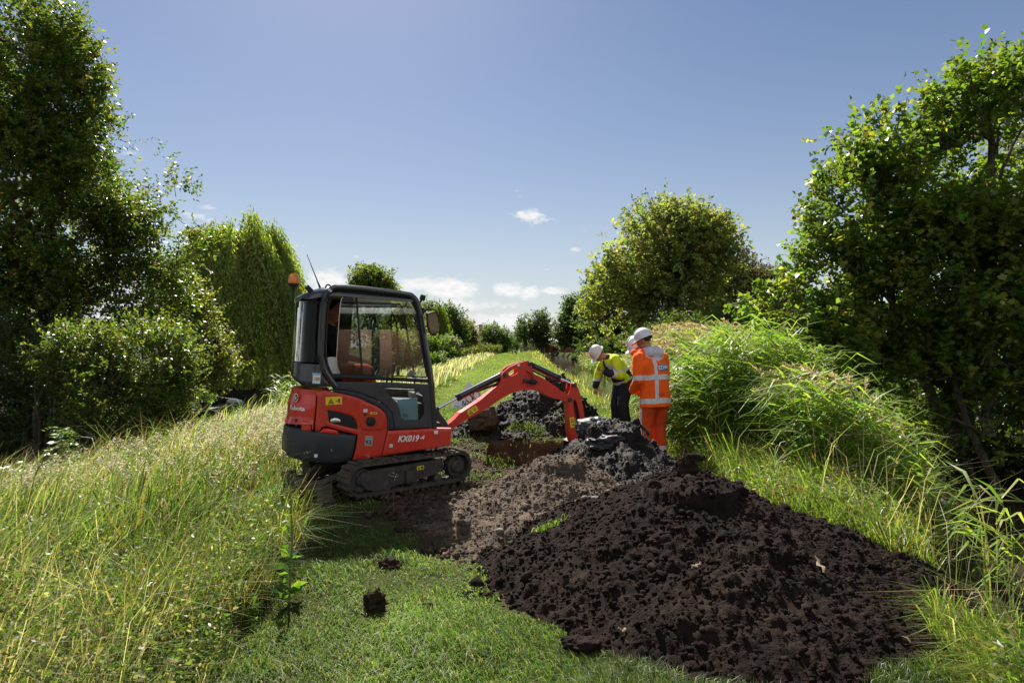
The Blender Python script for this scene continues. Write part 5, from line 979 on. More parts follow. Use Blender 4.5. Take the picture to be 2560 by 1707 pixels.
    for p in ((1075, 335), (1437, 172), (2022, 698)):
        x, z = B3([p], -.075)[0]; mb.lathe([(0, -.095), (.024, -.095), (.026, -.085), (.026, .085), (0, .085)], (x, 0, z), (0, 1, 0), 14, m=1)
    x, z = B3([(240, 1110)], -.075)[0]; mb.lathe([(0, -.09), (.03, -.09), (.03, .09), (0, .09)], (x, 0, z), (0, 1, 0), 14, m=1)
    bm_ = fb(mb, 'boom', [P_red2, P_dsteel], smooth=30)
    def ramp(name, a, s, e, b, r0, r1, y=0.):
        P = [np.array([q[0], y, q[1]]) for q in B3([a, s, e, b], y)]; mb = MB(); mb.tube([P[2]+(P[1]-P[2])*0, P[3]], r0, 14); o = fb(mb, name, P_blk); mb = MB(); mb.tube([P[0], P[2]+(P[3]-P[2])*.1], r1, 10); fb(mb, 'ram_rod', P_steel, o)
        mb = MB(); d = unit(P[3]-P[2]); mb.tube([P[2]-d*.01, P[2]+d*.04], r0*1.12, 14); fb(mb, 'ram_gland', P_matte, o); mb = MB(); mb.tube([P[3]-d*.03, P[3]+d*.01], r0*1.05, 14); fb(mb, 'ram_end_cap', P_matte, o); mb = MB(); mb.tube([P[0]+[0, -.03, 0], P[0]+[0, .03, 0]], r1*1.8, 10); fb(mb, 'rod_eye', P_matte, o)
    ramp('boom_ram', (62, 838), (200, 755), (375, 668), (1045, 330), .042, .018)
    ramp('arm_ram', (2085, 480), (1980, 440), (1865, 385), (1455, 190), .040, .018)
    mb = MB(); mb.tube(spline([np.array([x, .0, z]) for x, z in B3([(650, 580), (760, 540), (940, 470), (1010, 420)], 0)]), .014, 6); fb(mb, 'hose', P_matte, bm_)
    mb = MB(); mb.tube(spline([np.array([x, -.06, z]) for x, z in B3([(1470, 265), (1600, 330), (1750, 400), (1900, 440), (1980, 600)], -.06)]), .012, 6); fb(mb, 'hose', P_matte, bm_)
    mb = MB(); x, z = B3([(1482, 435)], -.12)[0]; mb.ball((x, -.12, z), (.062, .045, .034), 0, 3, rot=Matrix.Rotation(R(5), 3, 'Y')); mb.tube(spline([np.array([a, -.1, b]) for a, b in B3([(1482, 400), (1460, 330), (1420, 290), (1388, 285)], -.1)]), .007, 6); bl = fb(mb, 'boom_light', P_matte)
    mb = MB(); x, z = B3([(1372, 418)], -.09)[0]; mb.box((x, -.09, z), (.05, .03, .05), .006); fb(mb, 'light_bracket', P_dsteel, bl)
    def bstick(cs, name, mark=True):
        mb = MB(); q = np.array(B3(cs, -.078)); mb.add([(x, -.0785, z) for x, z in q], [range(4)]); c = q.mean(0); ex = (q[1]-q[0]); ez = (q[3]-q[0])
        f = lambda a, b, o=.0005: (*(lambda t: (t[0], -.0790-o, t[1]))(q[0]+ex*a+ez*b),)
        def tri(cx, cy, s, asp):
            o_ = [(cx-s, cy-s*asp), (cx+s, cy-s*asp), (cx, cy+s*asp)]; i_ = [(cx-s*.6, cy-s*asp*.7), (cx+s*.6, cy-s*asp*.7), (cx, cy+s*asp*.5)]
            for a in range(3):
                b = (a+1) % 3; mb.add([f(*o_[a]), f(*o_[b]), f(*i_[b]), f(*i_[a])], [range(4)], None, 1)
            mb.add([f(cx-s*.25, cy-s*asp*.55), f(cx+s*.25, cy-s*asp*.55), f(cx+s*.2, cy-s*asp*.1), f(cx-s*.2, cy-s*asp*.1)], [range(4)], None, 1)
        if mark == 'h':
            tri(.27, .5, .2, 1.7)
            for k in range(4): mb.add([f(.6, .25+.15*k), f(.85-.05*(k % 2), .25+.15*k), f(.85-.05*(k % 2), .31+.15*k), f(.6, .31+.15*k)], [range(4)], None, 1)
        else:
            tri(.5, .72, .32, .55); mb.add([f(.3, .2), f(.6, .2), f(.6, .24), f(.3, .24)], [range(4)], None, 1); mb.add([f(.66, .12), f(.82, .12), f(.82, .36), f(.66, .36)], [range(4)], None, 1)
        return fb(mb, name, [P_yel, P_ink], bm_ if mark == 'h' else None or bm_)
    bstick([(545, 942), (685, 850), (645, 775), (510, 865)], 'warning_sticker', 'h')
    mb = MB(); q = B3([(1255, 170), (1290, 170), (1295, 205), (1257, 210)], -.078); mb.add([(x, -.0785, z) for x, z in q], [range(4)]); fb(mb, 'white_sticker', P_white, bm_)
    ya = -.07
    ao = B3([(2040, 480), (2055, 452), (2085, 442), (2115, 455), (2150, 530), (2190, 640), (2220, 800), (2240, 950), (2265, 1090), (2230, 1140), (2160, 1210), (2075, 1345), (2055, 1300), (2030, 1180), (2012, 950), (1998, 740), (1985, 690), (1995, 640), (2030, 560)], ya)
    slot = smoothpoly(B3([(2085, 680), (2130, 740), (2168, 880), (2195, 1080), (2180, 1130), (2125, 1160), (2108, 960), (2075, 800)], ya), 1)
    body = B3([(1998, 740), (2020, 705), (2065, 720), (2075, 800), (2100, 960), (2120, 1160), (2100, 1290), (2075, 1345), (2055, 1300), (2030, 1180), (2012, 950)], ya)
    back = B3([(2150, 530), (2190, 640), (2220, 800), (2240, 950), (2265, 1090), (2230, 1140), (2200, 1090), (2172, 880), (2135, 730), (2090, 620)], ya)
    mb = MB(); flat(mb, ao, ya, .018, None, [slot]); flat(mb, ao, .052, .018, None, [slot]); flat(mb, body, ya+.018, .104); flat(mb, back, ya+.03, .08)
    for p in ((2085, 480), (2022, 698)):
        x, z = B3([p], ya)[0]; mb.lathe([(0, -.10), (.026, -.10), (.028, -.09), (.028, .09), (0, .09)], (x, 0, z), (0, 1, 0), 14, m=1)
    ar = fb(mb, 'arm', [P_red2, P_dsteel], smooth=30)
    mb = MB(); q = np.array(B3([(2040, 1112), (2108, 1098), (2085, 950), (2022, 965)], ya-.003)); mb.add([(x, ya-.0008, z) for x, z in q], [range(4)]); ex, ez = q[1]-q[0], q[3]-q[0]; f = lambda a, b: (lambda t: (t[0], ya-.0016, t[1]))(q[0]+ex*a+ez*b)
    for (a, b) in (((.2, .52), (.8, .52)), ((.8, .52), (.5, .9)), ((.5, .9), (.2, .52))): mb.tube([f(*a), f(*b)], .003, 4, m=1)
    mb.tube([f(.25, .25), f(.6, .25)], .003, 4, m=1); mb.tube([f(.75, .15), f(.75, .35)], .008, 4, m=1); mb.add([f(.42, .6), f(.58, .6), f(.5, .75)], None, [(0, 1, 2)], 1); fb(mb, 'warning_sticker', [P_yel, P_ink], ar)
    mb = MB()
    for k, dx in enumerate((0, 28, 50)): mb.tube(spline([np.array([x, -.02, z]) for x, z in B3([(2060+dx*.5, 660), (2095+dx, 760), (2125+dx, 940), (2140+dx, 1150), (2130+dx, 1300)], -.02)]), .013, 6)
    fb(mb, 'hose', P_matte, ar)
    mb = MB(); mb.tube([(x, -.03, z) for x, z in B3([(2128, 1050), (2134, 1180)], -.03)], .016, 8); mb.tube([(x, -.03, z) for x, z in B3([(2185, 1050), (2188, 1150)], -.03)], .016, 8); fb(mb, 'hose_fitting', P_steel, ar)
    # bucket, down in the hole behind the wet heap
    x, z = B3([(2065, 1330)], ya)[0]; pr = [(x, z), (x+.10, z+.06), (x+.24, z-.02), (x+.30, z-.18), (x+.22, z-.34), (x+.05, z-.40), (x-.06, z-.36), (x+.04, z-.34), (x+.17, z-.29), (x+.24, z-.17), (x+.19, z-.05), (x+.06, z-.03)]
    mb = MB(); flat(mb, pr, -.20, .40); flat(mb, pr[:7], -.215, .016); flat(mb, pr[:7], .2, .016); fb(mb, 'bucket', P_dsteel)
    # --- tracks
    def ft(mb, name, mats, parent=root, **k): return fin(mb, name, mats, parent, M=M_T, **k)
    Rr, xc, zc = .17, .60, .195
    def loop(r, n=22):
        a = [(xc+r*math.sin(t), zc+r*math.cos(t)) for t in np.linspace(0, np.pi, n)]; b = [(-xc-r*math.sin(t), zc-r*math.cos(t)) for t in np.linspace(0, np.pi, n)]
        return resample(a+b, .03)
    def track(s):
        y0 = s*.485; mb = MB(); Lo, Li = loop(Rr+.0), loop(Rr-.026); n = len(Lo); w = .115
        V = []; m_ = min(len(Lo), 400)
        Li = np.array([[ (xc if p[0] > xc else -xc if p[0] < -xc else p[0]), zc] for p in Lo]); dirv = unit(Lo-Li); Lin = Lo-dirv*.028
        for P_, yy in ((Lo, -w), (Lo, w), (Lin, w), (Lin, -w)): V += [(p[0], y0+yy, p[1]) for p in P_]
        q = [(a*n+i, a*n+(i+1) % n, ((a+1) % 4)*n+(i+1) % n, ((a+1) % 4)*n+i) for a in range(4) for i in range(n)]; mb.add(V, q)
        per = 2*np.pi*Rr+4*xc; k = int(per/.07); ac = np.concatenate([[0], np.cumsum(np.linalg.norm(np.diff(np.vstack([Lo, Lo[:1]]), axis=0), axis=1))])
        for j in range(k):
            sj = (j+.5)*ac[-1]/k; i = int(np.searchsorted(ac, sj)-1) % n; p = Lo[i]; d = dirv[i]; an = math.atan2(d[0], d[1])
            mb.box((p[0]+d[0]*.010, y0, p[1]+d[1]*.010), (.034, w*2-.01, .024), .006, rot=Matrix.Rotation(an, 3, 'Y'))
            mb.box((p[0]-d[0]*.033, y0, p[1]-d[1]*.033), (.02, .05, .02), .0, rot=Matrix.Rotation(an, 3, 'Y'))
        t = ft(mb, 'track', P_track, smooth=30)
        yo = y0-w+.02 if s < 0 else y0-w+.02
        mb = MB(); fl = [(-.62, .20), (-.60, .27), (-.50, .285), (.36, .30), (.40, .28), (.40, .17), (.30, .14), (-.05, .10), (-.2, .085), (-.44, .055), (-.56, .10)]; flat(mb, fl, y0-.075, .16); mb.box((-.02, y0-.09, .16), (.14, .05, .14), .02); 
        for (bx, bz) in ((-.20, .235), (-.14, .24), (.28, .25), (.34, .25)): mb.ball((bx, y0-.08, bz), .016, 0, 1)
        ft(mb, 'track_frame', P_frame, t)
        mb = MB(); mb.lathe([(0, -.10), (.055, -.10), (.075, -.085), (.085, -.05), (.085, .05), (0, .06)], (xc, y0, zc), (0, 1, 0), 20)
        for j in range(11):
            a = j*2*np.pi/11; mb.box((xc+.12*math.sin(a), y0, zc+.12*math.cos(a)), (.035, .05, .045), .008, rot=Matrix.Rotation(a, 3, 'Y'))
        mb.lathe([(0, -.055), (.118, -.055), (.122, -.03), (.122, .03), (0, .03)], (xc, y0, zc), (0, 1, 0), 22); ft(mb, 'sprocket', P_frame, t)
        mb = MB(); mb.lathe([(0, -.07), (.05, -.07), (.06, -.05), (.125, -.045), (.13, 0), (.125, .045), (0, .05)], (-xc, y0, zc), (0, 1, 0), 22); ft(mb, 'idler_wheel', P_frame, t)
        for xr in (-.30, .02, .34):
            mb = MB(); mb.lathe([(0, -.09), (.035, -.09), (.052, -.075), (.055, .075), (0, .09)], (xr, y0, .085), (0, 1, 0), 14); ft(mb, 'roller', P_frame, t)
        if s < 0:
            mb = MB(); mb.add([(.06, y0-.0775, .215), (.15, y0-.0775, .218), (.15, y0-.0775, .262), (.06, y0-.0775, .259)], [range(4)]); mb.add([(.07, y0-.0785, .225), (.098, y0-.0785, .226), (.084, y0-.0785, .252)], None, [(0, 1, 2)], 1); mb.add([(.11, y0-.0785, .228), (.14, y0-.0785, .229), (.14, y0-.0785, .25), (.11, y0-.0785, .249)], [range(4)], None, 1); ft(mb, 'warning_sticker', [P_yel, P_ink], t)
    track(-1); track(1)
    mb = MB(); mb.box((0, 0, .27), (.75, .8, .12), .03); mb.box((-.25, 0, .3), (.3, .5, .12), .02); ft(mb, 'car_body', P_matte)
    # dozer blade on two arms, lowered behind the tracks
    mb = MB(); pr = [(-.86, .00), (-.98, .02), (-1.04, .07), (-1.06, .14), (-1.05, .20), (-1.035, .20), (-1.035, .14), (-1.01, .09), (-.96, .05), (-.86, .03)]; flat(mb, pr, -.52, .96)
    mb.box((-.97, -.51, .10), (.15, .018, .19), .004); mb.box((-.97, .43, .10), (.15, .018, .19), .004)
    for s in (-1, 1):
        mb.tube([(-1.0, s*.2, .10), (-.7, s*.2, .19), (-.35, s*.2, .26)], [.045, .042, .05], 6); mb.box((-.93, s*.2, .10), (.14, .02, .16), .004); mb.box((-.92, s*.36, .09), (.16, .014, .12), .004)
    ft(mb, 'dozer_blade', P_frame)
    mb = MB(); mb.tube([(-.98, 0, .24), (-.4, 0, .38)], .03, 10); ft(mb, 'blade_ram', P_frame)
    return root
digger()
# ------------------------------------------------------------------ people
def loftpiece(mb, rings, n=14):
    """rings: (centre, rx, ry[, tilt matrix]) -> closed elliptical tube with rounded ends"""
    V = []; q = []; th = np.arange(n)*2*np.pi/n; C = np.array([r[0] for r in rings], float); T = unit(np.gradient(C, axis=0))
    for (c, rx, ry), t in zip(rings, T):
        x = np.array([1., 0, 0]); x = unit(x-t*np.dot(x, t)); y = np.cross(t, x); V += [np.array(c)+x*rx*math.cos(a)+y*ry*math.sin(a) for a in th]
    m = len(rings)
    for i in range(m-1):
        for j in range(n): q.append((i*n+j, i*n+(j+1) % n, (i+1)*n+(j+1) % n, (i+1)*n+j))
    V += [C[0], C[-1]]; t = []
    for j in range(n): t.append((m*n, (j+1) % n, j)); t.append((m*n+1, (m-1)*n+j, (m-1)*n+(j+1) % n))
    mb.add(V, q, t)
def limb(mb, P, r, n=10):
    P = [np.array(p, float) for p in P]
    for a, b, ra, rb in zip(P, P[1:], r, r[1:]):
        mb.tube([a+(b-a)*k/3 for k in range(4)], [ra+(rb-ra)*k/3 for k in range(4)], n)
    for p, q in zip(P, r): mb.ball(p, q, 0, 2)
def fuse(mb, voxel=.012, sm=4):
    """one continuous skin round all the pieces"""
    me = mb.mesh('tmp', 0); o = bpy.data.objects.new('tmp', me); COL.objects.link(o)
    r = o.modifiers.new('r', 'REMESH'); r.mode = 'VOXEL'; r.voxel_size = voxel
    s = o.modifiers.new('s', 'SMOOTH'); s.factor = .5; s.iterations = sm
    bpy.context.view_layer.update(); e = bpy.data.meshes.new_from_object(o.evaluated_get(bpy.context.evaluated_depsgraph_get())); bpy.data.objects.remove(o)
    V = np.zeros(len(e.vertices)*3); e.vertices.foreach_get('co', V); V = V.reshape(-1, 3); F = np.array([p.vertices[:] for p in e.polygons]); bpy.data.meshes.remove(e); return V, F
def garment(name, V, F, mats, parent, rule=None, fold=.004, fs=9.):
    d = fbm(V[:, 0]*fs, V[:, 1]*fs, V[:, 2]*fs*.6, 3)*fold
    e = np.zeros_like(V); a = V[F]; n = np.cross(a[:, 2]-a[:, 0], a[:, 3]-a[:, 1]); 
    for k in range(4): np.add.at(e, F[:, k], n)
    V = V+unit(e)*d[:, None]; c = V[F].mean(1); mi = np.zeros(len(F), int) if rule is None else rule(c[:, 0], c[:, 1], c[:, 2], unit(n))
    return link(name, mesh_np(name, V, F, smooth=True, mi=mi), mats, parent)
def hand(mb, W_, d, pn, s=1., curl=.5, side=1):
    """palm and five bent fingers; W_ wrist, d pointing direction, pn palm normal"""
    d, pn = unit(d), unit(np.array(pn, float)); pn = unit(pn-d*np.dot(pn, d)); sd = np.cross(d, pn)*side; W_ = np.array(W_, float)
    k = MB(); loftpiece(k, [(W_, .026*s, .018*s), (W_+d*.05*s, .040*s, .016*s), (W_+d*.09*s, .042*s, .013*s)]); 
    for V_, Q_ in zip(k.V, k.Q): pass
    mb.add(k.V[0], k.Q[0], k.T[0])
    for i, L_ in enumerate((.072, .080, .075, .058)):
        b = W_+d*.085*s+sd*(.03-.02*i)*s; d1 = unit(d+pn*curl*.6); d2 = unit(d+pn*curl*1.6); d3 = unit(d*.6+pn*curl*2.4)
        mb.tube([b, b+d1*L_*.45*s, b+d1*L_*.45*s+d2*L_*.3*s, b+d1*L_*.45*s+d2*L_*.3*s+d3*L_*.25*s], [.0098*s, .0092*s, .0085*s, .006*s], 6)
    b = W_+d*.03*s+sd*.03*s; d1 = unit(d*.7+sd*.75+pn*.3); d2 = unit(d+sd*.2+pn*.5); mb.tube([b, b+d1*.04*s, b+d1*.04*s+d2*.032*s], [.013*s, .011*s, .008*s], 6)
M_skin = mat('skin', (.46, .215, .14), .5, noise=(30, .4, (.40, .16, .10))); M_hair = mat('dark_hair', (.02, .014, .011), .7); M_eye = mat('eye', (.02, .018, .015), .2)
M_helm = mat('white_hard_hat', (.72, .72, .72), .3, coat=.3, noise=(12, .5, (.60, .60, .60))); M_boot = mat('work_boot', (.10, .075, .055), .8, noise=(20, .7, (.05, .04, .03)))
def fluo(name, c):
    return mat(name, c, .75, spec=.25, noise=(6, .5, tuple(.88*x for x in c)), bump=(55, .25, .006))
M_orange = fluo('orange_hi_vis', (.98, .13, .012)); M_orange2 = mat('worn_orange_hi_vis', (.80, .095, .016), .8, spec=.2, noise=(4.5, .8, (.46, .065, .018)), bump=(40, .3, .008)); M_yell = fluo('yellow_hi_vis', (.62, .78, .03)); M_band = mat('reflective_band', (.62, .62, .64), .35, noise=(18, .6, (.50, .50, .52))); M_navy = fluo('dark_navy_cloth', (.022, .023, .032)); M_dark = fluo('black_cloth', (.013, .013, .014)); M_silver = mat('silver_hood_lining', (.60, .58, .66), .3, noise=(7, .6, (.50, .46, .56)))
def figure(M, label, J, top, trousers, boot=M_boot, helmet=True, hair=True, voxel=.011, group=None, hands=(1, 1), specs=False, detail=True, sleeves=True, hoodpiece=False, hat_extra=None, top_rule=None, leg_rule=None, top_mats=(), leg_mats=(), top_name='jacket'):
    """J: joints in metres, x right, y forward, z up"""
    root = bpy.data.objects.new('person', None); COL.objects.link(root); root.matrix_world = M; tag(root, label, 'person', group)
    j = {k: np.array(v, float) for k, v in J.items()}; hm = Matrix.Translation(J['head'])@Matrix.Rotation(R(J.get('hyaw', 0)), 4, 'Z')@Matrix.Rotation(R(-J.get('hpitch', 20)), 4, 'X')
    hp = lambda x, y, z: np.array(hm@Vector((x, y, z)))
    # body: one skin
    mb = MB(); limb(mb, [j['pelvis'], (j['pelvis']+j['chest'])/2, j['chest']], [.13, .115, .13]); limb(mb, [j['chest'], j['neck'], hp(0, -.01, -.06)], [.10, .06, .055])
    for s in ('l', 'r'):
        limb(mb, [j['sh'+s], j['el'+s], j['wr'+s]], [.05, .04, .028]); limb(mb, [j['hip'+s], j['kn'+s], j['an'+s]], [.085, .055, .04])
        limb(mb, [j['an'+s], j['an'+s]+np.array([0, .12, -.05])], [.04, .03])
    h = MB(); h.ball((0, 0, .02), (.076, .097, .105), 0, 3); h.ball((0, .035, -.055), (.056, .062, .062), 0, 3); h.tube([(0, .085, .02), (0, .112, -.018), (0, .10, -.03)], [.009, .015, .012], 8); h.ball((0, .085, -.062), (.028, .014, .010), 0, 2); h.ball((.078, -.005, -.005), (.012, .02, .032), 0, 2); h.ball((-.078, -.005, -.005), (.012, .02, .032), 0, 2); h.ball((0, .082, .032), (.05, .016, .012), 0, 2)
    for V_, q_, t_ in zip(h.V, h.Q+[None]*9, h.T+[None]*9): pass
    for piece in _pieces(h): mb.add(piece[0], piece[1], piece[2], M=hm)
    V, F = fuse(mb, voxel*.8, 3); body = MB(); body.add(V, F, None, 0)
    if detail:
        for s, on, sd in (('l', hands[0], 1), ('r', hands[1], -1)):
            if on: d = J.get('hd'+s, tuple(j['wr'+s]-j['el'+s])); hand(body, j['wr'+s], np.array(d, float), J.get('pn'+s, (0, 1, .1)), 1., J.get('curl', .5), sd)
        for x in (-.03, .03): body.ball(hp(x, .088, .018), .011, 1, 2)
    body.build('body', [M_skin, M_eye], root, 60)
    if hair:
        mb = MB(); mb.ball((0, -.012, .035), (.083, .100, .100), 0, 3, M=hm); V = mb.V[0]; T_ = mb.T[0]; L = np.array([hm.inverted()@Vector(v) for v in V]); c = L[T_].mean(1); k = (c[:, 1] < .035-.5*(c[:, 2]-.05)*-1*.0) & (c[:, 2] > -.055) & ~((c[:, 1] > .01) & (c[:, 2] < .05)); mb.T[0] = T_[k]; mb.tm[0] = mb.tm[0][k]; mb.build('hair', M_hair, root, 60)
    if helmet:
        mb = MB(); prof = [(.118, .035), (.116, .06), (.112, .09), (.098, .125), (.075, .15), (.04, .168), (0, .174)]; th = np.arange(24)*2*np.pi/24; V = []; q = []
        for r_, z in prof: V += [(r_*.93*math.cos(a), r_*1.10*math.sin(a)-.005, z+.012*math.sin(a)*(-.4)) for a in th]
        for i in range(len(prof)-1):
            for k in range(24): q.append((i*24+k, i*24+(k+1) % 24, (i+1)*24+(k+1) % 24, (i+1)*24+k))
        mb.add(V, q, M=hm); V = []; q = []
        for a in th:
            out = .016+.05*max(0, math.sin(a))**2; V += [(.118*.93*math.cos(a), .118*1.1*math.sin(a)-.005, .037-.005*math.sin(a)), ((.118+out)*.93*math.cos(a), (.118+out)*1.1*math.sin(a)-.005, .026-.014*max(0, math.sin(a)))]
        for k in range(24): e = (k+1) % 24; q.append((2*k, 2*k+1, 2*e+1, 2*e))
        V2 = [(x, y, z-.006) for x, y, z in V]; n = len(V); mb.add(V+V2, q+[(b_+n, a_+n, d_+n, c_+n) for a_, b_, c_, d_ in q]+[(2*k+1, 2*k+1+n, 2*((k+1) % 24)+1+n, 2*((k+1) % 24)+1) for k in range(24)], M=hm)
        mb.tube([hp(0, .11*math.cos(t), .10+.078*math.sin(t)) for t in np.linspace(.3, 2.9, 12)], .009, 6); he = mb.build('hard_hat', M_helm, root, 50)
        mb = MB(); mb.tube([hp(.085*math.cos(t), .09*math.sin(t), .02) for t in np.linspace(3.3, 6.1, 12)], .009, 6); mb.ball(hp(0, -.108, .005), (.03, .014, .02), 0, 2); mb.build('hat_cradle', M_dark, he)
        if hat_extra: mb = MB(); mb.box(hp(0, .125, .058), (.05, .02, .014), .003, rot=hm.to_3x3()); mb.build('hat_badge', P_yel, he)
    if specs:
        mb = MB()
        for x in (-.032, .032): mb.tube([hp(x+.026*math.cos(t), .105, .018+.018*math.sin(t)) for t in np.linspace(0, 6.28, 12)], .003, 4)
        for x in (-1, 1): mb.tube([hp(x*.06, .10, .02), hp(x*.082, .0, .012)], .003, 4)
        mb.build('glasses', P_yel, root)
    # trousers
    mb = MB(); loftpiece(mb, [(j['pelvis']+[0, 0, .10], .165, .125), (j['pelvis'], .185, .145), (j['pelvis']-[0, 0, .08], .185, .14)])
    for s in ('l', 'r'): limb(mb, [j['hip'+s], (j['hip'+s]+j['kn'+s])/2, j['kn'+s], (j['kn'+s]+j['an'+s])/2, j['an'+s]+(j['kn'+s]-j['an'+s])*.06], [.118, .108, .092, .090, .085], 12)
    V, F = fuse(mb, voxel, 4); tr = garment('trousers', V, F, [trousers, *leg_mats], root, leg_rule, .010, 8.)
    for s in ('l', 'r'):
        mb = MB(); a = j['an'+s]; fd = np.array(J.get('foot'+s, (0, 1, 0)), float); gz = a[2]-J.get('sole', a[2]-.0); mb2 = MB(); limb(mb2, [a+[0, 0, .06], a-[0, 0, .02]], [.058, .06]); limb(mb2, [a-np.array([0, 0, .045])-fd*.03, a-np.array([0, 0, .05])+fd*.08, a-np.array([0, 0, .06])+fd*.17], [.045, .05, .038]); V, F = fuse(mb2, voxel*.8, 3); V[:, 2] = np.maximum(V[:, 2], a[2]-.095)
        link('boot', mesh_np('boot', V, F, smooth=True), boot, root)
    # jacket
    mb = MB(); hem = J.get('hem', j['pelvis']-np.array([0, 0, .1])); mid = (j['pelvis']+j['chest'])/2
    loftpiece(mb, [(hem, J.get('hw', .225), .175), (hem+(mid-hem)*.5, .215, .17), (mid, .205, .16), (j['chest'], .225, .165), (j['chest']*.45+j['neck']*.55, .19, .13), (j['neck'], .085, .085)], 18)
    for s in ('l', 'r'):
        P = [j['sh'+s], j['el'+s]]+([j['el'+s]+(j['wr'+s]-j['el'+s])*.93] if sleeves else []); limb(mb, P, [.085, .074, .060][:len(P)] if sleeves else [.08, .07], 12)
        limb(mb, [j['chest']+(j['sh'+s]-j['chest'])*.3+[0, 0, .06], j['sh'+s]], [.10, .085])
    if hoodpiece:
        nk = j['neck']; limb(mb, [nk+[-.13, -.015, -.01], nk+[-.06, -.095, -.02], nk+[.06, -.095, -.02], nk+[.13, -.015, -.01]], [.06, .092, .092, .06]); limb(mb, [nk+[-.12, .02, .0], nk+[-.16, .13, -.02], nk+[-.11, .22, -.03]], [.05, .045, .025]); limb(mb, [nk+[-.125, .0, .0], nk+[-.10, .10, .02], nk+[-.02, .15, .01], nk+[.08, .12, .02], nk+[.125, .0, .0]], [.05, .042, .036, .042, .05])
    else: limb(mb, [j['neck']+[-.06, -.03, .02], j['neck']+[0, -.07, .03], j['neck']+[.06, -.03, .02]], [.03, .03, .03])
    V, F = fuse(mb, voxel, 4); ja = garment(top_name, V, F, [top, *top_mats], root, top_rule, .009, 9.)
    return root, ja, tr, j
def _pieces(m):
    """split an MB back into its pieces"""
    out = []; base = 0; Q = list(m.Q); T = list(m.T)
    allq = np.vstack(Q) if Q else np.zeros((0, 4), int); allt = np.vstack(T) if T else np.zeros((0, 3), int)
    for V in m.V:
        n = len(V); q = allq[(allq >= base).all(1) & (allq < base+n).all(1)]-base; t = allt[(allt >= base).all(1) & (allt < base+n).all(1)]-base; out.append((V, q if len(q) else None, t if len(t) else None)); base += n
    return out
def stance(x, y, z, fx, fy, s=1.):
    f = unit(np.array([fx, fy])); return Matrix.Translation((x, y, z))@Matrix.Rotation(math.atan2(f[1], f[0])-math.pi/2, 4, 'Z')@Matrix.Scale(s, 4)
def workers():
    # the tall worker in orange seen from behind
    J = dict(pelvis=(0, -.02, .95), chest=(0, .06, 1.30), neck=(.0, .13, 1.51), head=(-.01, .22, 1.66), hpitch=24, hyaw=34, shl=(-.20, .09, 1.42), shr=(.20, .09, 1.42), ell=(-.27, .02, 1.13), elr=(.27, .10, 1.13), wrl=(-.20, .22, .97), wrr=(.14, .30, 1.02),
             hipl=(-.10, 0, .90), hipr=(.10, 0, .90), knl=(-.12, .05, .50), knr=(.11, .06, .50), anl=(-.13, -.02, .10), anr=(.12, .03, .10), hem=(0, -.01, .76), hw=.235)
    def rule(x, y, z, n):
        m = np.zeros(len(x), int); tilt = z+.10*(y-.02)
        back = n[:, 1] < .35; tor = (np.abs(x) < .215)
        m[(np.abs(tilt-.84) < .033)] = 1
        m[(np.abs(tilt-1.155) < .033)] = 1
        m[(np.abs(x+.075-.12*(z-1.15)*.3) < .024) & (n[:, 1] < -.1) & (z > .85) & (z < 1.40)] = 1
        m[(y-.13 < -.035-.5*np.abs(x)*.3) & (np.abs(x) < .15) & (z > 1.43-.9*(.13-np.abs(x))*.4) & (n[:, 1] < .3) & (n[:, 2] > -.35)] = 2
        return m
    def lrule(x, y, z, n):
        m = np.zeros(len(x), int); m[(np.abs(y-.015-.06*np.sin((z-.1)*3.7)*.3) < .022) & (n[:, 0]*np.sign(x) > .75)] = 1; m[np.abs(z-.21) < .025] = 1; return m
    M = stance(1.97, 8.62, 0.0, -.45, .89, 1.02)
    r, ja, tr, j = figure(M, 'tall worker in full orange hi vis rain suit and white helmet, seen from behind', J, M_orange, M_orange2, hands=(0, 0), hoodpiece=True, top_rule=rule, leg_rule=lrule, top_mats=[M_band, M_silver], leg_mats=[M_band])
    # blue badge on the right shoulder blade
    Vj = np.array([v.co[:] for v in ja.data.vertices]); mb = MB()
    def bk(x, z):
        k = (np.abs(Vj[:, 0]-x) < .02) & (np.abs(Vj[:, 2]-z) < .02) & (Vj[:, 1] < .12); return Vj[k, 1].min() if k.any() else -.1
    def bpt(a, b, o): x = -.02+.165*a; z = 1.25+.085*b+.012*a; return (x, bk(x, z)-o, z)
    n = 6; G = np.array([[bpt(i/n, k/2, .006) for k in range(3)] for i in range(n+1)]).reshape(-1, 3); mb.add(G, [(i*3+k, i*3+3+k, i*3+4+k, i*3+1+k) for i in range(n) for k in range(2)], None, 0)
    V, T = text_geo('EZW', .062, .0, .002); mb.add([bpt(.28+v[0]/.16, .5+v[1]/.075, .009) for v in V], None, T, 1)
    for k in range(3): mb.add([bpt(.62, .3+.17*k, .009), bpt(.92-.04*(k % 2), .3+.17*k, .009), bpt(.92-.04*(k % 2), .37+.17*k, .009), bpt(.62, .37+.17*k, .009)], [range(4)], None, 1)
    mb.build('badge', [P_blue, P_white], ja)
    # the bending worker in yellow
    J = dict(pelvis=(0, -.09, .92), chest=(0, .14, 1.18), neck=(0, .30, 1.31), head=(0, .42, 1.36), hpitch=55, hyaw=0, shl=(-.20, .20, 1.27), shr=(.20, .20, 1.27), ell=(-.27, .13, 1.00), elr=(.22, .32, 1.00), wrl=(-.15, .37, 1.06), wrr=(.20, .38, .80), hdl=(.25, .75, .35), pnl=(.5, -.2, .8), hdr=(0, .1, -1), pnr=(-1, 0, 0),
             hipl=(-.10, -.06, .89), hipr=(.10, -.04, .89), knl=(-.12, .02, .50), knr=(.11, .05, .50), anl=(-.12, -.07, .10), anr=(.13, .0, .10), hem=(0, -.075, .86), hw=.205, curl=.75)
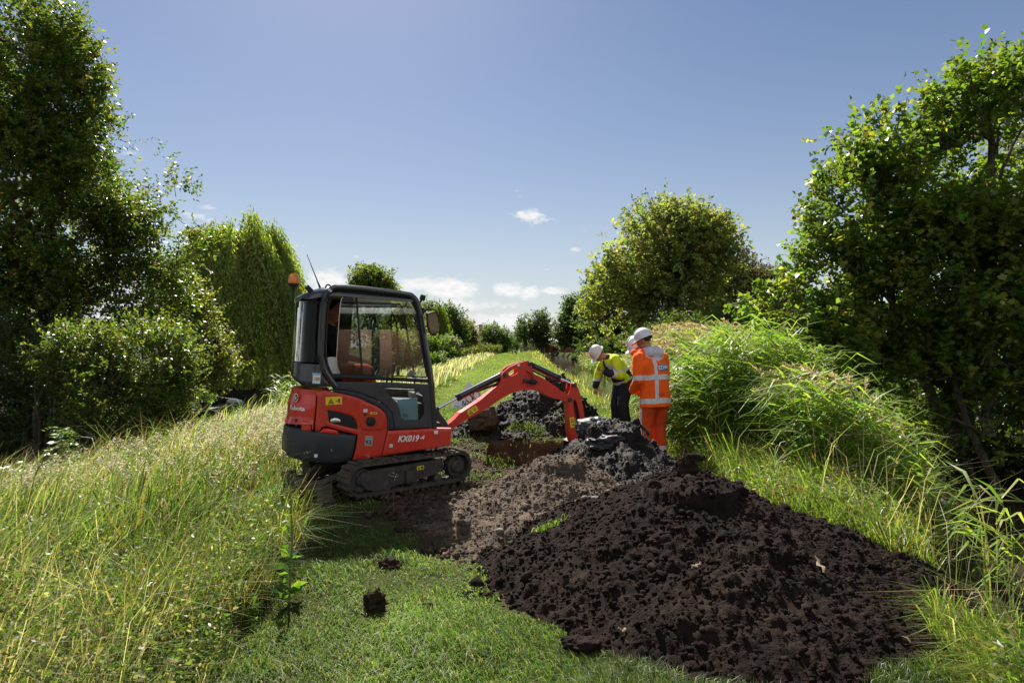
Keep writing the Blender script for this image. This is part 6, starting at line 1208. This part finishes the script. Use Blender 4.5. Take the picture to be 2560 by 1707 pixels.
    def yrule(x, y, z, n):
        s = (z-.90)*.85+(y+.06)*.45; m = np.zeros(len(x), int); arm = (np.abs(x) > .20) | ((y > .22) & (z < 1.2))
        m[(s < .17) & ~arm] = 1; m[(np.abs(s-.035) < .022) & ~arm] = 2; m[(np.abs(s-.20) < .022) & ~arm] = 2
        L = x < 0; wl = np.hypot(y-.37, z-1.06); wr_ = np.hypot(y-.38, z-.80)
        m[arm & L & (wl < .115)] = 1; m[arm & L & (wl >= .115) & (wl < .155)] = 2; m[arm & L & (np.abs(z-1.09+.2*(y-.12)) < .025) & (y < .2)] = 2
        m[arm & ~L & (z < .90)] = 1; m[arm & ~L & (z >= .90) & (z < .94)] = 2; m[(z > 1.27) & (y > .25) & (np.abs(x) < .12)] = 1; m[(n[:, 1]*.8-n[:, 2]*.5 > .75) & (np.abs(x) < .05) & (z > 1.05)] = 1
        return m
    x, y, _ = at(1426, 992, 11.4)
    figure(stance(x, y, .03, -.96, -.28, 1.06), 'worker bending in yellow jacket and dark trousers, raising one hand to the face', J, M_yell, M_navy, boot=mat('pale_boot', (.55, .55, .55), .6), top_rule=yrule, top_mats=[M_navy, M_band], specs=True, hat_extra=True)
    # the third worker, almost hidden
    J = dict(pelvis=(0, -.05, .95), chest=(0, .07, 1.28), neck=(0, .15, 1.47), head=(0, .24, 1.60), hpitch=35, hyaw=0, shl=(-.19, .09, 1.40), shr=(.19, .09, 1.40), ell=(-.24, .06, 1.12), elr=(.24, .06, 1.12), wrl=(-.22, .12, .88), wrr=(.22, .12, .88), hipl=(-.10, -.03, .90), hipr=(.10, -.03, .90), knl=(-.12, .03, .5), knr=(.11, .05, .5), anl=(-.12, -.03, .1), anr=(.12, 0, .1))
    figure(stance(2.13, 9.55, .0, -.95, -.1, 1.0), 'third worker almost hidden behind the orange one, only white helmet and dark trousers showing', J, M_orange, M_dark, hands=(0, 0))
    # the driver
    hx, hz = onplane((764, 716), .0, M_H)
    J = dict(pelvis=(0, -.02, .02), chest=(0, -.02, .38), neck=(0, .02, .57), head=(0, .06, .72), hpitch=12, hyaw=-25, shl=(-.20, 0, .50), shr=(.20, 0, .50), ell=(-.27, .12, .24), elr=(.27, .14, .24), wrl=(-.20, .36, .20), wrr=(.22, .40, .19), hdl=(0, 1, -.1), hdr=(0, 1, -.1), pnl=(0, 0, -1), pnr=(0, 0, -1),
             hipl=(-.10, .05, .02), hipr=(.10, .05, .02), knl=(-.13, .46, .06), knr=(.13, .46, .06), anl=(-.12, .58, -.30), anr=(.12, .58, -.30), hem=(0, -.02, -.02), hw=.19)
    base = M_H@Matrix.Translation((hx-.06, .02, hz-.72))@Matrix.Rotation(R(-90), 4, 'Z')
    figure(base, 'driver sitting in the excavator cab in a dark shirt and orange trousers', J, M_dark, M_orange, helmet=False, sleeves=False, top_name='shirt', boot=M_boot)
    # two walkers far off at the gate
    st = dict(pelvis=(0, 0, .93), chest=(0, .02, 1.27), neck=(0, .04, 1.47), head=(0, .08, 1.6), hpitch=5, shl=(-.18, .02, 1.4), shr=(.18, .02, 1.4), ell=(-.23, .03, 1.12), elr=(.23, .03, 1.12), wrl=(-.22, .14, .9), wrr=(.22, .14, .9), hipl=(-.1, 0, .9), hipr=(.1, 0, .9), knl=(-.11, .03, .5), knr=(.11, .03, .5), anl=(-.11, 0, .1), anr=(.11, 0, .1))
    zb = lambda x, y: float(ground_h(x, y))
    x, y, _ = at(1187, 800, 128); a = dict(st); figure(stance(x, y, zb(x, y), .3, -1), 'distant walker in dark clothes left of the gate', a, M_navy, M_dark, helmet=False, voxel=.03, hands=(0, 0), detail=False)
    x, y, _ = at(1196, 800, 125); a = dict(st); a.update(wrr=(.35, .45, 1.15), elr=(.28, .2, 1.2), chest=(0, .06, 1.25), head=(0, .16, 1.57), neck=(0, .1, 1.45)); o = figure(stance(x, y, zb(x, y), .9, -.4), 'distant white haired walker in a pale pink top leaning on the gate', a, mat('pale_pink_cloth', (.55, .42, .45), .8), mat('beige_cloth', (.4, .36, .3), .8), helmet=False, voxel=.03, hands=(0, 0), detail=False, hair=False)
    hm = MB(); hm.ball((0, .15, 1.63), (.095, .11, .10), 0, 2); hm.build('hair', mat('white_hair', (.75, .73, .7), .8), o[0])
workers()
def dog():
    x, y, _ = at(1181, 812, 96); z = float(ground_h(x, y)); k = MB()
    loftpiece(k, [((-.36, 0, .50), .05, .07), ((-.28, 0, .50), .11, .12), ((0, 0, .48), .12, .13), ((.26, 0, .49), .13, .17), ((.36, 0, .53), .09, .12)])
    limb(k, [(.34, 0, .56), (.50, 0, .58), (.56, 0, .56)], [.09, .075, .08]); limb(k, [(.56, 0, .55), (.70, 0, .50)], [.06, .035]); limb(k, [(.52, .07, .62), (.50, .09, .54)], [.03, .02]); limb(k, [(.52, -.07, .62), (.50, -.09, .54)], [.03, .02])
    limb(k, [(-.36, 0, .54), (-.52, 0, .62), (-.62, 0, .72)], [.04, .035, .03])
    for s in (-1, 1):
        limb(k, [(.28, s*.08, .45), (.30+.05*s, s*.08, .22), (.27+.08*s, s*.08, .03)], [.07, .04, .035]); limb(k, [(-.28, s*.08, .46), (-.22+.04*s, s*.09, .30), (-.36+.05*s, s*.09, .17), (-.33+.05*s, s*.09, .03)], [.10, .06, .04, .035])
    V, F = fuse(k, .025, 3); o = link('dog', mesh_np('dog', V, F, smooth=True), mat('black_fur', (.012, .011, .010), .8)); o.location = (x, y, z); o.rotation_euler = (0, 0, R(186)); tag(o, 'black dog trotting on the mown path far ahead before the gate', 'dog')
dog()
# ------------------------------------------------------------------ smaller things
def things():
    # three sided folding sign
    A, B = np.array(at(1034, 936, 16.2)), np.array(at(1133, 938, 16.0)); A[2] = B[2] = .04; C = np.array([A[0]*.62+B[0]*.38-.12, 17.0, .04]); top = (A+B+C)/3; top[2] = at(0, 876, 16.35)[2]; top[0] = (1077-1176)/FPX*16.35
    root = empty('warning_sign', A, 0, 'white three sided folding warning sign with orange prohibition ring standing on the grass', 'sign'); mb = MB(); L = [p-A for p in (A, B, C, top)]
    for (a, b) in ((0, 1), (1, 2), (2, 0)): mb.add([L[a], L[b], L[3]], None, [(0, 1, 2)])
    inn = [p*.985+np.mean(L, 0)*.015 for p in L]
    for (a, b) in ((0, 1), (1, 2), (2, 0)): mb.add([inn[b], inn[a], inn[3]], None, [(0, 1, 2)])
    mb.build('panels', mat('white_plastic', (.62, .64, .72), .5), root, 0)
    ex = L[1]-L[0]; w = np.linalg.norm(ex); ex = ex/w; ap = L[3]-(L[0]+L[1])/2; ez = unit(ap-ex*np.dot(ap, ex)); hh = np.dot(L[3], ez); nn = unit(np.cross(ex, ez)); nn = nn if nn[1] < 0 else -nn
    pt = lambda u, v, o=.004: L[0]+ex*(u*w)+ez*(v*hh)+nn*o
    mb = MB(); c0 = np.array((.50, .44)); ra, ri = .185*w, .145*w; th = np.linspace(0, 2*np.pi, 33)[:-1]; base = pt(*c0)
    V = [base+ex*ra*math.cos(t)+ez*ra*math.sin(t) for t in th]+[base+ex*ri*math.cos(t)+ez*ri*math.sin(t) for t in th]; mb.add(V, [(i, (i+1) % 32, 32+(i+1) % 32, 32+i) for i in range(32)])
    dg = unit(ex*-1+ez*1.); dp = np.cross(dg, nn); mb.add([base+dg*ri+dp*.02*w, base-dg*ri+dp*.02*w, base-dg*ri-dp*.02*w, base+dg*ri-dp*.02*w], [range(4)]); mb.build('prohibition_ring', mat('orange_ring', (.85, .16, .02), .5), root, 0)
    mb = MB(); b2 = pt(c0[0], c0[1], .003); mb.tube([b2+ex*-.07*w+ez*.02*w, b2+ex*-.02*w-ez*.02*w, b2+ex*.02*w-ez*.04*w], .012*w, 5); mb.tube([b2-ez*.09*w, b2-ez*.05*w+ex*.01*w], .02*w, 6); mb.tube([b2+ez*.03*w+ex*.02*w, b2+ez*.10*w], .016*w, 6); mb.build('pictogram', P_ink, root, 0)
    mb = MB()
    for s, u, v, sz in (('ROKEN', .47, .185, .125), ('VERBODEN', .52, .085, .10)):
        V, T = text_geo(s, sz*w, 0, .002); mb.add([pt(u, v, .005)+ex*a+ez*b for a, b in V], None, T)
    mb.add([pt(.10, .03, .005), pt(.22, .03, .005), pt(.22, .055, .005), pt(.10, .055, .005)], [range(4)]); mb.build('lettering', P_ink, root, 0)
    # shovel stuck in the wet heap
    gx, gy, gz = at(1481, 987, 7.75); bx, by, bz = at(1474, 1066, 7.62); root = empty('shovel', (bx, by, bz), 0, 'shovel with a black T handle stuck in the wet heap beside the orange worker', 'shovel'); o = np.array((bx, by, bz)); g = np.array((gx, gy, gz))-o
    mb = MB(); d = unit(np.array([.55, .1, -.62])); mb.tube([g-d*.085, g+d*.085], .021, 10); mb.build('handle', P_matte, root)
    mb = MB(); mb.tube([g, g*.6+np.array([.005, 0, 0]), g*.28], [.016, .017, .019], 8); mb.build('shaft', mat('ash_wood', (.22, .13, .07), .6, noise=(30, .5, (.14, .08, .05))), root)
    mb = MB(); n = 7; V = []
    for i in range(n):
        t = i/(n-1)
        for k in range(5): u = k/4-.5; wv = .20*(1-.25*t**2); V.append((u*wv, .03*(4*u*u)-.02, g[2]*.28-.02-t*.26))
    V = np.array(V); q = [(i*5+k, i*5+k+1, i*5+k+6, i*5+k+5) for i in range(n-1) for k in range(4)]; mb.add(np.vstack([V, V+[0, .004, 0]]), q+[(b+35, a+35, d_+35, c+35) for a, b, c, d_ in q]); mb.tube([g*.34, g*.26, g*.16], [.022, .024, .016], 8); mb.build('blade', P_dsteel, root)
    # field gate
    wd = mat('grey_wood', (.20, .18, .15), .85, noise=(10, .6, (.12, .10, .09))); x0, y0, _ = at(1196, 808, 122); x1, _, _ = at(1228, 808, 122); z0 = float(ground_h(x0, y0)); root = empty('field_gate', (x0, y0, z0), 0, 'grey wooden five bar field gate across the far end of the path', 'gate'); L_ = x1-x0
    for nx in (0, L_): mb = MB(); mb.box((nx, 0, .65), (.2, .2, 1.5), .02); mb.lathe([(.14, 0), (.10, .08), (0, .12)], (nx, 0, 1.4), (0, 0, 1), 4); mb.build('gate_post', wd, root)
    mb = MB(); mb.box((.14, 0, .6), (.10, .07, 1.1), .01); mb.box((L_-.14, 0, .6), (.10, .07, 1.1), .01); mb.box((L_/2, 0, .6), (.08, .06, 1.0), .01)
    for z in (.15, .36, .58, .82, 1.1): mb.box((L_/2, -.05, z), (L_-.3, .04, .10), .008)
    mb.tube([(.15, .04, .15), (L_*.5, .04, 1.1)], .045, 4); mb.tube([(L_-.15, .04, .15), (L_*.5, .04, 1.1)], .045, 4); mb.build('gate_leaf', wd, root)
    # jetty with pots over the left ditch
    root = empty('jetty', (-10.9, 20.3, -.62), 0, 'low wooden jetty with a pale steel edge over the left ditch', 'jetty'); mb = MB()
    for k in range(22): mb.box((-.95, .12+k*.22, 0), (2.1, .20, .05), .006)
    mb.build('deck', mat('deck_boards', (.10, .065, .05), .8, noise=(14, .6, (.06, .045, .04))), root)
    mb = MB(); mb.box((.13, 2.45, -.0), (.03, 4.8, .06), .004)
    for k in range(7): mb.box((.12, .3+k*.72, -.12), (.04, .04, .2), .004)
    mb.build('edge_rail', mat('galvanised_steel', (.45, .46, .47), .45, metal=.6), root)
    mb = MB(); mb.box((.05, .6, -.33), (.16, 7.2, .12), .02); mb.build('sheet_beam', mat('weathered_beam', (.10, .09, .08), .85), root)
    for (px, py, Y, r, h, c, l) in ((448, 937, 22., .155, .27, (.62, .64, .66), 'white flower pot with a leafy plant on the jetty'), (472, 939, 22.2, .15, .26, (.12, .075, .05), 'brown flower pot with a leafy plant beside the white one')):
        x, y, _ = at(px, py, Y); root = empty('flower_pot', (x, y, -.595), 0, l, 'flower pot', 'pots on the jetty'); mb = MB(); mb.lathe([(0, 0), (r*.75, 0), (r, h*.92), (r*1.08, h*.92), (r*1.08, h), (r*.95, h), (r*.9, h*.85), (0, h*.85)], (0, 0, 0), (0, 0, 1), 20); mb.build('pot', mat('glazed_pot', c, .4), root)
        v = VEG(); n = 420; P = rng.normal(0, 1, (n, 3))*[.16, .16, .12]+[0, 0, h+.18]; v.add(*leaves(P, P-[0, 0, h-.1]+rng.normal(0, .15, (n, 3)), rng.uniform(.06, .12, n), rng.uniform(.03, .06, n), pick([(1, (.06, .10, .04)), (1, (.10, .14, .05))], n))); v.build('foliage', M_leaf, root)
    x, y, _ = at(536, 916, 24.3); k = MB(); k.ball((0, 0, .05), (.26, .2, .12), 0, 3); k.ball((.18, .05, .03), (.16, .15, .09), 0, 3); V, F = fuse(k, .03, 3); o = link('folded_cover', mesh_np('folded_cover', V, F, smooth=True), mat('pale_sheet', (.55, .58, .62), .6)); o.location = (x, y, -.55); tag(o, 'pale folded cover lying at the far end of the jetty', 'cover')
    # buildings
    brick = mat('brick_wall', (.30, .13, .085), .85); nt = brick.node_tree; bt = nt.nodes.new('ShaderNodeTexBrick'); tc = nt.nodes.new('ShaderNodeTexCoord'); mp = nt.nodes.new('ShaderNodeMapping'); bt.inputs['Color1'].default_value = (.34, .15, .095, 1); bt.inputs['Color2'].default_value = (.26, .11, .075, 1); bt.inputs['Mortar'].default_value = (.42, .36, .30, 1); bt.inputs['Scale'].default_value = 1; bt.inputs['Brick Width'].default_value = .22; bt.inputs['Row Height'].default_value = .0625; bt.inputs['Mortar Size'].default_value = .008
    mp.inputs['Rotation'].default_value = (R(90), 0, 0); nt.links.new(tc.outputs['Object'], mp.inputs['Vector']); nt.links.new(mp.outputs[0], bt.inputs['Vector']); nt.links.new(bt.outputs['Color'], nt.nodes['Principled BSDF'].inputs['Base Color'])
    tile = mat('roof_tiles', (.10, .085, .09), .7, noise=(8, .5, (.07, .06, .06))); wht = mat('white_trim', (.78, .78, .76), .5); pane = mat('dark_pane', (.02, .025, .03), .08)
    # house behind the photographer, mirrored in the cab glass
    n = M_H.to_3x3()@Vector((0, -1, 0)); g0 = M_H@Vector((-.12, -.49, 1.6)); vd = (g0-Vector((0, 0, EYE))).normalized(); rf = vd-2*vd.dot(n)*n; hp = g0+rf*(30/Vector((rf.x, rf.y)).length)
    root = empty('brick_house', (hp.x, hp.y, -.35), math.atan2(-rf.y, -rf.x)+math.pi/2, 'brick house with white eaves behind the photographer, mirrored in the cab glass', 'house')
    mb = MB(); mb.box((0, 3, 1.7), (16, 6, 4.2), 0); mb.build('wall', brick, root, 0); mb = MB(); mb.box((0, 2.9, 4.0), (17.2, 7.4, .34), .02); mb.box((0, 2.9, 4.35), (16.6, 6.8, .12), .01); mb.build('eaves', wht, root, 0)
    mb = MB(); mb.add([(-8.6, -.8, 4.45), (8.6, -.8, 4.45), (8.6, 3, 6.9), (-8.6, 3, 6.9), (-8.6, 6.8, 4.45), (8.6, 6.8, 4.45)], [(0, 1, 2, 3), (3, 2, 5, 4)], [(0, 3, 4), (1, 5, 2)]); mb.build('roof', tile, root, 0)
    for xx, ww, zz, hh_ in ((.9, .45, 1.9, 3.2), (-4.6, 2.2, 2.2, 1.6), (5.2, 2.2, 2.2, 1.6), (0, 7.2, 3.48, .5)):
        mb = MB(); mb.box((xx, -.03, zz), (ww, .1, hh_), .01); f = mb.build('window', wht if hh_ < 3 and ww < 5 else pane, root, 0); mb = MB(); mb.box((xx, -.07, zz), (ww-.14, .06, hh_-.14), .005); mb.build('pane', pane, f, 0)
    # tiled roof beyond the far hedge
    x, y, _ = at(1092, 770, 165); s = 165/FPX; root = empty('farmhouse', (x, y, .4), R(10), 'house with dark tiled roof and chimney beyond the far hedge', 'house'); mb = MB(); mb.box((0, 4, 1.5), (9, 8, 3), 0); mb.build('wall', brick, root, 0)
    mb = MB(); mb.add([(-4.8, -.5, 2.8), (4.8, -.5, 2.8), (4.8, 4, 6.2), (-4.8, 4, 6.2), (-4.8, 8.5, 2.8), (4.8, 8.5, 2.8)], [(0, 1, 2, 3), (3, 2, 5, 4)], [(0, 3, 4), (1, 5, 2)]); rf_ = mb.build('roof', tile, root, 0); mb = MB(); mb.box((1.9, 4, 6.6), (1.0, .8, 1.5), .02); mb.build('chimney', brick, rf_, 0); mb = MB(); mb.tube([(0, 3.8, 6.0), (0, 3.8, 9.4)], .05, 6); mb.build('aerial', wht, rf_, 0)
    x, y, _ = at(1285, 785, 150); root = empty('shed', (x, y, .3), R(-6), 'low red brown shed with a pale roof at the far right end of the path', 'shed'); mb = MB(); mb.box((0, 2, 1.1), (7.0, 4, 2.2), 0); mb.build('wall', mat('red_brown_boards', (.22, .07, .045), .8), root, 0); mb = MB(); mb.add([(-4, -.6, 2.1), (4, -.6, 2.1), (4, 2, 3.5), (-4, 2, 3.5), (-4, 4.6, 2.1), (4, 4.6, 2.1)], [(0, 1, 2, 3), (3, 2, 5, 4)], [(0, 3, 4), (1, 5, 2)]); mb.build('roof', mat('pale_roof_sheet', (.55, .55, .57), .35), root, 0); mb = MB(); mb.box((-1, -.03, 1.1), (1.2, .08, 1), 0); mb.build('window', pane, root, 0)
    x, y, _ = at(1272, 765, 190); root = empty('grey_house', (x, y, .4), R(5), 'grey roofed house peeping over the pale shed roof', 'house'); mb = MB(); mb.box((0, 3, 2), (8, 6, 4), 0); mb.build('wall', mat('grey_render', (.4, .4, .4), .8), root, 0); mb = MB(); mb.add([(-4.4, -.4, 3.9), (4.4, -.4, 3.9), (4.4, 3, 6.0), (-4.4, 3, 6.0), (-4.4, 6.4, 3.9), (4.4, 6.4, 3.9)], [(0, 1, 2, 3), (3, 2, 5, 4)], [(0, 3, 4), (1, 5, 2)]); mb.build('roof', mat('slate_blue_roof', (.20, .24, .30), .6), root, 0)
things()
def plants():
    """single plants one can point at"""
    reseed('plants')
    st_ = mat('plant_stem', (.13, .17, .05), .7); pet = mat('yellow_petal', (.85, .50, .01), .6); hrt = mat('flower_heart', (.5, .26, .01), .7)
    def ragwort(px, py, Y, h, nf, l):
        x, _, z = at(px, py, Y); g = float(ground_h(x, Y, False)); h = max(z-g, .3); root = empty('ragwort', (x, Y, g), 0, l, 'wild flower', 'yellow ragwort in the left verge'); mb = MB(); mb.tube([(0, 0, 0), (.02, .01, h*.5), (0, 0, h)], [.008, .006, .004], 5)
        for k in range(nf):
            a = rng.uniform(0, 6.28); r = rng.uniform(.01, .09); t = np.array([math.cos(a)*r, math.sin(a)*r, h+rng.uniform(-.06, .04)]); mb.tube([(0, 0, h*rng.uniform(.6, .85)), t*.7+np.array([0, 0, h*.25]), t], [.004, .003, .002], 4); fl = MB(); fl.lathe([(0, .010), (.010, .008), (.013, 0)], t, (0, 0, 1), 8, m=1)
            n = 11; an = np.arange(n)*6.28/n; V_, Q_, _, _ = leaves(np.repeat(t[None], n, 0), np.stack([np.cos(an), np.sin(an), np.full(n, .15)], 1), np.full(n, .030), np.full(n, .013), np.ones((n, 3)), nrm=np.tile([[0, 0, 1.]], (n, 1))); fl.add(V_, Q_); fl.build('flower_head', [pet, hrt], root)
        mb.build('stem', st_, root)
        v = VEG(); n = 46; t = rng.random(n); a = rng.uniform(0, 6.28, n); v.add(*leaves(np.stack([0*t, 0*t, t*h*.9], 1), np.stack([np.cos(a), np.sin(a), rng.uniform(-.1, .7, n)], 1), rng.uniform(.04, .1, n)*(1.2-t), rng.uniform(.012, .025, n), pick([(1, (.09, .14, .03))], n))); v.build('foliage', M_leaf, root)
    ragwort(418, 1027, 7.8, 1, 9, 'ragwort with the largest yellow flowers near the ditch edge')
    ragwort(392, 1088, 6.2, 1, 10, 'tall ragwort with a cluster of small yellow flowers in the middle of the verge')
    ragwort(400, 1108, 5.9, 1, 7, 'ragwort with yellow flowers just below the tall cluster')
    ragwort(355, 1012, 9.2, 1, 6, 'farther ragwort with orange yellow flowers left of the jetty')
    ragwort(365, 1125, 5.6, 1, 4, 'lowest ragwort with few yellow flowers left of the tall cluster')
    def sapling(px, py0, py1, Y, l, n=34):
        x, _, z = at(px, py0, Y); g = float(ground_h(x, Y, False)); h = max(z-g, .4); root = empty('sapling', (x, Y, g), 0, l, 'sapling'); mb = MB(); mb.tube([(0, 0, 0), (.01, .02, h*.5), (0, 0, h)], [.014, .010, .005], 6); v = VEG()
        for k in range(n):
            t = rng.uniform(.25, 1.); a = rng.uniform(0, 6.28); d = unit(np.array([math.cos(a), math.sin(a), .55])); L_ = rng.uniform(.2, .34)*(1.25-t*.6); p = np.array([0, 0, h*t]); P = [p+d*L_*s-np.array([0, 0, .12*s*s]) for s in np.linspace(0, 1, 6)]; mb.tube(P, [.004, .004, .003, .003, .002, .002], 4); sd = unit(np.cross(d, [0, 0, 1]))
            for s in range(1, 6):
                for q in (-1, 1): v.add(*leaves(np.array([P[s]]), np.array([sd*q+d*.5]), [.085], [.03], pick([(2, (.12, .20, .05)), (1, (.22, .28, .12))], 1), nrm=np.array([[0, 0, 1.]])+rng.normal(0, .3, (1, 3))))
        mb.build('stem', st_, root); v.build('foliage', M_leaf, root)
    sapling(140, 982, 1110, 9.0, 'pale green sapling with feathery leaves standing before the dark shrub at left')
    sapling(35, 1065, 1120, 8.2, 'smaller leafy sapling at the left edge of the photo', 16)
    def dock(px, py, Y, h, l, n=40, s=.62):
        x, _, z = at(px, py, Y); g = float(ground_h(x, Y, False)); root = empty('dock_plant', (x, Y, g), 0, l, 'plant', 'broad leaved plants along the mown edge'); mb = MB(); mb.tube([(0, 0, 0), (.02, 0, h*.5), (.0, .02, h)], [.008, .006, .003], 6); mb.build('stem', st_, root); v = VEG(); t = rng.random(n)**1.6; a = rng.uniform(0, 6.28, n); sz = s*rng.uniform(.10, .19, n)*(1.2-t*.7); v.add(*leaves(np.stack([0*t, 0*t, t*h*.8+.02], 1), np.stack([np.cos(a), np.sin(a), rng.uniform(.1, .9, n)], 1), sz, sz*.42, pick([(3, (.09, .17, .03)), (1, (.16, .2, .05))], n), droop=.15)); v.build('foliage', M_leaf, root)
    dock(664, 1400, 3.9, .75, 'tall thin stalked weed with pale leaves at the mown edge'); dock(590, 1370, 4.0, .3, 'bright broad leaved plant left of the tall thin weed', 60); dock(640, 1350, 4.4, .28, 'broad leaved plant just behind the tall thin weed', 56); dock(560, 1450, 3.6, .25, 'low broad leaved plant nearest the bottom edge', 50); dock(395, 1300, 4.6, .6, 'broad leaved stem in the middle of the tall grass', 40, .7)
plants()
